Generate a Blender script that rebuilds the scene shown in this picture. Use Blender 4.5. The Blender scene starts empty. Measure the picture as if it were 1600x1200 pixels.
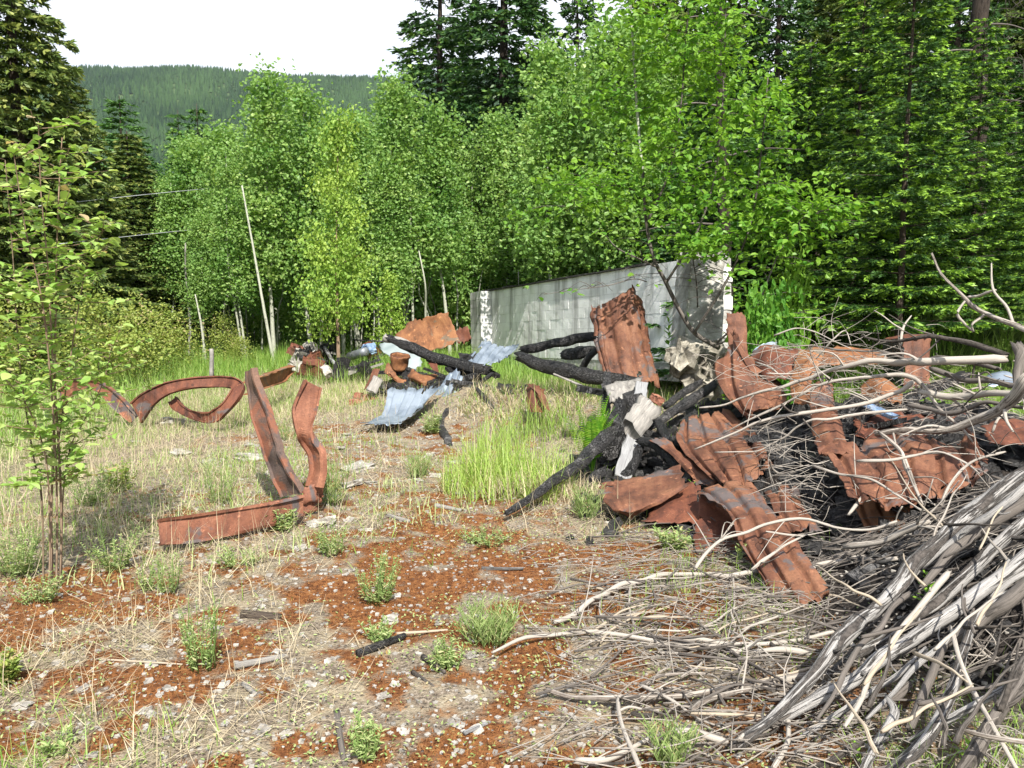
import bpy, math, random
import numpy as np
from mathutils import Vector, Matrix, Euler

random.seed(7)
rng = np.random.default_rng(7)
S = bpy.context.scene
COL = S.collection
PI = math.pi

# ------------------------------------------------------------------ camera
F = 1256.0                       # focal length in photograph pixels (1600 wide)
CZ = 1.6
PITCH = math.atan(130 / F)
cam_d = bpy.data.cameras.new('camera')
cam_d.sensor_width = 36.0
cam_d.lens = 36.0 * F / 1600.0
cam_d.clip_start = 0.05
cam_d.clip_end = 9000
cam = bpy.data.objects.new('camera', cam_d)
COL.objects.link(cam)
cam.location = (0, 0, CZ)
cam.rotation_euler = (PI / 2 - PITCH, 0, 0)
S.camera = cam

# ------------------------------------------------------------------ light
TO_SUN = Vector((0.20, -0.76, 0.86)).normalized()
SUN_EL = math.asin(TO_SUN.z)
SUN_AZ = math.atan2(TO_SUN.x, TO_SUN.y)      # clockwise from +Y
w = bpy.data.worlds.new('World')
S.world = w
w.use_nodes = True
nt = w.node_tree
nt.nodes.clear()
sky = nt.nodes.new('ShaderNodeTexSky')
sky.sky_type = 'NISHITA'
sky.sun_disc = False
sky.sun_elevation = SUN_EL
sky.sun_rotation = SUN_AZ
sky.altitude = 500
sky.air_density = 1.0
sky.dust_density = 3.0
bg = nt.nodes.new('ShaderNodeBackground')
bg.inputs['Strength'].default_value = 0.12
wo = nt.nodes.new('ShaderNodeOutputWorld')
# thin bright cloud over the whole sky, with a few blue gaps
tc = nt.nodes.new('ShaderNodeTexCoord')
cn = nt.nodes.new('ShaderNodeTexNoise')
cn.inputs['Scale'].default_value = 1.6
cn.inputs['Detail'].default_value = 5
cr = nt.nodes.new('ShaderNodeMapRange')
cr.inputs['From Min'].default_value = 0.34
cr.inputs['From Max'].default_value = 0.56
cr.inputs['To Min'].default_value = 0.1
cr.inputs['To Max'].default_value = 0.92
cm = nt.nodes.new('ShaderNodeMix')
cm.data_type = 'RGBA'
cm.inputs['B'].default_value = (5.3, 5.5, 5.9, 1)
nt.links.new(tc.outputs['Generated'], cn.inputs['Vector'])
nt.links.new(cn.outputs['Fac'], cr.inputs['Value'])
nt.links.new(cr.outputs['Result'], cm.inputs['Factor'])
nt.links.new(sky.outputs['Color'], cm.inputs['A'])
nt.links.new(cm.outputs['Result'], bg.inputs['Color'])
nt.links.new(bg.outputs['Background'], wo.inputs['Surface'])

sd = bpy.data.lights.new('sun', 'SUN')
sd.energy = 5.0
sd.angle = math.radians(0.53)
sd.color = (1.0, 0.95, 0.86)
sun = bpy.data.objects.new('sun', sd)
COL.objects.link(sun)
sun.rotation_euler = (-TO_SUN).to_track_quat('-Z', 'Y').to_euler()
sun.location = (8, -10, 14)

vs = S.view_settings
vs.view_transform = 'Standard'
vs.look = 'None'
vs.exposure = 1.02
vs.gamma = 1.0
vs.use_curve_mapping = False
S.cycles.max_bounces = 6
S.cycles.diffuse_bounces = 3
S.cycles.glossy_bounces = 2
S.cycles.transmission_bounces = 4
S.cycles.transparent_max_bounces = 4
S.cycles.use_denoising = True
S.cycles.denoiser = 'OPENIMAGEDENOISE'
S.cycles.denoising_prefilter = 'ACCURATE'

# ------------------------------------------------------------------ noise
def _h(ix, iy, iz, s):
    a = (ix.astype(np.int64) * 374761393 + iy.astype(np.int64) * 668265263 + iz.astype(np.int64) * 2147483647 + s * 974634777) & 0xFFFFFFFF
    a = ((a ^ (a >> 13)) * 1274126177) & 0xFFFFFFFF
    a = a ^ (a >> 16)
    return (a & 0xFFFFFF) / float(0xFFFFFF)

def vnoise(x, y, z=0.0, s=0):
    x, y, z = np.broadcast_arrays(np.asarray(x, float), np.asarray(y, float), np.asarray(z, float))
    ix, iy, iz = np.floor(x), np.floor(y), np.floor(z)
    fx, fy, fz = x - ix, y - iy, z - iz
    fx, fy, fz = [f * f * (3 - 2 * f) for f in (fx, fy, fz)]
    r = 0
    for dx in (0, 1):
        for dy in (0, 1):
            for dz in (0, 1):
                wgt = (fx if dx else 1 - fx) * (fy if dy else 1 - fy) * (fz if dz else 1 - fz)
                r = r + wgt * _h(ix + dx, iy + dy, iz + dz, s)
    return r * 2 - 1

def fbm(x, y, z=0.0, s=0, o=3):
    r, a, f = 0, 1.0, 1.0
    for k in range(o):
        r = r + a * vnoise(np.asarray(x) * f, np.asarray(y) * f, np.asarray(z) * f, s + k)
        a *= 0.5
        f *= 2.03
    return r

def cl(a):
    return np.clip(a, 0, 1)

def sstep(a, b, x):
    t = np.clip((x - a) / (b - a), 0, 1)
    return t * t * (3 - 2 * t)

# ------------------------------------------------------------------ terrain height
def seg_d(x, y, a, b):
    ax, ay = a; bx, by = b
    t = np.clip(((x - ax) * (bx - ax) + (y - ay) * (by - ay)) / ((bx - ax) ** 2 + (by - ay) ** 2), 0, 1)
    return np.hypot(x - ax - t * (bx - ax), y - ay - t * (by - ay))

def mound(x, y, cx, cy, rx, ry, h, p=1.3):
    r2 = ((x - cx) / rx) ** 2 + ((y - cy) / ry) ** 2
    return h * np.clip(1 - r2, 0, 1) ** p

def piles(x, y):
    a = mound(x, y, 3.6, 7.2, 2.5, 2.5, 0.62)
    b = mound(x, y, 4.3, 4.0, 2.6, 2.0, 0.85)
    m = np.maximum(a, b)
    c = 0.42 * np.exp(-(seg_d(x, y, (-1.5, 12.6), (1.9, 8.8)) / 0.85) ** 2)
    d = 0.25 * np.exp(-(seg_d(x, y, (-4.6, 18.2), (-2.4, 17.2)) / 1.0) ** 2)
    return m, c, d

def H(x, y, fine=True):
    x = np.asarray(x, float); y = np.asarray(y, float)
    m, c, d = piles(x, y)
    z = m + c + d
    near = 1 - sstep(25, 60, np.hypot(x, y))
    z = z - 0.03 * near + near * (0.045 * fbm(x * 0.45, y * 0.45, 0, 3, 3))
    if fine:
        n2 = 1 - sstep(12, 22, np.hypot(x, y))
        z = z + n2 * (0.018 * fbm(x * 4.0, y * 4.0, 0, 9, 3)) + n2 * m * 0.08 * fbm(x * 3, y * 3, 0, 19, 2)
    z = z + 1.25 * sstep(2.6, 7.5, x) * sstep(8.3, 11.5, y)
    z = z + 0.9 * sstep(5, 14, x) * sstep(5, 12, y)
    z = z + 0.02 * np.clip(y - 19, 0, 60)
    z = z + 0.03 * np.clip(np.hypot(x, y) - 90, 0, 500)
    return z

def ray(px, py):
    u = (px - 800) / F
    v = (600 - py) / F
    return u, math.cos(PITCH) + v * math.sin(PITCH), -math.sin(PITCH) + v * math.cos(PITCH)

def P(px, py, d):
    """the point seen at (px, py) of the photograph at distance d ahead"""
    dx, dy, dz = ray(px, py)
    k = d / dy
    return Vector((dx * k, d, CZ + dz * k))

_ys = np.concatenate([np.linspace(1.6, 12, 700), np.linspace(12.02, 60, 700)])
def G(px, py, lift=0.0):
    """the point where the view ray through (px, py) meets the ground (+lift)"""
    dx, dy, dz = ray(px, py)
    k = _ys / dy
    xs, zs = dx * k, CZ + dz * k
    hit = np.nonzero(zs <= H(xs, _ys, False) + lift)[0]
    i = hit[0] if len(hit) else 700
    return Vector((xs[i], _ys[i], zs[i]))

def on_ground(x, y, lift=0.0):
    return Vector((x, y, float(H(x, y)) + lift))

# ------------------------------------------------------------------ object helpers
def tag(o, label=None, cat=None, group=None, kind=None):
    if label: o['label'] = label
    if cat: o['category'] = cat
    if group: o['group'] = group
    if kind: o['kind'] = kind
    return o

def mesh(name, V, Fs, mat, uv=None, tint=None, smooth=True):
    V = np.asarray(V, np.float32).reshape(-1, 3)
    if isinstance(Fs, np.ndarray):
        Fs = [Fs]
    Fs = [np.asarray(f, np.int32) for f in Fs if len(f)]
    me = bpy.data.meshes.new(name)
    nl = sum(f.size for f in Fs); nf = sum(len(f) for f in Fs)
    me.vertices.add(len(V)); me.loops.add(nl); me.polygons.add(nf)
    me.vertices.foreach_set('co', V.ravel())
    li = np.concatenate([f.ravel() for f in Fs])
    tot = np.concatenate([np.full(len(f), f.shape[1], np.int32) for f in Fs])
    st = np.concatenate([[0], np.cumsum(tot)[:-1]]).astype(np.int32)
    me.loops.foreach_set('vertex_index', li)
    me.polygons.foreach_set('loop_start', st)
    me.polygons.foreach_set('loop_total', tot)
    me.polygons.foreach_set('use_smooth', np.full(nf, bool(smooth)))
    if uv is not None:
        ul = me.uv_layers.new(name='UVMap')
        ul.data.foreach_set('uv', np.asarray(uv, np.float32)[li].ravel())
    if tint is not None:
        at = me.attributes.new('tint', 'FLOAT', 'POINT')
        at.data.foreach_set('value', np.asarray(tint, np.float32))
    me.update(calc_edges=True)
    me.validate(clean_customdata=False)
    if mat: me.materials.append(mat)
    return me

def empty(name, loc, label=None, cat=None, group=None):
    o = bpy.data.objects.new(name, None)
    o.empty_display_size = 0.2
    COL.objects.link(o)
    o.location = loc
    return tag(o, label, cat, group)

def put(name, geo, mat, parent=None, loc=None, smooth=True):
    """geo = (V, F[, uv[, tint]]) in world coordinates -> ONE mesh object with its origin at its base (or at the parent)"""
    V = np.asarray(geo[0], float).reshape(-1, 3)
    uv = geo[2] if len(geo) > 2 else None
    tint = geo[3] if len(geo) > 3 else None
    if parent is not None:
        root = parent
        base = Vector((0, 0, 0))
        q = parent
        while q is not None:
            base += q.location
            q = q.parent
    else:
        base = Vector(loc) if loc is not None else Vector((V[:, 0].mean(), V[:, 1].mean(), V[:, 2].min()))
    me = mesh(name, V - np.array(base), geo[1], mat, uv, tint, smooth)
    o = bpy.data.objects.new(name, me)
    COL.objects.link(o)
    if parent is not None:
        o.parent = parent
    else:
        o.location = base
    return o

def copy_tree(o, parent=None):
    c = o.copy()
    COL.objects.link(c)
    if parent is not None:
        c.parent = parent
    for ch in list(o.children):
        copy_tree(ch, c)
    return c

def join(parts):
    """parts = list of (V, F, uv, tint) -> one"""
    Vs, F3, F4, U, T = [], [], [], [], []
    n = 0
    for p in parts:
        V = np.asarray(p[0], float).reshape(-1, 3)
        Vs.append(V)
        fl = p[1] if isinstance(p[1], list) else [p[1]]
        for f in fl:
            f = np.asarray(f)
            if len(f) == 0: continue
            (F3 if f.shape[1] == 3 else F4).append(f + n)
        U.append(p[2] if len(p) > 2 and p[2] is not None else np.zeros((len(V), 2)))
        T.append(p[3] if len(p) > 3 and p[3] is not None else np.zeros(len(V)))
        n += len(V)
    Fs = []
    if F3: Fs.append(np.concatenate(F3))
    if F4: Fs.append(np.concatenate(F4))
    return np.concatenate(Vs), Fs, np.concatenate(U), np.concatenate(T)

# ------------------------------------------------------------------ shape builders
def spline(pts, n):
    """Catmull-Rom through pts (k,m) resampled to n"""
    p = np.asarray([tuple(q) for q in pts], float)
    if len(p) == 2:
        t = np.linspace(0, 1, n)[:, None]
        return p[0] * (1 - t) + p[1] * t
    q = np.vstack([2 * p[0] - p[1], p, 2 * p[-1] - p[-2]])
    t = np.linspace(0, len(p) - 1 - 1e-6, n)
    i = t.astype(int); f = (t - i)[:, None]
    a, b, c, d = q[i], q[i + 1], q[i + 2], q[i + 3]
    return 0.5 * (2 * b + (c - a) * f + (2 * a - 5 * b + 4 * c - d) * f ** 2 + (3 * b - a - 3 * c + d) * f ** 3)

def unit(v):
    return v / np.maximum(np.linalg.norm(v, axis=-1, keepdims=True), 1e-9)

def tube(pts, r0, r1=None, sides=8, seg=None, rough=0.0, seed=0, rs=None, rf=1.0, knots=0, flat=1.0, jag=0.0):
    """tapered wobbly tube along pts; rs = radii per control point; closed ends"""
    pts = np.asarray([tuple(q) for q in pts], float)
    L = np.linalg.norm(np.diff(pts, axis=0), axis=1).sum()
    if seg is None:
        seg = int(max(len(pts) * 2, min(60, L / 0.07)))
    C = spline(pts, seg)
    if rs is not None:
        R = spline(np.asarray(rs, float)[:, None], seg)[:, 0]
    else:
        R = np.linspace(r0, r0 if r1 is None else r1, seg)
    if rough:
        C = C + (np.stack([vnoise(C[:, 0] * 5 + k * 31, C[:, 1] * 5, C[:, 2] * 5, seed + k) for k in range(3)], 1)) * (R[:, None] * 0.35 * min(1, rough * 6))
    T = unit(np.gradient(C, axis=0))
    ref = np.array([0.0, 0.0, 1.0]) if abs(T[:, 2]).mean() < 0.85 else np.array([1.0, 0.0, 0.0])
    A = unit(np.cross(T, ref)); Bn = np.cross(T, A)
    th = np.arange(sides) * 2 * PI / sides
    if rough:
        cs = np.cumsum(np.concatenate([[0], np.linalg.norm(np.diff(C, axis=0), axis=1)]))
        nz = fbm(np.cos(th)[None, :] * rf + 7 * seed, np.sin(th)[None, :] * rf + seed * 0.37, cs[:, None] * 3.0 * rf, seed, 3)
        RR = R[:, None] * (1 + rough * nz)
        for k in range(knots):
            ki, ka = random.uniform(0.05, .95) * L, random.uniform(0, 2 * PI)
            RR = RR + R[:, None] * 0.45 * np.exp(-((cs[:, None] - ki) / 0.05) ** 2) * np.exp(-(np.angle(np.exp(1j * (th[None, :] - ka))) / 0.5) ** 2)
    else:
        RR = np.repeat(R[:, None], sides, 1)
    V = C[:, None, :] + RR[:, :, None] * (np.cos(th)[None, :, None] * A[:, None, :] + flat * np.sin(th)[None, :, None] * Bn[:, None, :])
    cl = np.cumsum(np.concatenate([[0], np.linalg.norm(np.diff(C, axis=0), axis=1)]))
    uv = np.stack(np.broadcast_arrays(np.abs(th[None, :] / PI - 1), cl[:, None]), -1).reshape(-1, 2)
    if jag:
        for e, sg in ((0, -1), (-1, 1)):
            V[e] += T[e] * sg * (R[e] * jag * np.array([random.uniform(-.4, 1.6) for _ in range(sides)]))[:, None]
            V[e] = C[e] + (V[e] - C[e]) * np.array([random.uniform(.55, 1.0) for _ in range(sides)])[:, None]
    V = V.reshape(-1, 3)
    i = np.arange(seg - 1)[:, None]; j = np.arange(sides)[None, :]; j2 = (j + 1) % sides
    Q = np.stack(np.broadcast_arrays(i * sides + j, i * sides + j2, (i + 1) * sides + j2, (i + 1) * sides + j), -1).reshape(-1, 4)
    n = len(V)
    V = np.vstack([V, C[0], C[-1]])
    uv = np.vstack([uv, [0, 0], [0, cl[-1]]])
    jj = np.arange(sides)
    cap0 = np.stack([np.full(sides, n), (jj + 1) % sides, jj], 1)
    o = (seg - 1) * sides
    cap1 = np.stack([np.full(sides, n + 1), o + jj, o + (jj + 1) % sides], 1)
    return V, [Q, np.vstack([cap0, cap1])], uv, np.zeros(len(V))

def grid_faces(nu, nv, off=0):
    i = np.arange(nv - 1)[:, None]; j = np.arange(nu - 1)[None, :]
    return np.stack(np.broadcast_arrays(i * nu + j, i * nu + j + 1, (i + 1) * nu + j + 1, (i + 1) * nu + j), -1).reshape(-1, 4) + off

def sheet(ctrl, nu=40, nv=24, rib=0.0, ribs=5, ribw=0.16, crumple=0.01, seed=0, thick=0.004, ragged=0.0, wave=False):
    """bent thin sheet through a grid of control points (rows run ALONG the ribs, columns ACROSS them)"""
    ctrl = [[tuple(q) for q in row] for row in ctrl]
    rows = [spline(r, nu) for r in ctrl]
    C = np.stack(rows, 0)
    W = np.stack([spline(C[:, j], nv) for j in range(nu)], 1)       # nv, nu, 3
    u = np.linspace(0, 1, nu)
    if ragged:
        for e, inn in ((0, 1), (-1, -2)):
            W[e] = W[e] + unit(W[e] - W[inn]) * (ragged * fbm(u * 9, 0, 0, seed + 5 + e, 3))[:, None]
    jv = np.linspace(0, 1, nv)
    for e, inn in ((0, 1), (-1, -2)):
        W[:, e] = W[:, e] + unit(W[:, e] - W[:, inn]) * (np.linalg.norm(W[:, e] - W[:, inn], axis=-1) * .8 * fbm(jv * 11, 3.0 + e, 0, seed + 15, 3))[:, None]
        W[e] = W[e] + unit(W[e] - W[inn]) * (np.linalg.norm(W[e] - W[inn], axis=-1) * .8 * fbm(u * 13, 6.0 + e, 0, seed + 16, 3))[:, None]
    du = np.gradient(W, axis=1); dv = np.gradient(W, axis=0)
    N = unit(np.cross(du, dv))
    prof = np.zeros(nu)
    if rib:
        ph = (u * ribs) % 1.0
        if wave:
            prof = rib * np.sin(ph * 2 * PI) * 0.5
        else:
            d = np.abs(ph - 0.5)
            prof = rib * sstep(ribw, ribw * 0.45, d)
    rdg = 1 - np.abs(vnoise(W[..., 0] * 3.6, W[..., 1] * 3.6, W[..., 2] * 3.6, seed + 50)) * 2.2
    rd2 = 1 - np.abs(vnoise(W[..., 0] * 8, W[..., 1] * 8, W[..., 2] * 8, seed + 60)) * 2.2
    D = prof[None, :] + crumple * (.6 * fbm(W[..., 0] * 5, W[..., 1] * 5, W[..., 2] * 5, seed, 3) + 1.1 * rdg + .4 * rd2)
    Wt = W + N * D[..., None]
    Wb = Wt - N * thick
    V = np.vstack([Wt.reshape(-1, 3), Wb.reshape(-1, 3)])
    n = nu * nv
    a = grid_faces(nu, nv); b = grid_faces(nu, nv, n)[:, ::-1]
    rim = [np.arange(nu), np.arange(nv) * nu + nu - 1, (nv - 1) * nu + np.arange(nu)[::-1], np.arange(nv)[::-1] * nu]
    fu = (a[:, 0] % nu + .5) / (nu - 1); fv = (a[:, 0] // nu + .5) / (nv - 1)
    ed = np.minimum(np.minimum(fu, 1 - fu), np.minimum(fv, 1 - fv))
    keepf = fbm(fu * nu / 4.5, fv * nv / 4.5, 0, seed + 70, 2) < .62 + ed * 3.2
    if thick > .008: keepf[:] = True
    a, b = a[keepf], b[keepf]
    used = np.zeros(n, bool); used[a.ravel()] = True
    E = []
    for r in rim:
        kk = used[r[1:]] & used[r[:-1]]
        E.append(np.stack([r[1:], r[:-1], r[:-1] + n, r[1:] + n], 1)[kk])
    su = np.linalg.norm(np.diff(W[nv // 2], axis=0), axis=1).sum(); sv = np.linalg.norm(np.diff(W[:, nu // 2], axis=0), axis=1).sum()
    uv = np.stack(np.broadcast_arrays(u[None, :] * su, np.linspace(0, sv, nv)[:, None]), -1).reshape(-1, 2)
    return V, [np.vstack([a, b] + E)], np.vstack([uv, uv]), np.zeros(2 * n)

def ibeam(ea, eb, n=60, bf=0.10, t=0.009, crumple=0.014, seed=0):
    """rolled steel joist swept between its two web edges ea and eb (lists of points)"""
    A = spline(ea, n); Bq = spline(eb, n)
    C = (A + Bq) / 2; Wd = (Bq - A) / 2
    T = unit(np.gradient(C, axis=0))
    hw = np.linalg.norm(Wd, axis=1, keepdims=True)
    Wu = unit(Wd)
    Nn = unit(np.cross(T, Wu))
    C = C + Nn * (crumple * fbm(C[:, 0] * 6, C[:, 1] * 6, C[:, 2] * 6, seed, 2))[:, None]
    b = bf / 2
    prof = [(-1, -b, -t), (-1, b, -t), (-1, b, t), (-1, t / 2, t), (1, t / 2, -t), (1, b, -t), (1, b, t), (1, -b, t), (1, -b, -t), (1, -t / 2, -t), (-1, -t / 2, t), (-1, -b, t)]
    k = len(prof)
    V = np.zeros((n, k, 3))
    for i, (s, x, off) in enumerate(prof):
        wob = (1 + 0.45 * vnoise(C[:, 0] * 4, C[:, 1] * 4, i, seed))[:, None]
        V[:, i] = C + Wu * (s * hw + off) + Nn * x * wob
    i = np.arange(n - 1)[:, None]; j = np.arange(k)[None, :]; j2 = (j + 1) % k
    Q = np.stack(np.broadcast_arrays(i * k + j, i * k + j2, (i + 1) * k + j2, (i + 1) * k + j), -1).reshape(-1, 4)
    caps = []
    for o in (0, (n - 1) * k):
        caps += [[o + 0, o + 1, o + 2, o + 11], [o + 2, o + 3, o + 10, o + 11], [o + 3, o + 4, o + 9, o + 10], [o + 4, o + 5, o + 8, o + 9], [o + 5, o + 6, o + 7, o + 8]]
    V = V.reshape(-1, 3)
    return V, [np.vstack([Q, np.array(caps)])], V[:, :2] * 1.0, np.zeros(len(V))

def chunk(c, size, rot=(0, 0, 0), rough=0.15, seed=0, sub=3):
    """rough-edged block (plank, brick, lump) with a little unevenness"""
    sx, sy, sz = [s / 2 for s in size]
    ax = [np.linspace(-1, 1, sub + 1)] * 3
    V = []; idx = {}
    Fq = []
    def vid(p):
        key = tuple(np.round(p, 4))
        if key not in idx:
            idx[key] = len(V); V.append(p)
        return idx[key]
    for a in range(3):
        for s in (-1, 1):
            for i in range(sub):
                for j in range(sub):
                    q = []
                    for (di, dj) in ((0, 0), (1, 0), (1, 1), (0, 1)):
                        p = [0, 0, 0]
                        p[a] = s; p[(a + 1) % 3] = ax[0][i + di]; p[(a + 2) % 3] = ax[0][j + dj]
                        q.append(vid(p))
                    Fq.append(q if s > 0 else q[::-1])
    V = np.array(V, float)
    uvw = V.copy()
    V = V * np.array([sx, sy, sz])
    m = min(sx, sy, sz)
    for k in range(3):
        V[:, k] += rough * m * 2 * fbm(uvw[:, 0] * 1.7 + seed * 3.1, uvw[:, 1] * 1.7, uvw[:, 2] * 1.7 + k * 9, seed, 2)
    R = np.array(Euler(rot).to_matrix())
    V = V @ R.T + np.array(c)
    return V, [np.array(Fq)], np.stack([uvw[:, 1] * .5 + uvw[:, 2] * .5, uvw[:, 0] * sx], 1), np.zeros(len(V))

def board(p, q, wdt, thk, up=(0, 0, 1), seed=0, rough=0.12, seg=8):
    """plank from p to q"""
    p = np.array(p); q = np.array(q)
    T = unit(q - p); A = unit(np.cross(T, np.array(up, float))); Bn = np.cross(A, T)
    s = np.linspace(0, 1, seg)[:, None]
    C = p * (1 - s) + q * s
    V = np.zeros((seg, 8, 3))
    pr = [(-1, -1), (-.3, -1.05), (.3, -.95), (1, -1), (1, 1), (.3, 1.05), (-.3, .95), (-1, 1)]
    for i, (a, b) in enumerate(pr):
        wob = 1 + rough * vnoise(s[:, 0] * 7, i * 3.3, seed, seed)
        V[:, i] = C + A * (a * wdt / 2 * wob)[:, None] + Bn * (b * thk / 2 * (1 + rough * vnoise(s[:, 0] * 5, i, 4 + seed, seed)))[:, None]
    V[0] += T * (rough * 0.5 * np.array([random.uniform(-1, 1) for _ in range(8)]))[:, None] * wdt
    V[-1] += T * (rough * 0.8 * np.array([random.uniform(-1, 1) for _ in range(8)]))[:, None] * wdt
    k = 8
    i = np.arange(seg - 1)[:, None]; j = np.arange(k)[None, :]; j2 = (j + 1) % k
    Q = np.stack(np.broadcast_arrays(i * k + j, i * k + j2, (i + 1) * k + j2, (i + 1) * k + j), -1).reshape(-1, 4)
    caps = []
    for o, rv in ((0, 1), ((seg - 1) * k, -1)):
        for a in ([0, 1, 6, 7], [1, 2, 5, 6], [2, 3, 4, 5]):
            c = [o + z for z in a]
            caps.append(c[::rv])
    L = np.linalg.norm(q - p)
    uv = np.stack(np.broadcast_arrays(np.array([0, .3, .6, 1, 1, .6, .3, 0])[None, :] * 0.6, s * L), -1).reshape(-1, 2)
    return V.reshape(-1, 3), [np.vstack([Q, np.array(caps)])], uv, np.zeros(seg * k)

def blades(base, head, lean, length, width, bend, seg=3, tint=None):
    """grass blades: all arguments arrays of N"""
    N = len(base)
    t = np.linspace(0, 1, seg + 1)
    hx, hy = np.cos(head), np.sin(head)
    out = np.stack([hx, hy, np.zeros(N)], 1); sidev = np.stack([-hy, hx, np.zeros(N)], 1)
    V = np.zeros((N, 2 * seg + 1, 3))
    for k in range(seg + 1):
        ang = lean + bend * t[k]
        pos = base + (length * t[k])[:, None] * (out * np.sin(ang)[:, None] + np.array([0, 0, 1]) * np.cos(ang)[:, None])
        wv = (width * (1 - t[k] ** 1.5) * 0.5)[:, None] * sidev
        if k < seg:
            V[:, 2 * k] = pos - wv; V[:, 2 * k + 1] = pos + wv
        else:
            V[:, 2 * k] = pos
    o = (np.arange(N) * (2 * seg + 1))[:, None]
    Q = []
    for k in range(seg - 1):
        Q.append(o + np.array([[2 * k, 2 * k + 1, 2 * k + 3, 2 * k + 2]]))
    T3 = o + np.array([[2 * seg - 2, 2 * seg - 1, 2 * seg]])
    tn = np.repeat(tint if tint is not None else rng.random(N), 2 * seg + 1)
    Fs = [T3] + ([np.concatenate(Q)] if Q else [])
    return V.reshape(-1, 3), Fs, np.zeros((N * (2 * seg + 1), 2)), tn

def leafquads(pos, axis, nrm, ln, wd, tint=None, fold=0.15):
    """diamond-ish leaves: 5-vertex outline folded on the midrib"""
    N = len(pos)
    a = unit(axis); s = unit(np.cross(nrm, a)); n = np.cross(a, s)
    ln = np.broadcast_to(ln, N)[:, None]; wd = np.broadcast_to(wd, N)[:, None]
    V = np.zeros((N, 6, 3))
    V[:, 0] = pos
    V[:, 1] = pos + a * ln * 0.33 - s * wd * 0.5 + n * wd * fold
    V[:, 2] = pos + a * ln * 0.70 - s * wd * 0.36 + n * wd * fold
    V[:, 3] = pos + a * ln - n * ln * 0.08
    V[:, 4] = pos + a * ln * 0.70 + s * wd * 0.36 + n * wd * fold
    V[:, 5] = pos + a * ln * 0.33 + s * wd * 0.5 + n * wd * fold
    o = (np.arange(N) * 6)[:, None]
    Q = np.concatenate([o + np.array([[0, 3, 2, 1]]), o + np.array([[0, 5, 4, 3]])])
    tn = np.repeat(tint if tint is not None else rng.random(N), 6)
    return V.reshape(-1, 3), [Q], np.zeros((N * 6, 2)), tn

def rdir(n):
    return unit(rng.normal(size=(n, 3)))

# ------------------------------------------------------------------ materials
def new_mat(name):
    m = bpy.data.materials.new(name)
    m.use_nodes = True
    t = m.node_tree
    for nd in list(t.nodes):
        if nd.type != 'OUTPUT_MATERIAL':
            t.nodes.remove(nd)
    out = [nd for nd in t.nodes if nd.type == 'OUTPUT_MATERIAL'][0]
    return m, t, out

def nd(t, typ, **kw):
    n = t.nodes.new(typ)
    for k, v in kw.items():
        if k in n.inputs.keys():
            n.inputs[k].default_value = v
        else:
            setattr(n, k, v)
    return n

def lk(t, a, b):
    t.links.new(a, b)

def noise(t, vec, scale, detail=4, rough=0.55, dist=0.0):
    n = nd(t, 'ShaderNodeTexNoise', Scale=scale, Detail=detail, Roughness=rough, Distortion=dist)
    if vec is not None: lk(t, vec, n.inputs['Vector'])
    return n.outputs['Fac']

def ramp(t, fac, stops, interp='LINEAR'):
    n = t.nodes.new('ShaderNodeValToRGB')
    n.color_ramp.interpolation = interp
    e = n.color_ramp.elements
    while len(e) > 1: e.remove(e[-1])
    e[0].position, e[0].color = stops[0][0], (*stops[0][1], 1)
    for p, c in stops[1:]:
        x = e.new(p); x.color = (*c, 1)
    lk(t, fac, n.inputs['Fac'])
    return n.outputs['Color']

def rng_map(t, v, a, b, c=0.0, d=1.0):
    n = nd(t, 'ShaderNodeMapRange')
    n.inputs['From Min'].default_value = a; n.inputs['From Max'].default_value = b
    n.inputs['To Min'].default_value = c; n.inputs['To Max'].default_value = d
    lk(t, v, n.inputs['Value'])
    return n.outputs['Result']

def mixc(t, fac, a, b, mode='MIX'):
    n = t.nodes.new('ShaderNodeMix'); n.data_type = 'RGBA'; n.blend_type = mode
    for sock, v in (('Factor', fac), ('A', a), ('B', b)):
        if isinstance(v, (int, float)): n.inputs[sock].default_value = v
        elif isinstance(v, tuple): n.inputs[sock].default_value = (*v, 1)
        else: lk(t, v, n.inputs[sock])
    return n.outputs['Result']

def math_n(t, op, a, b=None):
    n = t.nodes.new('ShaderNodeMath'); n.operation = op
    for i, v in enumerate((a, b)):
        if v is None: continue
        if isinstance(v, (int, float)): n.inputs[i].default_value = v
        else: lk(t, v, n.inputs[i])
    return n.outputs[0]

def coords(t, kind='Object', scale=None):
    c = t.nodes.new('ShaderNodeTexCoord')
    if scale is None: return c.outputs[kind]
    m = t.nodes.new('ShaderNodeMapping')
    m.inputs['Scale'].default_value = scale
    lk(t, c.outputs[kind], m.inputs['Vector'])
    return m.outputs['Vector']

def wpos(t, scale=None):
    g = t.nodes.new('ShaderNodeNewGeometry').outputs['Position']
    if scale is None: return g
    m = t.nodes.new('ShaderNodeMapping')
    m.inputs['Scale'].default_value = scale
    lk(t, g, m.inputs['Vector'])
    return m.outputs['Vector']

def bsdf(t, out, color, rough=0.8, metal=0.0, spec=0.3, bump=None, bs=0.4, bd=0.01):
    p = t.nodes.new('ShaderNodeBsdfPrincipled')
    for k, v in (('Base Color', color), ('Roughness', rough), ('Metallic', metal), ('Specular IOR Level', spec)):
        if isinstance(v, (int, float)): p.inputs[k].default_value = v
        elif isinstance(v, tuple): p.inputs[k].default_value = (*v, 1)
        else: lk(t, v, p.inputs[k])
    if bump is not None:
        b = nd(t, 'ShaderNodeBump', Strength=bs, Distance=bd)
        lk(t, bump, b.inputs['Height'])
        lk(t, b.outputs['Normal'], p.inputs['Normal'])
    if out is not None: lk(t, p.outputs['BSDF'], out.inputs['Surface'])
    return p

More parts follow.
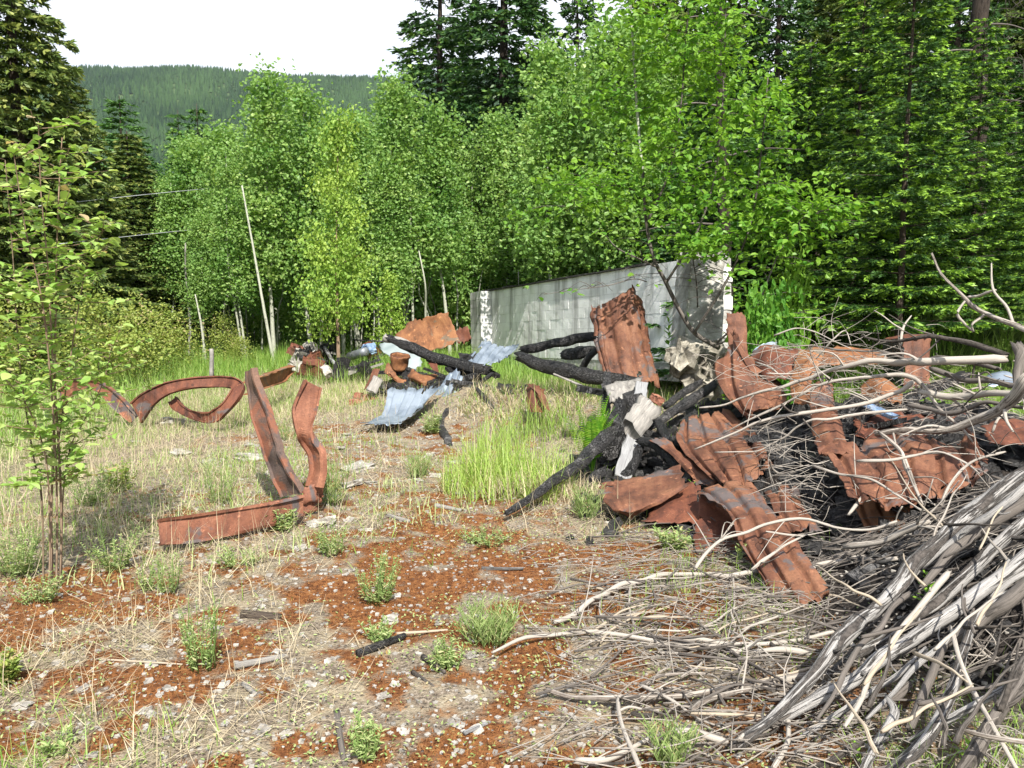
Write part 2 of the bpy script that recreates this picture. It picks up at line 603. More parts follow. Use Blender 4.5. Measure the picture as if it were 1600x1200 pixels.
def leaf_mat(name, c0, c1, trans=0.45, rough=0.45, c2=None, spec=0.35, hanging=False):
    m, t, out = new_mat(name)
    a = nd(t, 'ShaderNodeAttribute', attribute_name='tint')
    oi = t.nodes.new('ShaderNodeObjectInfo')
    v = math_n(t, 'ADD', a.outputs['Fac'], math_n(t, 'MULTIPLY', math_n(t, 'SUBTRACT', oi.outputs['Random'], 0.5), 0.14 if not hanging else 1.0))
    stops = [(0.0, c0), (0.86, c1)] + ([(0.95, c2)] if c2 else [])
    col = ramp(t, v, stops)
    p = bsdf(t, None, col, rough, 0, spec)
    tr = t.nodes.new('ShaderNodeBsdfTranslucent')
    colt = mixc(t, 1.0, col, (1.0, 1.0, 0.55), 'MULTIPLY')
    lk(t, colt, tr.inputs['Color'])
    mx = nd(t, 'ShaderNodeMixShader', Fac=trans)
    lk(t, p.outputs['BSDF'], mx.inputs[1]); lk(t, tr.outputs['BSDF'], mx.inputs[2])
    lk(t, mx.outputs['Shader'], out.inputs['Surface'])
    return m

M = {}
M['aspen_leaf'] = leaf_mat('aspen_leaf', (0.13, 0.28, 0.065), (0.28, 0.43, 0.12), 0.48, c2=(0.40, 0.53, 0.18))
M['birch_leaf'] = leaf_mat('birch_leaf', (0.17, 0.33, 0.045), (0.36, 0.49, 0.10), 0.45)
M['maple_leaf'] = leaf_mat('maple_leaf', (0.09, 0.25, 0.03), (0.23, 0.41, 0.05), 0.5, hanging=True)
M['sap_leaf'] = leaf_mat('sap_leaf', (0.25, 0.41, 0.09), (0.47, 0.57, 0.20), 0.45, c2=(0.50, 0.38, 0.22), hanging=True)
M['bush_leaf'] = leaf_mat('bush_leaf', (0.16, 0.26, 0.05), (0.36, 0.40, 0.10), 0.4, c2=(0.45, 0.36, 0.2))
M['fir_needle'] = leaf_mat('fir_needle', (0.02, 0.06, 0.018), (0.06, 0.13, 0.03), 0.15, c2=(0.12, 0.21, 0.04), spec=0.25)
M['young_fir'] = leaf_mat('young_fir', (0.028, 0.075, 0.022), (0.075, 0.16, 0.035), 0.3, c2=(0.27, 0.46, 0.06), spec=0.25)
M['old_fir'] = leaf_mat('old_fir', (0.05, 0.095, 0.024), (0.15, 0.205, 0.05), 0.2, c2=(0.26, 0.30, 0.08), spec=0.2)
M['spruce'] = leaf_mat('spruce', (0.035, 0.10, 0.03), (0.11, 0.22, 0.055), 0.25, spec=0.2)
M['grass'] = leaf_mat('grass', (0.12, 0.27, 0.035), (0.33, 0.45, 0.11), 0.4)
M['tall_grass'] = leaf_mat('tall_grass', (0.16, 0.34, 0.035), (0.42, 0.54, 0.14), 0.45, c2=(0.58, 0.52, 0.30))
M['straw'] = leaf_mat('straw', (0.30, 0.24, 0.15), (0.58, 0.50, 0.35), 0.25, rough=0.7)
M['weed'] = leaf_mat('weed', (0.20, 0.31, 0.09), (0.44, 0.51, 0.23), 0.4, c2=(0.50, 0.44, 0.25))
M['fern'] = leaf_mat('fern', (0.12, 0.32, 0.02), (0.28, 0.46, 0.05), 0.45)
M['moss'] = leaf_mat('moss', (0.085, 0.034, 0.014), (0.25, 0.108, 0.036), 0.1, rough=0.9, c2=(0.25, 0.19, 0.055))

def wood_mat(name, pale, mid, dark, bark, bias=0.5, bump=0.5, streak=(9, 2.2, 1)):
    m, t, out = new_mat(name)
    uv = coords(t, 'UV', streak)
    g = noise(t, uv, 2.6, 6, 0.65)
    oi = t.nodes.new('ShaderNodeObjectInfo')
    ob = coords(t, 'Object')
    n2 = noise(t, coords(t, 'UV', (1.6, 1.1, 1)), 2.6, 6, 0.68, 0.8)
    grain = ramp(t, g, [(0.30, mid), (0.45, mid), (0.62, pale)])
    ck = noise(t, coords(t, 'UV', (streak[0] * 1.3, streak[1] * .35, 1)), 3.1, 5, 0.7, 0.5)
    crack = rng_map(t, ck, 0.40, 0.34)
    grain = mixc(t, crack, grain, dark)
    sh = math_n(t, 'ADD', n2, math_n(t, 'MULTIPLY', math_n(t, 'SUBTRACT', oi.outputs['Random'], 0.5), 0.25))
    mask = rng_map(t, sh, bias, bias + 0.05)
    fine = noise(t, ob, 60, 3, 0.6)
    scale_ = noise(t, ob, 17, 4, 0.7)
    bk = ramp(t, math_n(t, 'ADD', math_n(t, 'MULTIPLY', fine, .4), math_n(t, 'MULTIPLY', scale_, .6)), [(0.35, tuple(c * 0.3 for c in bark)), (0.5, bark), (0.65, tuple(c * 1.7 for c in bark))])
    col = mixc(t, mask, grain, bk)
    hgt = math_n(t, 'ADD', math_n(t, 'SUBTRACT', math_n(t, 'MULTIPLY', g, 0.4), math_n(t, 'MULTIPLY', crack, 0.9)), math_n(t, 'ADD', math_n(t, 'MULTIPLY', math_n(t, 'MULTIPLY', mask, scale_), 1.6), math_n(t, 'MULTIPLY', fine, 0.3)))
    bsdf(t, out, col, 0.85, 0, 0.2, hgt, bump, 0.012)
    return m

M['grey_log'] = wood_mat('grey_log', (0.40, 0.385, 0.37), (0.25, 0.24, 0.23), (0.055, 0.05, 0.046), (0.075, 0.066, 0.06), 0.56, 1.0)
M['grey_branch'] = wood_mat('grey_branch', (0.42, 0.385, 0.34), (0.30, 0.27, 0.235), (0.12, 0.105, 0.09), (0.12, 0.10, 0.085), 0.58, 0.4)
M['dark_branch'] = wood_mat('dark_branch', (0.16, 0.14, 0.125), (0.10, 0.088, 0.078), (0.04, 0.035, 0.03), (0.05, 0.043, 0.037), 0.5, 0.5)
M['bark'] = wood_mat('bark', (0.085, 0.066, 0.052), (0.055, 0.042, 0.033), (0.02, 0.016, 0.013), (0.04, 0.033, 0.027), 0.5, 1.0)
M['shaded_bark'] = wood_mat('shaded_bark', (0.05, 0.038, 0.03), (0.032, 0.025, 0.02), (0.012, 0.010, 0.008), (0.025, 0.02, 0.017), 0.5, 1.0)  # darker copy of the bark, forest shade put into its colour
M['sap_bark'] = wood_mat('sap_bark', (0.28, 0.21, 0.15), (0.18, 0.12, 0.08), (0.07, 0.05, 0.04), (0.12, 0.09, 0.06), 0.5, 0.3)
M['aspen_bark'] = wood_mat('aspen_bark', (0.40, 0.40, 0.34), (0.31, 0.32, 0.26), (0.16, 0.16, 0.13), (0.10, 0.09, 0.08), 0.60, 0.3, (3, 6, 1))
M['board_pale'] = wood_mat('board_pale', (0.30, 0.28, 0.255), (0.20, 0.19, 0.175), (0.075, 0.07, 0.065), (0.16, 0.15, 0.14), 0.60, 0.5)
M['board_white'] = wood_mat('board_white', (0.27, 0.275, 0.28), (0.20, 0.20, 0.205), (0.07, 0.07, 0.07), (0.07, 0.065, 0.06), 0.54, 0.5)
M['straw_stick'] = wood_mat('straw_stick', (0.42, 0.36, 0.28), (0.30, 0.25, 0.19), (0.22, 0.17, 0.12), (0.2, 0.16, 0.12), 0.6, 0.3)

def char_mat(name, base=0.02, ash=0.12, amt=0.62):
    m, t, out = new_mat(name)
    ob = coords(t, 'Object')
    uv = coords(t, 'UV', (5, 9, 1))
    v = nd(t, 'ShaderNodeTexVoronoi', Scale=2.6, feature='DISTANCE_TO_EDGE')
    lk(t, uv, v.inputs['Vector'])
    crack = rng_map(t, v.outputs['Distance'], 0.0, 0.12)
    n2 = noise(t, ob, 6, 5, 0.65)
    col = ramp(t, n2, [(0.35, (base, base, base * 1.05)), (amt, (base * 1.8, base * 1.7, base * 1.7)), (amt + 0.16, (ash, ash * 0.97, ash * 0.95))])
    hgt = math_n(t, 'ADD', math_n(t, 'MULTIPLY', crack, 1.6), math_n(t, 'MULTIPLY', noise(t, ob, 30, 3), 0.7))
    rgh = rng_map(t, n2, 0.3, 0.7, 0.42, 0.8)
    bsdf(t, out, col, rgh, 0, 0.45, hgt, 1.0, 0.03)
    return m

M['char'] = char_mat('char', 0.014, 0.10, 0.64)
M['char_grey'] = char_mat('char_grey', 0.025, 0.19, 0.54)
M['char_blue'] = char_mat('char_blue', 0.03, 0.16, 0.54)

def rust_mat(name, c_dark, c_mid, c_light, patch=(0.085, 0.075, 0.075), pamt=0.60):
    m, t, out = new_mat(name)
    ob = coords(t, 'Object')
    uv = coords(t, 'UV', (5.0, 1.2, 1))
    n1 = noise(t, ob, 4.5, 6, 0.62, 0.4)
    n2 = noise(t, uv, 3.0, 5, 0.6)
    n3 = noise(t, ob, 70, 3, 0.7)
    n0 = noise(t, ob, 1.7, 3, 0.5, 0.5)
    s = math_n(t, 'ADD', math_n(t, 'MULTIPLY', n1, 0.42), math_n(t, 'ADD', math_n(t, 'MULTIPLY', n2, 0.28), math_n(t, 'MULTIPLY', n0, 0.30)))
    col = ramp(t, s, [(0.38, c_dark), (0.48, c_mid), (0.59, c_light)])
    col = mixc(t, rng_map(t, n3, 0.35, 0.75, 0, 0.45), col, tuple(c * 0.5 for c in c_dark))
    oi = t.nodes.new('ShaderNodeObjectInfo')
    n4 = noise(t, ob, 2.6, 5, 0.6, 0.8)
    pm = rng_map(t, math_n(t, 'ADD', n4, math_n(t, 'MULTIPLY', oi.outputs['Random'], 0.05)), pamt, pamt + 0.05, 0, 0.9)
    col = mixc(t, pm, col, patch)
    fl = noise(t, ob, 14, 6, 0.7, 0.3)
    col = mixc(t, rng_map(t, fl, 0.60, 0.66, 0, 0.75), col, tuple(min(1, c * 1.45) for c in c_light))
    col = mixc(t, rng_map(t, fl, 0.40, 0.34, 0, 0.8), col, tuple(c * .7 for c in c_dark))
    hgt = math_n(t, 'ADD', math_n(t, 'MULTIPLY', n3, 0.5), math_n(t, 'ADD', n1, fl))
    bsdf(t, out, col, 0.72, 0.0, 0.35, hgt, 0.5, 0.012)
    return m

M['rust'] = rust_mat('rust', (0.045, 0.020, 0.013), (0.135, 0.053, 0.029), (0.215, 0.097, 0.052))
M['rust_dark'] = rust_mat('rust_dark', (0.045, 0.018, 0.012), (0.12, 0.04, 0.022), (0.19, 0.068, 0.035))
M['rust_orange'] = rust_mat('rust_orange', (0.085, 0.037, 0.018), (0.20, 0.082, 0.034), (0.31, 0.145, 0.062), (0.12, 0.10, 0.07), 0.60)
M['rust_beam'] = rust_mat('rust_beam', (0.075, 0.03, 0.02), (0.19, 0.073, 0.041), (0.29, 0.125, 0.072), (0.075, 0.068, 0.07), 0.55)
M['rust_grey'] = rust_mat('rust_grey', (0.06, 0.04, 0.034), (0.105, 0.078, 0.070), (0.17, 0.095, 0.065), (0.20, 0.078, 0.045), 0.52)

def metal_mat(name, c0, c1, rough=0.4, metal=0.75, rusty=0.72):
    m, t, out = new_mat(name)
    ob = coords(t, 'Object')
    n1 = noise(t, ob, 3.0, 5, 0.6, 0.5)
    col = ramp(t, n1, [(0.35, c0), (0.6, c1)])
    n2 = noise(t, ob, 8, 5, 0.6)
    pm = rng_map(t, n2, rusty, rusty + 0.06)
    col = mixc(t, pm, col, (0.14, 0.10, 0.08))
    bsdf(t, out, col, rough, metal, 0.5, noise(t, ob, 40, 3), 0.15, 0.004)
    return m

M['zinc'] = metal_mat('zinc', (0.13, 0.165, 0.21), (0.31, 0.36, 0.42), 0.45, 0.45)
M['zinc_dark'] = metal_mat('zinc_dark', (0.10, 0.11, 0.12), (0.28, 0.30, 0.33), 0.5, 0.5, 0.6)
M['pale_panel'] = metal_mat('pale_panel', (0.17, 0.21, 0.21), (0.25, 0.29, 0.29), 0.5, 0.1, 0.7)
M['wire'] = metal_mat('wire', (0.40, 0.42, 0.44), (0.55, 0.57, 0.6), 0.5, 0.3)

def wall_mat(name, stain=True):
    m, t, out = new_mat(name)
    wp = wpos(t)
    oi = t.nodes.new('ShaderNodeObjectInfo')
    n1 = noise(t, wp, 2.2, 6, 0.65, 0.3)
    st = noise(t, wpos(t, (2.6, 2.6, 0.35)), 1.3, 5, 0.6)
    col = ramp(t, n1, [(0.3, (0.66, 0.66, 0.65)), (0.5, (0.80, 0.80, 0.80)), (0.7, (0.85, 0.85, 0.85))])
    sm = rng_map(t, st, 0.50, 0.68, 0, 0.70)
    col = mixc(t, sm, col, (0.17, 0.165, 0.155))
    nf = noise(t, wp, 30, 4, 0.7)
    col = mixc(t, rng_map(t, nf, 0.6, 0.8, 0, 0.4), col, (0.22, 0.21, 0.19))
    grn = rng_map(t, noise(t, wpos(t, (1.5, 1.5, 0.6)), 1.1, 4), 0.58, 0.72, 0, 0.2)
    col = mixc(t, grn, col, (0.22, 0.26, 0.10))
    col = mixc(t, 1.0, col, ramp(t, oi.outputs['Random'], [(0, (0.86, 0.86, 0.86)), (1, (1, 1, 1))]), 'MULTIPLY')
    bsdf(t, out, col, 0.9, 0, 0.2, nf, 0.5, 0.01)
    return m
M['wall'] = wall_mat('wall')

def conc_mat(name, c0, c1, c2, scale=6):
    m, t, out = new_mat(name)
    ob = wpos(t)
    n1 = noise(t, ob, scale, 8, 0.7, 0.2)
    col = ramp(t, n1, [(0.34, c0), (0.5, c1), (0.64, c2)])
    n2 = noise(t, ob, 50, 4, 0.7)
    bsdf(t, out, col, 0.9, 0, 0.2, math_n(t, 'ADD', n1, math_n(t, 'MULTIPLY', n2, 0.6)), 0.7, 0.02)
    return m
M['concrete'] = conc_mat('concrete', (0.13, 0.12, 0.11), (0.27, 0.26, 0.235), (0.46, 0.45, 0.425), 3.5)
M['rubble_conc'] = conc_mat('rubble_conc', (0.07, 0.065, 0.05), (0.22, 0.20, 0.165), (0.42, 0.39, 0.33), 7)
M['mortar'] = conc_mat('mortar', (0.20, 0.20, 0.19), (0.34, 0.335, 0.32), (0.5, 0.49, 0.48), 12)
M['stone'] = conc_mat('stone', (0.16, 0.145, 0.13), (0.30, 0.28, 0.25), (0.46, 0.44, 0.40), 14)
M['brick'] = conc_mat('brick', (0.16, 0.06, 0.04), (0.26, 0.11, 0.07), (0.34, 0.18, 0.12), 16)
M['felt'] = conc_mat('felt', (0.018, 0.017, 0.017), (0.035, 0.033, 0.032), (0.09, 0.085, 0.08), 18)
M['blue'] = conc_mat('blue', (0.10, 0.16, 0.26), (0.16, 0.24, 0.38), (0.3, 0.38, 0.5), 12)

def ground_mat():
    m, t, out = new_mat('ground')
    wp = wpos(t)
    zone = nd(t, 'ShaderNodeAttribute', attribute_name='tint').outputs['Fac']     # burnt soil, plus painted darkness in the voids under the heaps
    far = nd(t, 'ShaderNodeAttribute', attribute_name='grassy').outputs['Fac']
    mossz = nd(t, 'ShaderNodeAttribute', attribute_name='mossy').outputs['Fac']
    n_big = noise(t, wp, 1.1, 4, 0.6, 0.5)
    n_mid = noise(t, wp, 7, 5, 0.65, 0.3)
    n_fine = noise(t, wp, 60, 4, 0.7)
    soil = ramp(t, n_fine, [(0.3, (0.06, 0.05, 0.04)), (0.52, (0.20, 0.16, 0.12)), (0.72, (0.42, 0.37, 0.30))])
    straw = ramp(t, noise(t, wpos(t, (1.0, 2.2, 1.0)), 45, 5, 0.75, 1.5), [(0.30, (0.12, 0.095, 0.065)), (0.5, (0.30, 0.25, 0.17)), (0.68, (0.50, 0.45, 0.35))])
    moss = ramp(t, noise(t, wp, 26, 5, 0.7), [(0.30, (0.045, 0.022, 0.013)), (0.45, (0.15, 0.06, 0.024)), (0.60, (0.26, 0.115, 0.042)), (0.75, (0.32, 0.235, 0.11))])
    base = mixc(t, rng_map(t, n_mid, 0.44, 0.58), soil, straw)
    mm = rng_map(t, math_n(t, 'ADD', math_n(t, 'ADD', math_n(t, 'MULTIPLY', n_big, 0.35), math_n(t, 'MULTIPLY', n_mid, 0.75)), math_n(t, 'MULTIPLY', mossz, 0.30)), 0.62, 0.80)
    col = mixc(t, mm, base, moss)
    # pale and dark grit
    v = nd(t, 'ShaderNodeTexVoronoi', Scale=38.0)
    lk(t, wp, v.inputs['Vector'])
    grit = rng_map(t, v.outputs['Distance'], 0.30, 0.18, 0, 1)
    sel = nd(t, 'ShaderNodeSeparateColor'); lk(t, v.outputs['Color'], sel.inputs[0])
    gsel = rng_map(t, sel.outputs[0], 0.70, 0.72)
    gcol = ramp(t, sel.outputs[1], [(0.2, (0.10, 0.09, 0.08)), (0.6, (0.38, 0.35, 0.31)), (0.9, (0.62, 0.60, 0.55))])
    col = mixc(t, math_n(t, 'MULTIPLY', math_n(t, 'MULTIPLY', grit, gsel), 0.9), col, gcol)
    burnt = ramp(t, n_fine, [(0.3, (0.012, 0.011, 0.010)), (0.55, (0.035, 0.03, 0.027)), (0.75, (0.12, 0.10, 0.085))])
    bz = rng_map(t, math_n(t, 'ADD', zone, math_n(t, 'MULTIPLY', math_n(t, 'SUBTRACT', n_mid, 0.5), 0.9)), 0.35, 0.62)
    col = mixc(t, bz, col, burnt)
    green = ramp(t, noise(t, wp, 3, 4, 0.6), [(0.35, (0.06, 0.10, 0.025)), (0.6, (0.15, 0.21, 0.05))])
    col = mixc(t, far, col, green)
    hgt = math_n(t, 'ADD', math_n(t, 'ADD', n_fine, math_n(t, 'MULTIPLY', n_mid, 1.2)), math_n(t, 'MULTIPLY', grit, 0.5))
    bsdf(t, out, col, 0.95, 0, 0.1, hgt, 0.8, 0.03)
    return m
M['ground'] = ground_mat()

def hill_mat():
    m, t, out = new_mat('hill')
    wp = wpos(t)
    col = ramp(t, noise(t, wp, 0.05, 6, 0.7), [(0.35, (0.03, 0.055, 0.022)), (0.65, (0.07, 0.11, 0.04))])
    bsdf(t, out, col, 0.95, 0, 0.1)
    return m
M['hill'] = hill_mat()
M['hill_trees'] = leaf_mat('hill_trees', (0.013, 0.034, 0.016), (0.042, 0.085, 0.030), 0.05, rough=0.9, spec=0.1)

# ================================================================== SETTING
def axis(lo, hi, a, b, st, gr):
    mid = np.arange(a, b + 1e-6, st)
    out1, s, v = [], st, b
    while v < hi:
        s *= gr; v += s; out1.append(v)
    out0, s, v = [], st, a
    while v > lo:
        s *= gr; v -= s; out0.append(v)
    return np.array(out0[::-1] + list(mid) + out1)
gx = axis(-2300, 2300, -4.5, 5.5, 0.045, 1.14)
gy = axis(-300, 2500, 2.0, 11.5, 0.045, 1.12)
X, Y = np.meshgrid(gx, gy)
Z = H(X, Y)
V = np.stack([X, Y, Z], -1).reshape(-1, 3)
pm, pc, pd = piles(X, Y)
def burnt(x, y):  # mask of burnt ground; also paints the voids beneath sheets and logs dark
    h_ = 1.05 * np.exp(-((((x - 3.0) / 2.0) ** 2 + ((y - 6.7) / 2.1) ** 2)) ** 2)
    h_ = np.maximum(h_, 1.0 * np.exp(-((((x - 3.2) / 1.9) ** 2 + ((y - 4.2) / 1.9) ** 2)) ** 2))
    h_ = np.maximum(h_, 0.40 * np.exp(-((((x - 1.3) / 1.0) ** 2 + ((y - 3.5) / 1.3) ** 2)) ** 2))
    h_ = np.maximum(h_, 0.9 * np.exp(-((((x - 1.3) / .7) ** 2 + ((y - 7.6) / .9) ** 2)) ** 2))
    h_ = np.maximum(h_, 0.8 * np.exp(-((((x + 1.3) / .9) ** 2 + ((y - 12.5) / 1.0) ** 2)) ** 2))
    h_ = np.maximum(h_, 0.9 * np.exp(-((((x - .9) / 1.3) ** 2 + ((y - 11.2) / .7) ** 2)) ** 2))
    h_ = np.maximum(h_, 0.9 * np.exp(-((((x + 3.6) / 1.2) ** 2 + ((y - 17.6) / 1.0) ** 2)) ** 2))
    return np.clip(h_, 0, 1)
def mossy(x, y):
    z = np.exp(-(((x + 0.85) / 1.75) ** 2 + ((y - 3.7) / 1.5) ** 2)) * 1.15
    z = z + .72 * np.exp(-((((x + 1.0) / 3.2) ** 2 + ((y - 5.2) / 3.6) ** 2)) ** 2)
    z = z + np.exp(-(((x + 2.3) / 1.3) ** 2 + ((y - 9.6) / 1.2) ** 2)) * 0.8
    z = z + np.exp(-(((x + 0.7) / 0.8) ** 2 + ((y - 9.5) / 1.0) ** 2)) * 0.7
    z = z + np.exp(-(((x - 0.7) / 0.8) ** 2 + ((y - 4.8) / 0.8) ** 2)) * 0.45
    return z * np.clip(0.50 + 0.40 * fbm(x * 1.2, y * 1.2, 0, 77, 2) + 0.75 * fbm(x * 6.0, y * 6.0, 0, 78, 3), 0, 1.3)
def grassy(x, y):
    r = sstep(14.5, 18.5, y + 0.15 * np.abs(x))
    r = np.maximum(r, sstep(-4.0, -6.5, x) * 0.8)
    r = np.maximum(r, sstep(2.6, 4.4, x) * sstep(8.2, 9.2, y))
    return r
me = mesh('ground', V, grid_faces(len(gx), len(gy)), M['ground'], tint=burnt(X, Y).ravel())
at = me.attributes.new('grassy', 'FLOAT', 'POINT'); at.data.foreach_set('value', grassy(X, Y).ravel().astype(np.float32))
at = me.attributes.new('mossy', 'FLOAT', 'POINT'); at.data.foreach_set('value', mossy(X, Y).ravel().astype(np.float32))
o = bpy.data.objects.new('ground', me); COL.objects.link(o); tag(o, 'mossy burnt clearing floor with straw and gravel', kind='structure')

# the wooded mountain ridge
RD = 1900.0
def hill_z(x, y):
    ridge = RD * 0.252 * (1 + 0.022 * fbm(x / 330.0, 0, 0, 41, 3) + 0.03 * np.exp(-((x + 600) / 330.0) ** 2)) - 12
    prof = sstep(450, RD, y) ** 0.8
    z = ridge * prof * (1 + 0.04 * prof * (1 - prof) * 4 * fbm(x / 200.0, y / 260.0, 0, 44, 3))
    return z * (1 - sstep(RD, 2800, y) * 0.4) - 6
hx = np.linspace(-2200, 2200, 150); hy = np.concatenate([np.linspace(400, RD, 80), np.linspace(RD + 30, 2400, 12)])
HX, HY = np.meshgrid(hx, hy)
me = mesh('mountain', np.stack([HX, HY, hill_z(HX, HY)], -1).reshape(-1, 3), grid_faces(len(hx), len(hy)), M['hill'])
o = bpy.data.objects.new('mountain', me); COL.objects.link(o); tag(o, 'wooded mountain ridge behind the clearing', kind='structure')
n = 24000
ty = RD + 15 - 1150 * rng.random(n) ** 1.25
tx = (rng.random(n) * 900 - 900) / F * ty
tz = hill_z(tx, ty)
hh = rng.uniform(9, 19, n); rr = hh * rng.uniform(.16, .24, n)
k = 6
th = np.arange(k) * 2 * PI / k
parts = []
Vt = np.zeros((n, 2 * (k + 1), 3))
for tier, (z0, z1, rf) in enumerate(((0.05, 0.75, 1.0), (0.45, 1.0, 0.62))):
    o_ = tier * (k + 1)
    for j in range(k):
        rj = rr * rf * rng.uniform(.75, 1.2, n)
        Vt[:, o_ + j] = np.stack([tx + rj * np.cos(th[j]), ty + rj * np.sin(th[j]), tz + hh * z0 * rng.uniform(.8, 1.2, n)], 1)
    Vt[:, o_ + k] = np.stack([tx, ty, tz + hh * z1], 1)
base = (np.arange(n) * 2 * (k + 1))[:, None]
Ft = []
for tier in range(2):
    o_ = tier * (k + 1)
    for j in range(k):
        Ft.append(base + np.array([[o_ + j, o_ + (j + 1) % k, o_ + k]]))
o = put('hillside_forest', (Vt.reshape(-1, 3), [np.concatenate(Ft)], None, np.repeat(cl(.45 + .35 * fbm(tx / 130, ty / 160, 0, 47, 3) + rng.normal(0, .2, n)), 2 * (k + 1))), M['hill_trees'], loc=(0, 1500, 300), smooth=False)
tag(o, 'dark conifer forest covering the far mountain ridge', 'forest', kind='stuff')

# ================================================================== CONCRETE BLOCK WALL
WA = P(752, 548, 22.0); WB = P(1128, 574, 12.2)
WA.z = 0.12; WB.z = 0.62
wd = (WB - WA); WL = wd.length
wx = wd.normalized()
wn = Vector((wx.y, -wx.x, 0)).normalized()      # towards the clearing (left / camera)
if wn.x > 0: wn = -wn
wz = wn.cross(wx); wz = wz if wz.z > 0 else -wz
wall = empty('concrete_block_wall', WA, 'long pale concrete block wall with dark streaks standing behind the rusty debris', 'wall')
def wpt(a, b, c):
    return WA + wx * a + wz * b + wn * c
def wbox(a0, a1, b0, b1, c0, c1):
    v = [wpt(a, b, c) for a in (a0, a1) for b in (b0, b1) for c in (c0, c1)]
    f = np.array([[0, 1, 3, 2], [4, 6, 7, 5], [0, 4, 5, 1], [2, 3, 7, 6], [0, 2, 6, 4], [1, 5, 7, 3]])
    return np.array([tuple(q) for q in v]), [f], np.zeros((8, 2)), np.zeros(8)
BH, BL, BT = 0.212, 0.47, 0.2
ncourse = 8
put('mortar', wbox(0.03, WL - 0.02, -0.3, ncourse * BH - 0.01, -BT + 0.02, -0.007), M['mortar'], wall, smooth=False)
bmeshes = {}
def block_mesh(L, k):
    key = (round(L, 3), k)
    if key not in bmeshes:
        g = 0.003
        V, Fq, uv, tn = chunk((L / 2, 0, BH / 2), (L - g, BT, BH - g), rough=0.018, seed=k + 3, sub=2)
        bmeshes[key] = mesh('concrete_block', V, Fq, M['wall'], uv, smooth=False)
    return bmeshes[key]
Rw = Matrix((wx, -wn, wz)).transposed()
for r in range(ncourse):
    a = -0.235 if r % 2 else 0.0
    while a < WL - 0.02:
        a0, a1 = max(a, 0.0), min(a + BL, WL)
        if a1 - a0 > 0.1:
            b = bpy.data.objects.new('concrete_block', block_mesh(a1 - a0, random.randint(0, 3)))
            COL.objects.link(b); b.parent = wall
            b.matrix_local = Matrix.Translation(wx * a0 + wz * (r * BH) - wn * (BT / 2 + random.uniform(-.004, .004))) @ Rw.to_4x4()
        a += BL
# pilasters: near the far end, and a plain end strip
for a0, a1, c1 in ((0.05, 0.85, 0.30),):
    for r in range(ncourse):
        V, Fq, uv, tn = chunk((0, 0, 0), (a1 - a0, c1 - 0.003, BH - 0.006), rough=0.02, seed=r + 40, sub=2)
        me = mesh('pilaster_block', V, Fq, M['wall'], uv, smooth=False)
        b = bpy.data.objects.new('pilaster_block', me); COL.objects.link(b); b.parent = wall
        b.matrix_local = Matrix.Translation(wx * ((a0 + a1) / 2) + wz * ((r + .5) * BH) + wn * (c1 / 2 + 0.006)) @ Rw.to_4x4()
# charred felt capping along the top
cap = []
for k in range(14):
    a0 = k * WL * 0.80 / 14; a1 = a0 + WL * 0.80 / 14 - 0.01
    cap.append(wbox(a0, a1, ncourse * BH + 0.004, ncourse * BH + random.uniform(0.03, 0.055), -BT - 0.03, 0.05 + random.uniform(0, 0.02)))
put('charred_capping', join(cap), M['felt'], wall, smooth=False)

# leaning concrete buttress at the near end
def prism(front, back):
    v = [tuple(p) for p in front] + [tuple(p) for p in back]
    n = len(front)
    q = [[i, (i + 1) % n, n + (i + 1) % n, n + i] for i in range(n)]
    return np.array(v), [np.array(q), np.array([list(range(n))[::-1], list(range(n, 2 * n))])] if n == 4 else None
def slab(corners, vec, nu=10, nv=14, rough=0.015, seed=0):
    """thick rough slab: front face quad corners (tl, tr, br, bl) and a depth vector"""
    tl, tr, br, bl = [np.array(c) for c in corners]
    u = np.linspace(0, 1, nu)[None, :, None]; v = np.linspace(0, 1, nv)[:, None, None]
    Fg = (tl * (1 - u) + tr * u) * (1 - v) + (bl * (1 - u) + br * u) * v
    Fg = Fg + rough * fbm(Fg[..., 0] * 4, Fg[..., 1] * 4, Fg[..., 2] * 4, seed, 3)[..., None] * unit(-np.array(vec))
    Bg = Fg + np.array(vec)
    V = np.vstack([Fg.reshape(-1, 3), Bg.reshape(-1, 3)])
    n = nu * nv
    rim = [np.arange(nu), np.arange(nv) * nu + nu - 1, (nv - 1) * nu + np.arange(nu)[::-1], np.arange(nv)[::-1] * nu]
    E = [np.stack([r[1:], r[:-1], r[:-1] + n, r[1:] + n], 1) for r in rim]
    return V, [np.vstack([grid_faces(nu, nv)[:, ::-1], grid_faces(nu, nv, n)] + E)], np.zeros((2 * n, 2)), np.zeros(2 * n)
bt = empty('concrete_buttress', on_ground(2.75, 11.0), 'leaning concrete buttress with crumbled foot at the near end of the block wall', 'buttress')
put('buttress_slab', slab([P(1080, 392, 11.6), P(1133, 388, 11.7), P(1128, 560, 10.9), P(1066, 575, 10.9)], (-0.10, 0.45, 0.0), seed=5, rough=0.03), M['concrete'], bt)
parts = []
for k in range(16):
    px, py = random.uniform(1052, 1130), random.uniform(545, 625)
    c = P(px, py, 10.6 + random.uniform(-.25, .1))
    s = random.uniform(.18, .42)
    parts.append(chunk(c, (s, s * .8, s * .7), (random.random() * 3, random.random() * 3, random.random() * 3), 0.35, k, 3))
put('crumbled_foot', join(parts), M['rubble_conc'], bt, smooth=False)

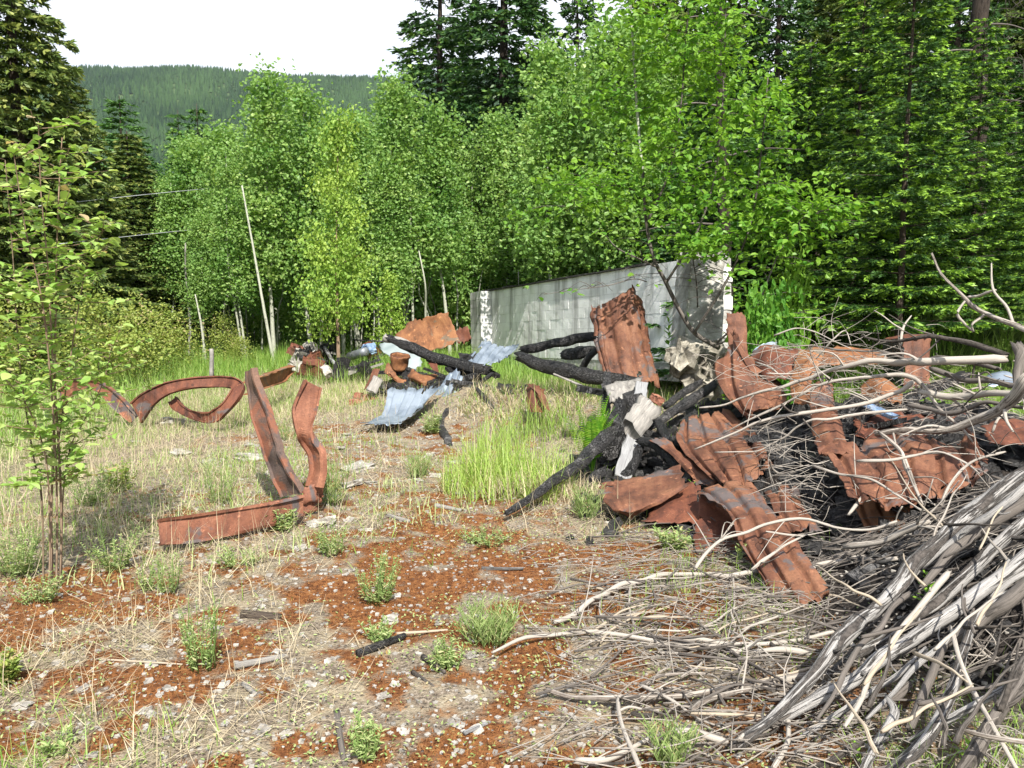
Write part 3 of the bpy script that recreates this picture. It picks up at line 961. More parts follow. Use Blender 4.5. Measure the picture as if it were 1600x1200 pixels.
# ================================================================== TREES
def branchy(trunk_pts, n, len_fn, up, r_fn, t0=0.25, curve=0.3, seg=6):
    """first-order limbs along a trunk; returns list of point arrays"""
    C = spline(trunk_pts, 60)
    out = []
    ga = random.random() * 6
    for k in range(n):
        t = t0 + (1 - t0) * (k + random.random()) / n
        p = C[int(min(59, t * 59))]
        ga += 2.399 + random.uniform(-.5, .5)
        L = len_fn(t) * random.uniform(.75, 1.2)
        e = up(t)
        d = np.array([math.cos(ga) * math.cos(e), math.sin(ga) * math.cos(e), math.sin(e)])
        pts = [p]
        for i in range(seg):
            d = unit(d + np.array([random.uniform(-1, 1), random.uniform(-1, 1), random.uniform(-.5, 1) * curve]) * 0.16)
            pts.append(pts[-1] + d * L / seg)
        out.append((np.array(pts), r_fn(t)))
    return out

def make_leafy(name, h, nleaf, leaf, mat, bark, width, r0, nb=26, t0=0.3, lean=0.03, hang=0.3, cluster=0.22, up=0.6, wv=0.8, seedv=0, dens_top=1.0, shape=0.6):
    """small broad-leaved tree standing at the origin: returns meshes (trunk, branches, crown)"""
    random.seed(seedv)
    top = np.array([random.uniform(-1, 1) * lean * h, random.uniform(-1, 1) * lean * h, h])
    mid = top * 0.5 + np.array([random.uniform(-1, 1), random.uniform(-1, 1), 0]) * lean * h * 0.6
    tp = [np.zeros(3) - [0, 0, .1], mid * .5, mid, top]
    trunk = tube(tp, r0, r0 * 0.12, sides=7, seg=18, rough=0.05, seed=seedv)
    lf = lambda t: width * (max(0.05, 1 - t) ** shape) * min(1, 0.35 + (t - t0) * 4 + 0.25)
    bs = branchy(tp, nb, lf, lambda t: up + 0.5 * t * random.uniform(.4, 1.2), lambda t: r0 * 0.28 * (1 - t * .8), t0)
    bt_ = [tube(p, r, r * 0.25, sides=4, seg=6) for p, r in bs]
    ends = []
    for p, r in bs:
        s = spline(p, 14)
        ends.append(s[4:])
    E = np.concatenate(ends + [spline(tp, 30)[20:]])
    c = E[rng.integers(0, len(E), nleaf)]
    off = np.clip(rng.normal(size=(nleaf, 3)), -1.7, 1.7) * cluster * (0.6 + 0.8 * rng.random((nleaf, 1)))
    pos = c + off
    ax = rdir(nleaf) * (1 - hang) + np.array([0, 0, -1.0]) * hang
    sz = leaf * rng.uniform(.7, 1.25, nleaf)
    # leaf colour differs from spray to spray
    tint = np.clip(0.5 + 0.33 * fbm(pos[:, 0] * 1.3, pos[:, 1] * 1.3, pos[:, 2] * 1.3, seedv, 2) + rng.normal(size=nleaf) * 0.18, 0, 1)
    cr = leafquads(pos, ax, rdir(nleaf) + np.array([0, -.2, .7]), sz, sz * wv, tint)
    return (mesh('trunk', *trunk[:2], bark, trunk[2]), mesh('branches', *join(bt_)[:2], bark, join(bt_)[2]), mesh('crown', cr[0], cr[1], mat, None, cr[3], smooth=False))

def plant_tree(name, meshes, loc, rz, sc, label, cat, group=None):
    r = empty(name, loc, label, cat, group)
    r.rotation_euler = (0, 0, rz)
    r.scale = sc if isinstance(sc, tuple) else (sc, sc, sc)
    for m in meshes:
        c = bpy.data.objects.new(m.name.split('.')[0], m)
        COL.objects.link(c); c.parent = r
        if m.name.startswith('branches'): c['kind'] = 'stuff'
    return r

def top_scale(d, ytop, base_z, h):
    dx, dy, dz = ray(800, ytop)
    return (CZ + dz * d / dy - base_z) / h

def at_px(px, d):
    x = (px - 800) / F * d * 1.0
    return on_ground(x, d)

# ---- aspens
aspens = [make_leafy('aspen', 7.0, 8000, 0.088, M['aspen_leaf'], M['aspen_bark'], 1.35, 0.055, 26, 0.40 + 0.02 * k, 0.05, 0.35, 0.23, 0.55, 0.9, 100 + k, shape=.42) for k in range(6)]
thin = [make_leafy('aspen', 7.0, 3600, 0.085, M['aspen_leaf'], M['aspen_bark'], 1.0, 0.04, 18, 0.38, 0.06, 0.35, 0.20, 0.6, 0.9, 200 + k, shape=.45) for k in range(3)]
aspen_front = [  # px, d, ytop, variant, label
    (428, 20.5, 138, 0, 'tall aspen whose pale crown tip rises highest left of the thicket'),
    (487, 21.5, 150, 1, 'aspen with rounded crown tip just right of the tallest left one'),
    (345, 21.0, 205, 2, 'aspen with spreading pale crown at the left end of the thicket'),
    (560, 22.0, 190, 3, 'aspen with even green crown behind the lone birch sapling'),
    (640, 20.5, 150, 4, 'aspen with a feathery pointed crown left of the old fir trunk'),
    (705, 21.0, 180, 5, 'aspen with narrow crown in front of the old fir trunk'),
    (790, 23.5, 190, 0, 'shadier aspen behind the left end of the block wall'),
    (870, 19.0, 85, 1, 'tall aspen with bright crown right of the old fir trunk'),
    (935, 18.0, 45, 2, 'tallest aspen over the middle of the block wall'),
    (985, 17.5, 60, 3, 'dense aspen over the right half of the block wall'),
    (300, 23.0, 235, 4, 'low aspen beside the left conifers under the wires'),
    (265, 22.5, 285, 5, 'short bushy aspen at the far left edge of the thicket'),
    (610, 19.5, 260, 2, 'short aspen behind the grey and rusty panels'),
]
for i, (px, d, yt, v, lab) in enumerate(aspen_front):
    loc = at_px(px, d)
    s = top_scale(d, yt, loc.z, 7.0)
    plant_tree('aspen_tree', aspens[v], loc, random.random() * 6.28, (s * 1.2, s * 1.2, s), lab, 'tree', 'aspens behind the clearing')
random.seed(11)
for i in range(92):
    px = random.uniform(235, 1120); d = random.uniform(19.5, 33) if px < 760 else random.uniform(16.5, 30)
    yt = np.interp(px, [250, 330, 430, 560, 640, 700, 760, 870, 940, 1100], [300, 230, 185, 200, 180, 215, 200, 130, 80, 60]) + random.uniform(0, 110)
    loc = at_px(px, d); loc.x += random.uniform(-.3, .3)
    if d < 24 and px > 725 and loc.x < WA.x + (22 - d) * 0.39 + 1.0: 
        continue
    s = top_scale(d, yt, loc.z, 7.0)
    v = thin[random.randint(0, 2)] if random.random() < .45 else aspens[random.randint(0, 5)]
    plant_tree('aspen_tree', v, loc, random.random() * 6.28, (s * 1.2, s * 1.2, s), 'slender pale stemmed aspen crowded among others in the thicket behind the clearing', 'tree', 'aspens crowded in the thicket')
# bare pale stems seen in the shade under the crowns
random.seed(12)
stems = [tube([(0, 0, -.1), (random.uniform(-.1, .1), 0, 1.3), (random.uniform(-.25, .25), 0, 1.9), (random.uniform(-.5, .5), .1, 2.7)], 0.026, 0.012, sides=5, seg=10, rough=.05, seed=k) for k in range(4)]
stem_m = [mesh('bare_stem', s[0], s[1], M['aspen_bark'], s[2]) for s in stems]
for i in range(64):
    px = random.uniform(500, 760) if i < 40 else (random.uniform(280, 520) if i < 46 else random.uniform(800, 1000))
    d = random.uniform(19.8, 26)
    loc = at_px(px, d)
    if px > 725 and loc.x < WA.x + (22 - d) * 0.39 + 0.5 and d < 22.8: continue
    o = bpy.data.objects.new('bare_aspen', stem_m[i % 4]); COL.objects.link(o)
    o.location = loc; o.rotation_euler = (random.uniform(-.06, .06), random.uniform(-.06, .06), random.random() * 6); sc = random.uniform(.8, 1.3)
    o.scale = (sc * random.uniform(.7, 1.4),) * 2 + (sc,)
    tag(o, 'thin bare pale aspen stem in the shade under the thicket', 'tree', 'bare stems under the thicket')
# leaning white stems at the clearing edge
def edge_stem(pts, r, lab):
    pp = [P(a, b, d) for a, b, d in pts]
    pp[0].z = float(H(pp[0].x, pp[0].y)) - 0.05
    o = put('leaning_aspen', tube(pp, r, r * .45, sides=7, seg=20, rough=.05, seed=int(pts[0][0])), M['aspen_bark'], loc=pp[0])
    tag(o, lab, 'tree')
edge_stem([(429, 560, 19.0), (412, 480, 19.0), (398, 400, 19.1), (378, 290, 19.2)], 0.042, 'white leaning aspen stem rising from the clearing edge right of the grass')
edge_stem([(386, 540, 19.6), (372, 470, 19.6), (362, 420, 19.7), (352, 370, 19.8)], 0.032, 'thin white stem leaning left beside the thicker white stem')
edge_stem([(322, 545, 19.4), (314, 505, 19.4), (305, 460, 19.5)], 0.035, 'short pale stem above the bright grass at the far edge')
edge_stem([(645, 420, 20.2), (642, 360, 20.2), (640, 300, 20.3)], 0.035, 'pale upright stem glimpsed in the middle of the thicket')

# ---- lone birch sapling in the clearing
def near_leaf_mesh(name, L, W, mat, kind='oval'):
    if kind == 'oval':
        t = np.array([0, .12, .32, .55, .78, 1.0]); wd_ = np.array([0, .62, 1.0, .92, .55, 0]) * W / 2
    else:                                         # three pointed lobes
        t = np.array([0, .08, .30, .42, .52, .70, .80, 1.0]); wd_ = np.array([.02, .42, 1.0, .52, .80, .42, .34, 0]) * W / 2
    n = len(t)
    V = [(0, ti * L, -0.10 * L * ti * ti) for ti in t]
    V += [(wi, ti * L * (1 if kind == 'oval' else 1), 0.14 * wi - 0.10 * L * ti * ti) for ti, wi in zip(t, wd_)]
    V += [(-wi, ti * L, 0.14 * wi - 0.10 * L * ti * ti) for ti, wi in zip(t, wd_)]
    Fq = []
    for i in range(n - 1):
        Fq.append([i, n + i, n + i + 1, i + 1]); Fq.append([i, i + 1, 2 * n + i + 1, 2 * n + i])
    return mesh(name, V, [np.array(Fq)], mat, None, np.full(len(V), .5), smooth=True)

def hang_leaf(root, me, pos, axis, nrm, s):
    a = Vector(axis).normalized(); x = a.cross(Vector(nrm)).normalized(); z = x.cross(a)
    o = bpy.data.objects.new('leaf', me); COL.objects.link(o); o.parent = root
    mt = Matrix((x, a, z)).transposed().to_4x4()
    o.matrix_local = Matrix.Translation(Vector(pos) - root.location) @ mt @ Matrix.Scale(s, 4)
    return o

bir = make_leafy('birch', 6.2, 6500, 0.095, M['birch_leaf'], M['sap_bark'], 1.45, 0.06, 30, 0.22, 0.03, 0.45, 0.19, 0.15, 0.8, 311, shape=0.5)
loc = at_px(528, 17.0)
s_ = top_scale(17.0, 185, loc.z, 6.2)
plant_tree('birch_sapling', bir, loc, 1.0, (s_ * 0.9, s_ * 0.9, s_), 'lone bright yellow green birch sapling standing at the far side of the clearing', 'tree')
bir2 = make_leafy('birch', 3.4, 2000, 0.10, M['birch_leaf'], M['sap_bark'], 1.1, 0.03, 22, 0.12, 0.02, 0.3, 0.15, 0.3, 0.8, 312)
for px, d, yt, lab in ((612, 18.6, 430, 'small bright sapling with flat leaf sprays left of the tilted rusty panel'),):
    loc = at_px(px, d)
    s_ = top_scale(d, yt, loc.z, 3.4)
    plant_tree('young_sapling', bir2, loc, random.random() * 6, s_, lab, 'tree', 'young saplings in front of the thicket')

thicket_bush = make_leafy('bush', 2.2, 1500, 0.11, M['aspen_leaf'], M['dark_branch'], 1.15, 0.02, 24, 0.04, 0.05, 0.2, 0.2, 0.5, 0.8, 420, shape=0.35)
# ---- bushes at the left edge
bush = [make_leafy('bush', 2.2, 2600, 0.075, M['bush_leaf'], M['sap_bark'], 1.15, 0.02, 30, 0.04, 0.05, 0.2, 0.17, 0.5, 0.75, 400 + k, shape=0.35) for k in range(2)]
for px, d, yt, v, sc, lab in ((215, 15.5, 490, 0, .8, 'yellowish leafy bush at the clearing edge right of the foreground sapling'), (150, 14.0, 475, 1, .85, 'pale leafy bush behind the foreground sapling'), (262, 17.5, 492, 1, .8, 'cream tipped bush under the left conifers'), (60, 15.5, 470, 0, .9, 'leafy bush at the far left behind the sapling stems'),
                          (375, 18.3, 535, 0, .5, 'small yellow green bush beside the white leaning stem'), (-20, 13.5, 480, 1, .9, 'leafy bush cut by the left edge of the picture'), (350, 19.6, 500, 1, .6, 'green bush at the foot of the white stems')):
    loc = at_px(px, d)
    s_ = top_scale(d, yt, loc.z, 2.2)
    plant_tree('leafy_bush', bush[v], loc, random.random() * 6, (sc, sc, s_), lab, 'bush', 'bushes along the left edge')

# ---- undergrowth in the shade of the thicket
random.seed(71)
for i in range(44):
    px = random.uniform(180, 800); d = random.uniform(23.5, 34)
    loc = at_px(px, d)
    if px > 740 and d < 26: continue
    r_ = plant_tree('leafy_bush', thicket_bush, loc, random.random() * 6, (random.uniform(.9, 1.5),) * 2 + (random.uniform(.8, 1.5),), 'dark leafy bush in the shade behind the aspen stems', 'bush', 'undergrowth behind the aspen stems')

# ---- conifers
def make_conifer(h, n_wh, Lmax, mat, bark, r0, seedv, droop=0.25, per=6, twig=0.30, needle=(0.05, 0.018), nn=10, tip=0.25, z0=0.04, gap=0.0, updir=0.1, form=0.85, tips_bright=0.3, density=1.0, fresh=1.0):
    random.seed(seedv)
    rg = np.random.default_rng(seedv)
    tp = [(0, 0, -.2), (random.uniform(-.01, .01) * h, 0, h * .5), (random.uniform(-.01, .01) * h, 0, h)]
    trunk = tube(tp, r0, r0 * .1, sides=9, seg=24, rough=0.08, seed=seedv, rf=2)
    limbs = []
    NP, NA, NL, NW, NT = [], [], [], [], []
    for wi in range(n_wh):
        fz = z0 + (1 - z0) * (wi + 0.3 * random.random()) / n_wh
        L0 = Lmax * (1 - fz) ** form + 0.12
        if random.random() < gap: continue
        a0 = random.random() * 6.28
        for b in range(per):
            if random.random() < .12: continue
            L = L0 * random.uniform(.65, 1.12)
            a = a0 + b * 2 * PI / per + random.uniform(-.3, .3)
            out = np.array([math.cos(a), math.sin(a), 0]); side = np.array([-math.sin(a), math.cos(a), 0])
            zb = fz * h
            m = 8
            t = np.linspace(0, 1, m)
            dz = L * (updir * t - droop * t ** 1.6 + 0.12 * droop * t ** 4 * 3)
            pts = np.array([0, 0, zb]) + out[None, :] * (L * t)[:, None] + side[None, :] * (L * 0.06 * np.sin(t * 3 + random.random() * 6))[:, None]
            pts[:, 2] += dz
            limbs.append(tube(pts, max(.006, r0 * .16 * L / Lmax), .004, sides=4, seg=6))
            ntw = max(4, int(L / twig * 5 * density))
            tt = rg.uniform(0.12, 1.0, ntw)
            p = np.stack([np.interp(tt, t, pts[:, k]) for k in range(3)], 1)
            sg = np.where(rg.random(ntw) < .5, -1, 1)
            tl = twig * (0.5 + 1.5 * (1 - tt)) * min(1.3, 0.5 + L * .35) * rg.uniform(.6, 1.2, ntw)
            d = out * 0.75 + side * (sg * rg.uniform(.4, 1.1, ntw))[:, None] + np.array([0, 0, 1]) * (rg.uniform(-.35, .05, ntw) - droop * 0.4)[:, None]
            d = unit(d)
            # needles along every twig
            q = rg.uniform(0.0, 1.0, (ntw, nn))
            q[:, 0] = 1.0
            pp = p[:, None, :] + d[:, None, :] * (tl[:, None] * q)[..., None]
            ang = rg.uniform(0, 2 * PI, (ntw, nn))
            u1 = unit(np.cross(d, [0, 0, 1.0])); u2 = np.cross(u1, d)
            nd_ = d[:, None, :] * 0.8 + (np.cos(ang)[..., None] * u1[:, None, :] * 0.9 + np.sin(ang)[..., None] * u2[:, None, :] * 0.35)
            NP.append(pp.reshape(-1, 3)); NA.append(nd_.reshape(-1, 3))
            outer = (tt[:, None] * L / Lmax * 0.25 + np.clip(q - (1 - tip), 0, 1) / tip * 0.75)
            newg = (rg.random(ntw) < tips_bright)[:, None] * (q > 1 - tip)
            NT.append(np.where(newg > 0, rg.uniform(.93, 1.0, q.shape), rg.uniform(0, .85, q.shape)).ravel()); NL.append(np.where(newg > 0, fresh, 1.0).ravel())
    pos = np.concatenate(NP); ax = np.concatenate(NA); tn = np.concatenate(NT)
    n = len(pos)
    fz_ = np.concatenate(NL); L = needle[0] * rg.uniform(.7, 1.25, n) * fz_; W_ = needle[1] * rg.uniform(.7, 1.3, n) * fz_
    up = rdir(n) * 1.3 + np.array([0, 0, 0.25])
    a = unit(ax); s = unit(np.cross(up, a))
    V = np.zeros((n, 4, 3))
    V[:, 0] = pos - a * L[:, None] * .15
    V[:, 1] = pos + a * L[:, None] * .45 - s * W_[:, None] / 2
    V[:, 2] = pos + a * L[:, None]
    V[:, 3] = pos + a * L[:, None] * .45 + s * W_[:, None] / 2
    o = (np.arange(n) * 4)[:, None]
    Q = o + np.array([[0, 1, 2, 3]])
    lb = join(limbs)
    return (mesh('trunk', *trunk[:2], bark, trunk[2]), mesh('branches', lb[0], lb[1], bark, lb[2]), mesh('crown', V.reshape(-1, 3), [Q], mat, None, np.repeat(tn, 4), smooth=False)), n

old_fir, n1 = make_conifer(17, 40, 4.3, M['old_fir'], M['bark'], 0.34, 501, droop=0.42, per=7, twig=0.5, needle=(0.25, 0.085), nn=9, z0=0.08, density=1.35, tips_bright=.3)
sparse_fir, n2 = make_conifer(20, 38, 4.6, M['fir_needle'], M['bark'], 0.30, 502, droop=0.32, per=6, twig=0.55, needle=(0.25, 0.09), nn=9, z0=0.10, gap=0.10, density=1.3, tips_bright=.25)
young_fir, n3 = make_conifer(7.6, 26, 2.15, M['young_fir'], M['bark'], 0.07, 503, droop=0.12, per=7, twig=0.27, needle=(0.07, 0.022), nn=18, z0=0.13, updir=0.12, density=1.5, tips_bright=.5, tip=0.45, fresh=1.25)
spruce, n4 = make_conifer(10, 30, 1.9, M['spruce'], M['bark'], 0.12, 504, droop=0.15, per=7, twig=0.35, needle=(0.17, 0.06), nn=8, z0=0.04, updir=0.15, tips_bright=.2)
print('needles', n1, n2, n3, n4)

def fir(kind, px, d, yt, h, rz, lab, cat='tree', group=None, wsc=1.0, name='fir_tree'):
    loc = at_px(px, d)
    s = top_scale(d, yt, loc.z, h)
    return plant_tree(name, kind, loc, rz, (s * wsc, s * wsc, s), lab, cat, group)
fir(old_fir, 45, 17.0, -330, 17, 0.4, 'tall olive green fir with drooping boughs towering at the left edge', wsc=.82)
fir(old_fir, 132, 19.5, 125, 17, 2.1, 'shorter olive fir whose tip shows against the mountain on the left', wsc=1.3)
fir(old_fir, 215, 23.0, 205, 17, 3.3, 'low dark fir right of the shorter olive fir, beneath the wires', wsc=1.5)
fir(old_fir, -90, 15.0, -250, 17, 4.2, 'dark fir partly cut off by the left edge of the picture', wsc=.85)
fir(spruce, 205, 27.0, 150, 10, 5.1, 'spruce standing between the olive firs and the mountain', name='spruce_tree', wsc=1.35)
fir(spruce, 345, 33.0, 215, 10, 1.9, 'spruce with broad skirt left of the tallest aspen', name='spruce_tree', wsc=1.5)
fir(spruce, 292, 30.0, 172, 10, 0.6, 'bluish spruce with thin tip right of the left firs', name='spruce_tree')
fir(spruce, 322, 28.0, 162, 10, 2.6, 'green spruce with pointed tip beside the bluish one', name='spruce_tree')
fir(spruce, 235, 25.0, 215, 10, 1.6, 'spruce half hidden behind the shorter olive fir', name='spruce_tree', wsc=1.2)
fir(spruce, 262, 24.0, 300, 10, 3.6, 'low spruce crossed by the two wires', name='spruce_tree', wsc=1.3)
fir(sparse_fir, 788, 27.0, -330, 20, 1.1, 'big old fir with thick bare trunk rising above the aspens', wsc=1.0)
fir(sparse_fir, 690, 33.0, -160, 20, 3.3, 'second old fir with ragged boughs left of the big trunk', wsc=1.05)
fir(young_fir, 1405, 10.6, -150, 7.6, 0.3, 'young fir with bright new tips right of the block wall')
fir(young_fir, 1625, 10.2, 60, 7.6, 2.3, 'young bright tipped fir cut by the right edge of the picture')
fir(young_fir, 1250, 13.5, 60, 7.6, 4.0, 'shaded young fir behind the leafy maple', wsc=1.1)
FIRLAB = ['dark fir directly behind the leafy maple crown', 'dark fir left of the shaded young fir', 'dark fir close behind the young bright tipped fir', 'dark fir just left of the thick dead trunk', 'dark fir right of the thick dead trunk', 'dark fir at the far right edge of the forest',
          'deep forest fir behind the maple, left part of its crown', 'deep forest fir between maple and young fir', 'deep forest fir behind the thick dead trunk', 'deep forest fir behind the middle of the young fir', 'deep forest fir at the right edge behind all others', 'tall fir right of the big old fir trunk, behind the aspens']
random.seed(21)
for i, (px, d, yt, h) in enumerate(((1100, 22, -260, 20), (1200, 19, -200, 20), (1330, 20, -300, 20), (1470, 17, -250, 20), (1590, 19, -300, 20), (1700, 15, -200, 20), (1010, 30, -150, 20), (1270, 27, -200, 20), (1540, 26, -300, 20), (1420, 28, -260, 20), (1680, 24, -260, 20), (900, 34, -80, 20))):
    fir(sparse_fir if i % 2 else old_fir, px, d, yt, 20 if i % 2 else 17, random.random() * 6, FIRLAB[i], group='dark firs of the forest behind', wsc=random.uniform(.8, 1.0))
for i in range(30):
    px = random.uniform(200, 1000); d = random.uniform(42, 85)
    yt = np.interp(px, [200, 400, 560, 640, 1000], [230, 215, 185, 175, 120]) + random.uniform(0, 35)
    fir(spruce, px, d, yt, 10, random.random() * 6, 'distant conifer showing between the aspen tops and the mountain', group='conifers beyond the aspen thicket', wsc=1.3, name='spruce_tree')
fir(young_fir, 1330, 12.6, -40, 7.6, 5.2, 'bright tipped fir between the maple and the tallest young fir', wsc=1.1)
fir(young_fir, 1510, 11.8, 20, 7.6, 1.2, 'bright tipped fir in front of the thick dead trunk', wsc=1.05)
for i in range(30):
    px = random.uniform(1050, 1760); d = random.uniform(13.5, 22)
    fir(spruce, px, d, random.uniform(60, 360), 10, random.random() * 6, 'shaded undergrowth spruce standing in the dark forest on the right', group='small spruces in the right hand forest', wsc=1.5, name='spruce_tree')

# bare dark trunks on the right, with dead twigs
def dead_trunk(px0, px1, d, r, ytop, lab, seed, twigs=40):
    base = at_px(px0, d)
    topp = P(px1, ytop, d)
    t = empty('dead_tree', base, lab, 'tree')
    put('trunk', tube([base - Vector((0, 0, .2)), base.lerp(topp, .5), topp], r, r * .7, sides=12, seg=30, rough=.12, seed=seed, rf=2), M['shaded_bark'], t)
    random.seed(seed)
    for k in range(10):
        h0 = random.uniform(.25, .95); p = base.lerp(topp, h0)
        a = random.uniform(-.7, 3.8); L = random.uniform(.6, 1.5)
        d_ = Vector((math.cos(a), -abs(math.sin(a)) * .6, random.uniform(-.1, .5)))
        put('branch', tube([p, p + d_ * L * .5 + Vector((0, 0, -.05)), p + d_ * L + Vector((0, 0, -.25))], .02, .004, sides=5, seg=10, rough=.1, seed=k), M['dark_branch'], t)
    ps = []
    for k in range(twigs):
        p = base.lerp(topp, random.uniform(.3, 1)) + Vector((random.uniform(.0, 1.0), random.uniform(-.5, .5), 0))
        q = p + Vector((random.uniform(-.5, .5), random.uniform(-.3, .3), random.uniform(-.6, .2)))
        ps.append(tube([p, (p + q) / 2 + Vector((random.uniform(-.1, .1), 0, .05)), q], .007, .002, sides=4, seg=5))
    s = put('twigs', join(ps), M['dark_branch'], t); s['kind'] = 'stuff'
dead_trunk(1515, 1535, 13.6, .17, -120, 'thick dark dead trunk with bare twigs at the right', 61, 160)
dead_trunk(1142, 1120, 12.9, .11, -60, 'dark trunk standing right behind the concrete buttress', 63, 8)


# ---- leafy maple in front of the wall, every nearest leaf its own part
random.seed(31)
maple_leaf = [near_leaf_mesh('leaf', 0.105, 0.085, M['maple_leaf'], 'lobed'), near_leaf_mesh('leaf', 0.095, 0.065, M['maple_leaf'], 'oval')]
mp_base = P(1122, 540, 10.3)
maple = empty('maple_tree', mp_base, 'leafy bright green maple arching from the buttress foot over the block wall', 'tree')
def mtube(nm, pts, r0, r1, mat, par, sides=7, seed=0):
    pp = [P(a, b, d) for a, b, d in pts]
    put(nm, tube(pp, r0, r1, sides=sides, seg=26, rough=.06, seed=seed), mat, par)
    return pp
main = [
    ([(1124, 544, 10.3), (1085, 520, 10.25), (1060, 482, 10.2), (1040, 440, 10.15), (1022, 405, 10.1), (1010, 350, 10.1), (1004, 270, 10.1)], .032, .018),
    ([(1028, 418, 10.1), (1000, 405, 9.9), (965, 388, 9.7), (945, 366, 9.6)], .014, .006),
    ([(1010, 440, 10.1), (990, 436, 9.8), (950, 446, 9.5), (905, 452, 9.3), (850, 460, 9.2)], .008, .003),
    ([(1004, 270, 10.1), (996, 180, 10.2), (990, 90, 10.2), (982, -40, 10.3)], .020, .012),
    ([(1010, 350, 10.1), (1045, 270, 9.9), (1062, 180, 9.8), (1072, 60, 9.8), (1080, -40, 9.8)], .016, .006),
    ([(1042, 440, 10.15), (1090, 360, 10.0), (1120, 260, 9.9), (1130, 140, 9.9), (1135, -20, 9.9)], .018, .006),
    ([(1085, 520, 10.2), (1140, 430, 9.9), (1175, 340, 9.8), (1190, 230, 9.8), (1200, 120, 9.8)], .018, .006),
    ([(1120, 535, 10.2), (1180, 480, 9.8), (1215, 400, 9.7), (1255, 340, 9.6), (1290, 330, 9.5)], .014, .004),
    ([(1000, 300, 10.1), (960, 290, 9.9), (920, 300, 9.8), (885, 330, 9.7)], .010, .003),
    ([(1120, 538, 10.2), (1170, 520, 9.7), (1220, 505, 9.6)], .012, .004),
    ([(1090, 480, 10.2), (1088, 440, 10.1), (1082, 400, 10.0), (1078, 350, 10.0)], .010, .004),
]
limb_pts = []
for k, (pts, r0, r1) in enumerate(main):
    pp = mtube('limb' if k else 'trunk', pts, r0, r1, M['dark_branch'] if k not in (3,) else M['aspen_bark'], maple, seed=k)
    limb_pts.append(spline(pp, 40))
# pale trunk section behind, from the photo's upper middle
tw = []
leafpos = []
for k, L in enumerate(limb_pts):
    ntw = (0, 8, 9, 26, 34, 36, 38, 26, 14, 16, 14)[k] if k else 10
    lo = 22 if k == 0 else 6
    for j in range(ntw):
        i = random.randint(lo, 39)
        p = L[i]
        a = random.uniform(0, 2 * PI); ln = random.uniform(.25, .75) * (1.0 if k not in (1, 2) else .5)
        d = unit(np.array([math.cos(a), math.sin(a) * .8, random.uniform(-.15, .45)]))
        e = p + d * ln + np.array([0, 0, -.06])
        m_ = p + d * ln * .5 + np.array([0, 0, random.uniform(0, .06)])
        tw.append(tube([p, m_, e], .0045, .0018, sides=4, seg=5))
        for s in np.linspace(.2, 1.0, max(4, int(ln * 17))):
            q = (1 - s) ** 2 * p + 2 * s * (1 - s) * m_ + s * s * e
            for sg in (-1, 1):
                if random.random() < .9:
                    sd_ = np.cross(d, [0, 0, 1]) * sg
                    leafpos.append((q + sd_ * .02 + np.array([random.uniform(-.02, .02), random.uniform(-.02, .02), random.uniform(-.02, .02)]), unit(d * .5 + sd_ * random.uniform(.4, 1) + np.array([0, 0, random.uniform(-.7, .1)]))))
s = put('twigs', join(tw), M['dark_branch'], maple); s['kind'] = 'stuff'
def proj(p):
    y = p[1]; z = p[2] - CZ
    f_ = y * math.cos(PITCH) - z * math.sin(PITCH); v_ = y * math.sin(PITCH) + z * math.cos(PITCH)
    return 800 + F * p[0] / f_, 600 - F * v_ / f_
def clear_of_wall(p):
    a, b = proj(p)
    if a < 1140 and b > 405: return random.random() < .10
    if a < 1060 and b > 360: return random.random() < .45
    if a >= 1140 and b > 400: return random.random() < .6
    return True
random.shuffle(leafpos)
leafpos = [q for q in leafpos if clear_of_wall(q[0])]
leafpos.sort(key=lambda q: q[0][1])
for q, a in leafpos[:290]:
    hang_leaf(maple, maple_leaf[random.random() < .6], q, a, (random.uniform(-.4, .4), random.uniform(-.5, .1), 1), random.uniform(.7, 1.25))
rest = leafpos[290:]
pos = np.array([q for q, a in rest]); ax = np.array([a for q, a in rest])
# plus the outer leaves of the crown between the twigs
ex = 7000
ci = rng.integers(0, len(pos), ex)
pos2 = np.vstack([pos, pos[ci] + rng.normal(size=(ex, 3)) * np.array([.16, .22, .13])]); ax2 = np.vstack([ax, unit(ax[ci] + rdir(ex) * .7)])
keep = np.array([clear_of_wall(q) for q in pos2])
pos2, ax2 = pos2[keep], ax2[keep]
nn_ = len(pos2)
t2 = np.clip(.5 + .35 * fbm(pos2[:, 0] * 2, pos2[:, 1] * 2, pos2[:, 2] * 2, 5, 2) + rng.normal(size=nn_) * .2, 0, 1)
g = leafquads(pos2, ax2, np.array([0, -.25, 1.0]) + rdir(nn_) * .9, .082 * rng.uniform(.6, 1.25, nn_), .060 * rng.uniform(.8, 1.2, nn_), t2)
s = put('crown', g, M['maple_leaf'], maple, smooth=False); s['kind'] = 'stuff'
print('maple leaves', nn_)

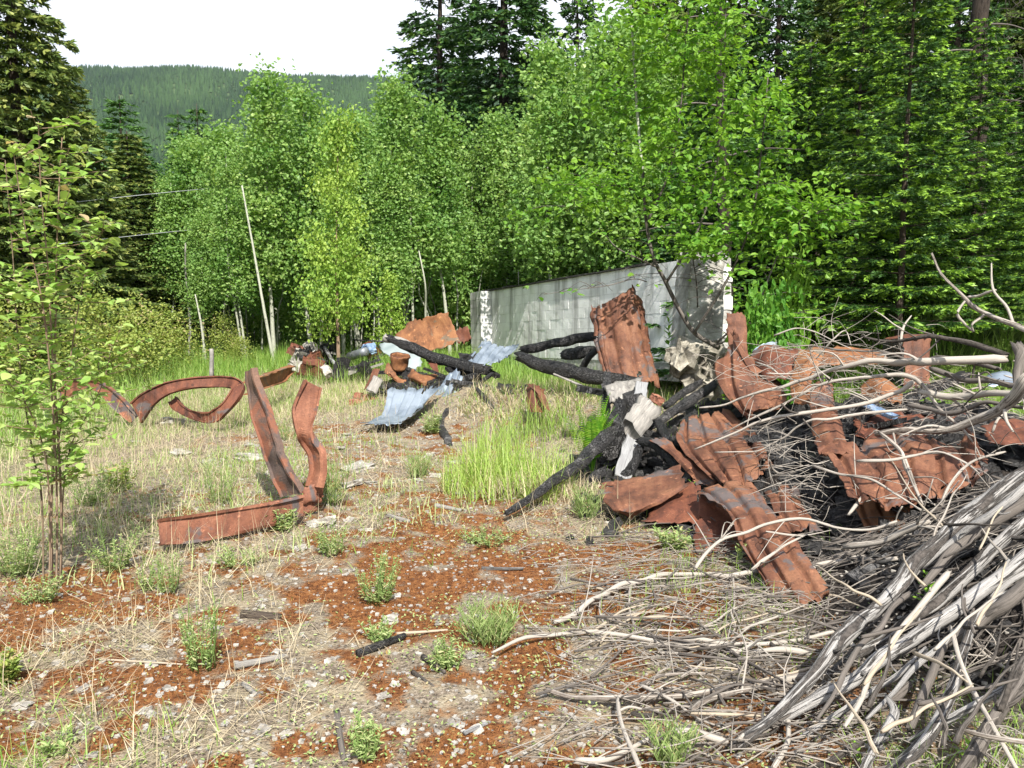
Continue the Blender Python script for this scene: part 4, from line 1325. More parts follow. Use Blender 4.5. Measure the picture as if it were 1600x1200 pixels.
# ---- foreground sapling at the left
random.seed(33)
sap_leaf = [near_leaf_mesh('leaf', 0.070, 0.060, M['sap_leaf']), near_leaf_mesh('leaf', 0.058, 0.043, M['sap_leaf'])]
sb = G(86, 922); sb.z = float(H(sb.x, sb.y))
sap = empty('leafy_sapling', sb, 'many stemmed leafy sapling with round leaves standing in the left foreground', 'sapling')
SD = sb.y
sstems = [
    ([(82, 925, 0), (80, 800, 0), (84, 690, .02), (86, 560, .05), (88, 420, .08), (92, 300, .1), (97, 215, .12)], .011, .0035),
    ([(92, 925, .03), (96, 830, .05), (92, 700, .05), (82, 560, .0), (75, 420, -.05), (64, 300, -.1), (60, 190, -.12)], .010, .003),
    ([(75, 925, -.04), (78, 850, -.05), (72, 720, -.1), (45, 640, -.2), (15, 600, -.25), (-25, 560, -.3)], .008, .003),
    ([(96, 920, .06), (98, 780, .1), (110, 700, .15), (130, 660, .2), (160, 600, .22), (175, 540, .25)], .007, .0025),
    ([(68, 920, .05), (65, 780, .1), (50, 700, .12), (30, 560, .15), (20, 400, .2), (8, 250, .22)], .009, .003),
    ([(88, 920, .0), (88, 740, .0), (70, 500, -.15), (40, 360, -.2), (20, 230, -.25)], .009, .003),
    ([(90, 700, .05), (110, 560, .1), (130, 440, .12), (150, 380, .15), (170, 350, .18)], .006, .002),
    ([(86, 560, .05), (60, 480, .0), (25, 460, -.05), (-20, 450, -.1)], .006, .002),
]
lp = []
tw = []
for k, (pts, r0, r1) in enumerate(sstems):
    pp = [P(a, b, SD + dd) for a, b, dd in pts]
    if k < 6: pp[0].z = sb.z - .02
    put('stem', tube(pp, r0 * .72, r1 * .8, sides=7, seg=40, rough=.05, seed=k), M['sap_bark'], sap)
    L = spline(pp, 60)
    for j in range(40):
        i = random.randint(14 if k < 6 else 6, 59)
        if L[i][2] < 0.55: continue
        a = random.uniform(0, 2 * PI); ln = random.uniform(.08, .34)
        d = unit(np.array([math.cos(a), math.sin(a), random.uniform(.0, .7)]))
        e = L[i] + d * ln
        tw.append(tube([L[i], L[i] + d * ln * .5 + np.array([0, 0, -.01]), e], .0025, .0012, sides=4, seg=4))
        for s in np.linspace(.3, 1, max(3, int(ln * 24))):
            q = L[i] * (1 - s) + e * s
            a2 = random.uniform(0, 2 * PI)
            lp.append((q, unit(np.array([math.cos(a2), math.sin(a2), random.uniform(-.7, .3)]))))
    for i in range(20, 60, 2):
        if L[i][2] < .6: continue
        a2 = random.uniform(0, 2 * PI)
        lp.append((L[i], unit(np.array([math.cos(a2), math.sin(a2), random.uniform(-.5, .4)]))))
s = put('twigs', join(tw), M['sap_bark'], sap); s['kind'] = 'stuff'
random.shuffle(lp)
print('sapling leaves', len(lp))
for q, a in lp[:298]:
    hang_leaf(sap, sap_leaf[random.random() < .5], q, a, (random.uniform(-.5, .5), random.uniform(-.5, .5), 1), random.uniform(.75, 1.3))
rest = lp[298:]
if rest:
    pos = np.array([q for q, a in rest]); ax = np.array([a for q, a in rest]); n = len(pos)
    s = put('foliage', leafquads(pos, ax, np.array([0, 0, 1.0]) + rdir(n) * .5, .054 * rng.uniform(.7, 1.25, n), .043, rng.random(n)), M['sap_leaf'], sap, smooth=False); s['kind'] = 'stuff'

# ================================================================== TWISTED STEEL BEAMS
def beam(name, ea, eb, lab, bf=.1, seed=0, n=60, mat='rust_beam', parent=None):
    A = [P(*q) for q in ea]; Bq = [P(*q) for q in eb]
    o = put(name, ibeam(A, Bq, n, bf, seed=seed), M[mat], parent, smooth=False)
    if lab: tag(o, lab, 'steel beam', 'twisted steel beams')
    return o
b1 = empty('steel_beam', G(475, 806), 'rusty steel beam bent into a V, its lower leg lying flat and ending in a twisted tongue', 'steel beam', 'twisted steel beams')
beam('flat_leg', [(247, 814, 5.0), (300, 806, 5.13), (360, 797, 5.27), (420, 787, 5.44), (474, 775, 5.66)], [(250, 850, 4.95), (300, 846, 5.09), (360, 835, 5.23), (420, 821, 5.41), (474, 806, 5.63)], None, .05, 1, parent=b1)
beam('leaning_leg', [(472, 770, 6.0), (444, 722, 6.05), (436, 690, 6.1), (422, 647, 6.18), (406, 610, 6.25), (396, 575, 6.3)], [(442, 776, 6.14), (422, 730, 6.2), (409, 686, 6.25), (394, 646, 6.33), (389, 612, 6.4), (386, 580, 6.4)], None, .05, 2, mat='rust_grey', parent=b1)
beam('upright_leg', [(486, 760, 5.98), (489, 735, 6.02), (487, 712, 6.06), (474, 692, 6.05), (464, 675, 6.0), (458, 645, 6.02), (463, 625, 6.05), (477, 594, 6.1)], [(502, 762, 5.86), (504, 735, 5.9), (503, 708, 5.94), (492, 690, 6.0), (486, 668, 6.04), (492, 648, 6.08), (496, 632, 6.1), (500, 606, 6.15)], None, .055, 3, parent=b1)
ps = []
for k in range(7):
    c = P(random.uniform(474, 500), random.uniform(765, 800), 5.9)
    ps.append(sheet([[c + Vector((-.05, 0, .05)), c + Vector((.05, .03, .06))], [c + Vector((-.04, -.03, -.06)), c + Vector((.06, .02, -.05))]], 8, 8, crumple=.03, seed=k, thick=.006))
put('torn_joint', join(ps), M['rust_beam'], b1)
beam('steel_beam', [(207, 630, 10.35), (222, 616, 10.3), (262, 598, 10.3), (304, 591, 10.3), (345, 589, 10.3), (368, 592, 10.2), (381, 603, 10.0), (374, 622, 9.85), (352, 647, 9.8), (332, 660, 9.85), (300, 654, 10.1), (272, 640, 10.3), (264, 628, 10.4)],
     [(222, 660, 10.3), (240, 632, 10.25), (270, 613, 10.25), (306, 605, 10.25), (345, 604, 10.25), (362, 606, 10.1), (362, 612, 9.95), (350, 630, 9.85), (336, 640, 9.85), (322, 645, 9.9), (300, 642, 10.15), (284, 632, 10.3), (274, 620, 10.4)],
     'long rusty steel beam curled into an open loop on the far side of the clearing', .055, 4, 110, mat='rust_dark')
beam('steel_beam', [(94, 612, 10.9), (112, 594, 10.8), (136, 592, 10.7), (160, 598, 10.6), (190, 622, 10.5), (216, 650, 10.4)], [(94, 640, 10.85), (118, 612, 10.8), (140, 606, 10.7), (158, 614, 10.6), (180, 638, 10.5), (206, 660, 10.4)], 'kinked rusty steel beam behind the foreground sapling stems', .06, 5, mat='rust_beam')
beam('steel_beam', [(384, 598, 10.6), (410, 587, 11.4), (440, 577, 12.6), (458, 572, 13.2)], [(386, 616, 10.6), (412, 606, 11.4), (440, 596, 12.6), (456, 580, 13.2)], 'straight rusty beam end lying behind the tops of the V shaped beam', .10, 6, mat='rust_orange')
st = tag(put('wooden_stake', tube([P(331, 592, 11.5), P(330, 545, 11.5)], .035, .03, sides=5, seg=6, rough=.1), M['board_pale'], loc=P(331, 592, 11.5)), 'short grey wooden stake standing behind the curled beam', 'stake')
for k, (y0, y1, x0, x1, lab) in enumerate(((306, 292, 190, 345, 'upper of two pale wires strung in front of the left conifers'), (366, 354, 215, 345, 'lower of two pale wires strung in front of the left conifers'))):
    tag(put('wire', tube([P(x0 - 130, y0 + 16, 16.0), P((x0 + x1) / 2, (y0 + y1) / 2 + 1, 20.0), P(x1 + 60, y1 - 4, 23.5)], .007, .007, sides=5, seg=12), M['wire']), lab, 'wire')

# ================================================================== SHEET METAL
def sh(name, rows, lab, mat, cat='metal sheet', group='burnt sheet metal', parent=None, **kw):
    ctrl = [[P(*q) for q in r] for r in rows]
    o = put(name, sheet(ctrl, **kw), M[mat], parent)
    if lab: tag(o, lab, cat, group)
    return o
# galvanised pieces
sh('corrugated_sheet', [[(606, 608, 11.1), (636, 609, 11.0), (664, 605, 11.0), (692, 602, 11.1)], [(597, 645, 10.5), (620, 646, 10.4), (646, 640, 10.4), (668, 625, 10.6)], [(580, 656, 10.1), (606, 658, 10.0), (634, 652, 10.1), (656, 636, 10.4)], [(560, 660, 9.75), (590, 662, 9.7), (622, 660, 9.75), (648, 642, 10.1)]],
   'silvery corrugated sheet curling onto the ground at the front of the middle heap', 'zinc', nu=60, nv=24, rib=.022, ribs=5, crumple=.012, seed=1, ragged=.02)
sh('corrugated_sheet', [[(757, 528, 13.2), (775, 537, 13.1), (795, 540, 13.1), (812, 536, 13.2)], [(744, 546, 12.9), (762, 552, 12.8), (782, 553, 12.8), (806, 545, 12.9)], [(728, 566, 12.6), (748, 570, 12.5), (772, 567, 12.5), (797, 554, 12.7)]],
   'silvery corrugated sheet draped on the mound at the left foot of the wall', 'zinc', nu=70, nv=18, rib=.03, ribs=6, crumple=.01, seed=2, ragged=.02)
sh('corrugated_sheet', [[(700, 582, 11.7), (713, 578, 11.6), (724, 588, 11.5)], [(686, 606, 11.5), (703, 606, 11.35), (714, 612, 11.3)], [(670, 629, 11.2), (687, 634, 11.05), (703, 644, 10.95)]],
   'narrow folded silvery strip standing on edge below the charred log', 'zinc', nu=40, nv=16, rib=.03, ribs=2, crumple=.015, seed=3)
sh('flat_plate', [[(600, 531, 14.4), (628, 540, 14.2), (662, 556, 14.0)], [(593, 546, 14.2), (622, 566, 13.9), (648, 582, 13.7)]], 'smooth grey green panel leaning under the tilted rusty sheet', 'pale_panel', nu=14, nv=10, crumple=.006, seed=4)
sh('rusty_plate', [[(616, 524, 15.2), (649, 499, 15.2), (676, 493, 15.0), (700, 489, 14.9)], [(632, 536, 15.0), (660, 522, 15.0), (688, 515, 14.9), (710, 511, 14.8)], [(648, 546, 14.8), (668, 547, 14.7), (692, 542, 14.6), (718, 533, 14.6)]],
   'large flat orange rusty panel tilted against the thicket', 'rust_orange', nu=30, nv=20, crumple=.005, seed=5)
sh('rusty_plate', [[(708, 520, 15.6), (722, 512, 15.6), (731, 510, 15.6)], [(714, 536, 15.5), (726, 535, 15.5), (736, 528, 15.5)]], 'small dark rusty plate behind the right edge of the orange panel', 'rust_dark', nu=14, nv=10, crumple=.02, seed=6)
# stove-like rusty shells in the middle heap
dt = empty('rusty_duct', P(626, 575, 12.6), 'rusty round duct collar standing open in the middle heap', 'duct')
def arc_shell(c, ax, r, h, a0, a1, nu=26, nv=10, crumple=.02, seed=0, flare=0):
    ax = unit(np.array(ax, float)); e1 = unit(np.cross(ax, [0.2, 1, .1])); e2 = np.cross(ax, e1)
    rows = []
    for s in (0, .5, 1):
        rr = r * (1 + flare * s)
        rows.append([np.array(c) + ax * h * (s - .5) + rr * (math.cos(a) * e1 + math.sin(a) * e2) for a in np.linspace(a0, a1, 9)])
    return sheet(rows, nu, nv, crumple=crumple, seed=seed, thick=.006)
put('collar', arc_shell(P(625, 566, 12.6), (.1, -.15, 1), .13, .22, 0, 6.1, seed=1, flare=.12), M['rust_orange'], dt)
put('rim', arc_shell(P(624, 556, 12.6), (.1, -.15, 1), .15, .04, 0, 6.2, seed=2), M['rust'], dt)
sh('rusty_shell', [[(608, 568, 12.5), (625, 588, 12.3), (650, 592, 12.3)], [(600, 582, 12.4), (620, 594, 12.2), (640, 600, 12.2)], [(612, 592, 12.3), (622, 600, 12.15), (636, 606, 12.1)]], 'crumpled rusty shell under the round duct', 'rust_orange', nu=24, nv=16, crumple=.03, seed=7)
sh('rusty_shell', [[(642, 574, 12.3), (650, 580, 12.1), (662, 586, 12.1), (682, 582, 12.2)], [(636, 588, 12.1), (650, 592, 11.9), (664, 594, 11.9), (684, 590, 12.1)], [(642, 596, 12.1), (654, 602, 11.9), (668, 603, 11.9), (680, 596, 12.1)]], 'scoop shaped rusty shell right of the round duct', 'rust_orange', nu=26, nv=16, crumple=.02, seed=8)
sh('rusty_strip', [[(582, 576, 12.3), (593, 575, 12.2)], [(578, 590, 12.2), (588, 588, 12.1)], [(568, 608, 12.1), (576, 608, 12.0)]], 'narrow rusty strip leaning left of the round duct', 'rust', nu=10, nv=16, crumple=.02, seed=9)
sh('rusty_strip', [[(664, 560, 12.9), (677, 558, 12.8)], [(672, 572, 12.7), (684, 574, 12.6)], [(680, 586, 12.5), (688, 588, 12.5)]], 'rusty strip poking up beneath the charred log', 'rust_dark', nu=10, nv=12, crumple=.02, seed=10)
tag(put('pale_board', board(P(592, 590, 12.05), P(580, 612, 11.9), .16, .02, up=(0, -1, .4)), M['board_pale']), 'pale board end leaning by the narrow rusty strip', 'board')

# large sheets
sh('rusty_sheet', [[(922, 482, 10.6), (936, 477, 10.5), (938, 474, 10.55), (962, 462, 10.45), (988, 444, 10.45), (1006, 468, 10.6)],
                   [(927, 515, 10.4), (938, 512, 10.3), (944, 512, 10.32), (968, 508, 10.2), (994, 502, 10.2), (1012, 508, 10.4)],
                   [(932, 550, 10.2), (944, 553, 10.1), (950, 552, 10.1), (976, 552, 10.0), (1002, 552, 10.0), (1020, 550, 10.2)],
                   [(942, 580, 10.0), (952, 584, 9.9), (960, 585, 9.9), (984, 590, 9.8), (1010, 597, 9.8), (1031, 598, 9.9)]],
   'tall rusty ribbed sheet with torn top standing upright before the block wall', 'rust', nu=56, nv=40, rib=.022, ribs=5, crumple=.022, seed=11, ragged=.03)
sh('rusty_shell', [[(822, 604, 9.7), (836, 602, 9.55), (852, 606, 9.6)], [(820, 622, 9.5), (834, 624, 9.4), (850, 622, 9.45)], [(822, 640, 9.35), (836, 645, 9.25), (852, 644, 9.3)]], 'curved rusty band lying left in the tall grass bank', 'rust_dark', nu=18, nv=18, crumple=.03, seed=12)
sh('rusty_shell', [[(822, 600, 9.6), (834, 599, 9.5)], [(840, 612, 9.35), (850, 616, 9.3)], [(852, 640, 9.2), (860, 642, 9.2)]], 'narrow rusty blade lying right in the tall grass bank', 'rust', nu=10, nv=18, crumple=.02, seed=13)
# folded channel at the front left of the heap
sh('rusty_channel', [[(945, 750, 6.25), (982, 745, 6.3), (1022, 736, 6.35), (1064, 726, 6.4)], [(935, 764, 6.05), (978, 766, 6.0), (1022, 755, 6.05), (1068, 738, 6.15)], [(954, 794, 5.72), (986, 796, 5.62), (1024, 778, 5.75), (1072, 750, 5.95)], [(984, 811, 5.66), (998, 806, 5.64), (1034, 786, 5.74), (1080, 756, 5.92)]],
   'folded rusty channel lying nearest the charred pole at the left front of the heap', 'rust', nu=30, nv=24, crumple=.018, seed=14, thick=.006)
sh('rusty_sheet', [[(1034, 770, 6.05), (1066, 756, 6.1), (1096, 756, 6.05)], [(1018, 798, 5.8), (1060, 793, 5.8), (1096, 790, 5.75)], [(1008, 810, 5.62), (1056, 812, 5.58), (1096, 812, 5.55)]], 'brown flat sheet on the ground between the folded channel and the ribbed underside', 'rust_dark', nu=20, nv=14, crumple=.02, seed=15)
sh('rusty_sheet', [[(1063, 655, 7.6), (1088, 646, 7.65), (1112, 640, 7.7), (1136, 640, 7.8)], [(1058, 690, 7.1), (1098, 690, 7.05), (1140, 682, 7.1), (1175, 672, 7.3)], [(1085, 722, 6.55), (1120, 725, 6.35), (1158, 718, 6.35), (1196, 703, 6.5)], [(1112, 746, 6.2), (1140, 756, 6.0), (1168, 752, 6.0), (1208, 730, 6.2)]],
   'broad ribbed rusty sheet sloping down in the middle front of the heap', 'rust', nu=60, nv=34, rib=.04, ribs=4, crumple=.016, seed=16, ragged=.03)
sh('rusty_strip', [[(1012, 684, 7.15), (1032, 680, 7.2), (1050, 690, 7.15)], [(1036, 700, 6.95), (1054, 704, 6.85), (1074, 714, 6.8)], [(1066, 730, 6.65), (1088, 738, 6.5), (1106, 735, 6.55)], [(1088, 758, 6.4), (1112, 756, 6.3), (1134, 744, 6.4)]],
   'bent rusty rim strip along the left edge of the broad ribbed sheet', 'rust', nu=22, nv=36, rib=.02, ribs=1, crumple=.02, seed=17, ragged=.02)
sh('rusty_sheet', [[(1086, 770, 5.75), (1102, 761, 5.8), (1128, 754, 5.8), (1150, 751, 5.8), (1174, 752, 5.8)],
                   [(1104, 774, 5.5), (1124, 772, 5.52), (1148, 768, 5.55), (1170, 766, 5.56), (1194, 774, 5.58)],
                   [(1136, 800, 5.15), (1152, 804, 5.12), (1174, 806, 5.1), (1198, 806, 5.1), (1222, 816, 5.1)],
                   [(1156, 846, 4.78), (1174, 856, 4.70), (1196, 858, 4.66), (1220, 854, 4.64), (1250, 852, 4.64)],
                   [(1184, 890, 4.50), (1200, 906, 4.40), (1226, 912, 4.34), (1254, 908, 4.30), (1284, 902, 4.32)],
                   [(1204, 922, 4.30), (1220, 942, 4.18), (1246, 946, 4.15), (1272, 938, 4.15), (1298, 928, 4.18)]],
   'long rusty sheet arching over and reaching down to the ground at the front', 'rust', nu=40, nv=60, rib=.034, ribs=3, crumple=.014, seed=18, ragged=.02)
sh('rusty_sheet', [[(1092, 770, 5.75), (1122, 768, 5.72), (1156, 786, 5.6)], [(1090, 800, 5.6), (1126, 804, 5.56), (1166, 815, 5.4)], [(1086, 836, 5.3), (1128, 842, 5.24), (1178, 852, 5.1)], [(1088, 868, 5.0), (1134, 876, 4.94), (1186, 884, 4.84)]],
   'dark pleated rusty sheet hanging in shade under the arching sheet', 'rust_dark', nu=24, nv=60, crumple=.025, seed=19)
sh('rusty_strip', [[(1198, 768, 5.75), (1226, 758, 5.8), (1246, 764, 5.85)], [(1208, 800, 5.4), (1236, 794, 5.4), (1264, 800, 5.45)], [(1222, 830, 5.05), (1252, 826, 5.05), (1286, 826, 5.1)]], 'flat rusty strip with grey patch right of the arching sheet', 'rust', nu=24, nv=24, rib=.02, ribs=2, crumple=.015, seed=20)
# upper sheets of the heap
sh('rusty_sheet', [[(1136, 560, 8.35), (1146, 525, 8.4), (1160, 540, 8.35), (1182, 560, 8.4)], [(1118, 565, 8.1), (1146, 560, 8.0), (1172, 565, 8.0), (1200, 580, 8.1)], [(1122, 600, 7.8), (1150, 602, 7.65), (1186, 600, 7.65), (1220, 600, 7.8)], [(1146, 632, 7.5), (1168, 642, 7.35), (1200, 632, 7.35), (1232, 624, 7.5)], [(1162, 652, 7.35), (1178, 644, 7.25), (1204, 634, 7.3), (1236, 630, 7.45)]],
   'broad leaf shaped rusty sheet with a sharp ridge at the upper left of the heap', 'rust', nu=44, nv=40, rib=.05, ribs=2, crumple=.014, seed=21, ragged=.02)
sh('rusty_post', [[(1135, 490, 8.6), (1160, 490, 8.6), (1166, 512, 8.55)], [(1136, 520, 8.55), (1158, 524, 8.5), (1168, 540, 8.45)], [(1140, 560, 8.45), (1160, 556, 8.35), (1172, 560, 8.3)]], 'upright rusty post strip rising above the leaf shaped sheet', 'rust', cat='metal post', nu=20, nv=24, crumple=.014, seed=22, thick=.01)
sh('rusty_strip', [[(1142, 520, 8.3), (1150, 516, 8.25)], [(1152, 545, 8.1), (1162, 548, 8.05)], [(1166, 570, 7.9), (1176, 566, 7.9)], [(1180, 585, 7.8), (1192, 580, 7.8)]], 'thin curling rusty edge strip falling in front of the rusty post', 'rust', nu=10, nv=24, crumple=.014, seed=23)
sh('rusty_sheet', [[(1172, 556, 8.3), (1196, 537, 8.4), (1222, 540, 8.4), (1250, 545, 8.35)], [(1182, 575, 8.0), (1206, 560, 7.9), (1232, 558, 7.9), (1262, 572, 7.95)], [(1200, 598, 7.75), (1222, 592, 7.65), (1242, 590, 7.65), (1262, 590, 7.7)]], 'rounded dark rusty sheet bulging behind the leaf shaped sheet', 'rust_dark', nu=30, nv=24, crumple=.02, seed=24)
sh('rusty_strip', [[(1248, 545, 8.0), (1276, 540, 8.0), (1290, 548, 8.0)], [(1238, 572, 7.7), (1262, 566, 7.6), (1280, 572, 7.6)], [(1232, 600, 7.4), (1250, 598, 7.3), (1268, 600, 7.3)], [(1240, 630, 7.1), (1260, 632, 7.0), (1282, 630, 7.0)]], 'curled orange rusty column rising in the middle of the heap', 'rust_orange', nu=22, nv=34, crumple=.02, seed=25)
sh('rusty_sheet', [[(1270, 548, 8.0), (1320, 540, 8.1), (1380, 545, 8.1)], [(1280, 570, 7.7), (1330, 566, 7.7), (1386, 566, 7.7)]], 'pale rusty plate lying behind the crossing branches', 'rust_orange', nu=24, nv=12, crumple=.02, seed=26)
sh('rusty_strip', [[(1262, 596, 6.9), (1286, 594, 6.9), (1302, 604, 6.9)], [(1266, 640, 6.5), (1294, 638, 6.4), (1310, 646, 6.4)], [(1270, 682, 6.0), (1302, 678, 5.9), (1322, 686, 5.95)], [(1284, 716, 5.65), (1314, 708, 5.6), (1332, 708, 5.65)]], 'orange rusty strip dropping down to the big lit sheet', 'rust', nu=20, nv=34, crumple=.012, seed=27, rib=.015, ribs=1)
sh('rusty_sheet', [[(1274, 700, 5.75), (1310, 694, 5.8), (1350, 686, 5.85), (1396, 678, 5.9), (1440, 676, 5.95), (1480, 692, 5.85), (1514, 680, 5.85)],
                   [(1300, 722, 5.50), (1332, 718, 5.50), (1372, 712, 5.50), (1416, 706, 5.55), (1456, 706, 5.55), (1492, 716, 5.5), (1524, 704, 5.6)],
                   [(1318, 752, 5.22), (1348, 752, 5.18), (1386, 746, 5.18), (1426, 740, 5.2), (1466, 738, 5.25), (1502, 736, 5.3), (1534, 726, 5.4)],
                   [(1326, 776, 5.05), (1360, 786, 4.98), (1396, 792, 4.95), (1430, 786, 4.98), (1466, 770, 5.05), (1510, 758, 5.15), (1544, 740, 5.28)]],
   'big sunlit rusty ribbed sheet lying open under branch shadows right of the heap', 'rust', nu=80, nv=40, rib=.045, ribs=5, crumple=.022, seed=28, ragged=.03)
sh('rusty_strip', [[(1506, 664, 5.8), (1520, 674, 5.7)], [(1514, 698, 5.6), (1534, 704, 5.5)], [(1524, 722, 5.4), (1546, 722, 5.35)]], 'torn upright rusty flap at the right end of the big sunlit sheet', 'rust', nu=10, nv=20, crumple=.02, seed=29, ragged=.03)
bx = empty('rusty_box', P(1430, 592, 7.8), 'boxy rusty casing with dark open side standing at the back of the heap', 'metal box')
sh('front_panel', [[(1412, 527, 7.7), (1432, 525, 7.7), (1453, 527, 7.75)], [(1412, 560, 7.6), (1432, 560, 7.6), (1453, 560, 7.65)], [(1412, 602, 7.5), (1432, 604, 7.5), (1452, 602, 7.55)]], None, 'rust', nu=16, nv=20, rib=.02, ribs=1, crumple=.01, seed=30, parent=bx)
sh('dark_opening', [[(1378, 532, 8.1), (1411, 527, 7.7)], [(1378, 560, 8.1), (1411, 560, 7.6)], [(1380, 596, 8.0), (1411, 602, 7.5)]], None, 'char', nu=12, nv=16, crumple=.008, seed=31, parent=bx)  # black sheet paints the dark inside behind the open side
sh('top_panel', [[(1382, 528, 8.3), (1412, 522, 8.3), (1450, 521, 8.3)], [(1380, 532, 8.1), (1412, 527, 7.72), (1452, 526, 7.75)]], None, 'rust_dark', nu=16, nv=8, crumple=.008, seed=32, parent=bx)
sh('rusty_shell', [[(1342, 604, 7.3), (1366, 592, 7.3), (1394, 594, 7.3), (1410, 606, 7.2)], [(1346, 622, 7.1), (1372, 612, 7.0), (1396, 612, 7.0), (1412, 620, 7.05)], [(1352, 634, 7.0), (1376, 628, 6.9), (1400, 628, 6.9), (1412, 632, 7.0)]], 'arched rusty shell behind the long pale branches', 'rust_orange', nu=26, nv=16, crumple=.02, seed=33)
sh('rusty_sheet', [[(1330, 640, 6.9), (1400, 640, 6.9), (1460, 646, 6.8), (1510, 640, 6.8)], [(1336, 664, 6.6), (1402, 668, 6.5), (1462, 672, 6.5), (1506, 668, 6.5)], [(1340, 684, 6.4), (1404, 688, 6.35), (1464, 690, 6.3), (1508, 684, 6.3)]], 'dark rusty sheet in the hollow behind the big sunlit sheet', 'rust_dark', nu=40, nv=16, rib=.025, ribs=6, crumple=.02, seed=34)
sh('rusty_sheet', [[(1535, 660, 6.2), (1580, 655, 6.2), (1640, 655, 6.2)], [(1545, 690, 5.8), (1590, 690, 5.7), (1650, 690, 5.7)]], 'brown sheet lying at the right edge under the pale branch', 'rust_dark', nu=20, nv=12, crumple=.02, seed=35)
sh('rusty_sheet', [[(1330, 770, 5.6), (1372, 780, 5.4), (1420, 790, 5.3)], [(1340, 800, 5.3), (1386, 812, 5.1), (1432, 806, 5.1)], [(1352, 826, 5.1), (1392, 832, 4.95), (1440, 822, 4.95)]], 'brown sheet piece in shade below the big sunlit sheet', 'rust_orange', nu=22, nv=16, rib=.02, ribs=3, crumple=.03, seed=36)
tag(put('blue_scrap', board(P(1352, 632, 6.75), P(1398, 652, 6.55), .12, .03), M['blue']), 'blue grey metal scrap in the hollow under the branches', 'scrap')
sh('small_plate', [[(1544, 585, 6.9), (1570, 580, 6.9), (1592, 586, 6.9)], [(1540, 604, 6.7), (1568, 602, 6.7), (1590, 606, 6.7)]], 'small pale bluish panel at the right behind the branch pile', 'zinc', nu=10, nv=8, crumple=.01, seed=37)
sh('zinc_edge', [[(1176, 548, 8.6), (1194, 536, 8.6), (1214, 534, 8.65)], [(1178, 553, 8.6), (1196, 542, 8.6), (1214, 541, 8.62)]], 'thin pale edge of a sheet peeking above the rounded rusty sheet', 'zinc', nu=12, nv=6, crumple=.004, seed=38)

# ================================================================== CHARRED TIMBERS AND BOARDS
def log(pts, rs, lab, mat, cat='log', group='charred timbers', rough=.2, sides=18, seed=0, knots=0, rf=2.2, flat=1.0, name='charred_log'):
    pp = [P(*q) if len(q) == 3 else G(*q) for q in pts]
    rs = [r * (.8 if 'post' in name or 'pole' in name else .95) for r in rs]
    o = put(name, tube(pp, 0, 0, rs=rs, sides=sides, rough=rough, seed=seed, knots=knots, rf=rf, flat=flat, jag=.8, seg=max(24, int(sum((pp[i + 1] - pp[i]).length for i in range(len(pp) - 1)) / .05))), M[mat])
    return tag(o, lab, cat, group)
log([(606, 528, 13.0), (640, 542, 12.9), (700, 564, 12.7), (762, 580, 12.5)], [.06, .085, .095, .09], 'thick charred log with split pale tip jutting over the middle heap', 'char', seed=1, name='charred_log')
tag(put('split_tip', tube([P(602, 526, 13.05), P(622, 531, 12.98), P(642, 540, 12.9)], .075, .05, sides=9, seg=12, rough=.25, seed=3), M['board_pale']), 'pale splintered end piece capping the tip of the thick charred log', 'splinter')
log([(818, 547, 12.2), (850, 540, 12.1), (890, 532, 12.0), (930, 527, 11.9)], [.065, .075, .075, .075], 'charred log lying behind, just below the block wall', 'char', seed=4)
log([(812, 556, 10.6), (850, 570, 10.4), (900, 582, 10.1), (955, 592, 9.9), (998, 596, 9.8)], [.07, .09, .10, .085, .05], 'charred log running down to the foot of the tall rusty sheet', 'char', seed=5)
tag(put('pale_batten', board(P(866, 584, 10.2), P(916, 606, 9.9), .05, .02), M['board_pale']), 'thin pale batten under the charred log by the tall rusty sheet', 'board')
log([(951, 678, 7.2), (900, 728, 6.55), (850, 764, 6.12), (790, 802, 5.72)], [.085, .062, .046, .026], 'long tapering charred pole sloping from the heap down onto the grass', 'char_grey', seed=6, name='charred_pole')
log([(1118, 600, 8.4), (1085, 622, 8.2), (1050, 645, 8.0), (1016, 668, 7.8)], [.05, .065, .06, .045], 'blue black charred pole leaning between the slab and the ribbed sheet', 'char_blue', seed=7, name='charred_pole')
log([(1096, 596, 8.7), (1070, 612, 8.6), (1040, 634, 8.4)], [.04, .05, .045], 'second charred pole close behind the blue black one', 'char_grey', seed=8, name='charred_pole')
log([(968, 628, 7.9), (966, 660, 7.75), (972, 690, 7.6), (962, 716, 7.45)], [.075, .085, .08, .05], 'upright dark charred post beside the white board', 'char', seed=9, name='charred_post')
log([(1000, 700, 7.3), (985, 735, 7.1), (960, 750, 7.0)], [.05, .06, .04], 'stubby charred timber under the white board', 'char', seed=10, name='charred_post')
log([(945, 735, 7.0), (922, 752, 6.8), (912, 768, 6.65)], [.05, .055, .03], 'short charred timber beneath the tapering pole', 'char_grey', seed=11, name='charred_post')
log([(700, 640, 10.6), (690, 662, 10.3), (700, 690, 9.3), (706, 712, 8.8)], [.04, .06, .06, .03], 'charred stick lying in the grass below the silvery strip', 'char_grey', seed=12, name='charred_post')
log([(744, 606, 11.0), (760, 625, 10.6), (776, 645, 10.2)], [.03, .04, .03], 'slanting burnt stick in the straw below the mound', 'char_grey', seed=13, name='charred_post')
log([(884, 556, 11.6), (905, 552, 11.4), (925, 548, 11.3)], [.08, .10, .08], 'fat charred stump lying between the two charred logs', 'char', seed=14)
log([(900, 590, 10.8), (915, 566, 10.7), (932, 545, 10.6)], [.05, .06, .05], 'dark charred strut left of the tall rusty sheet', 'char', seed=15, name='charred_post')
log([(1070, 742, 6.75), (1030, 700, 7.1), (1000, 690, 7.3)], [.04, .05, .05], 'charred timber lying behind the folded channel', 'char', seed=16, name='charred_post')
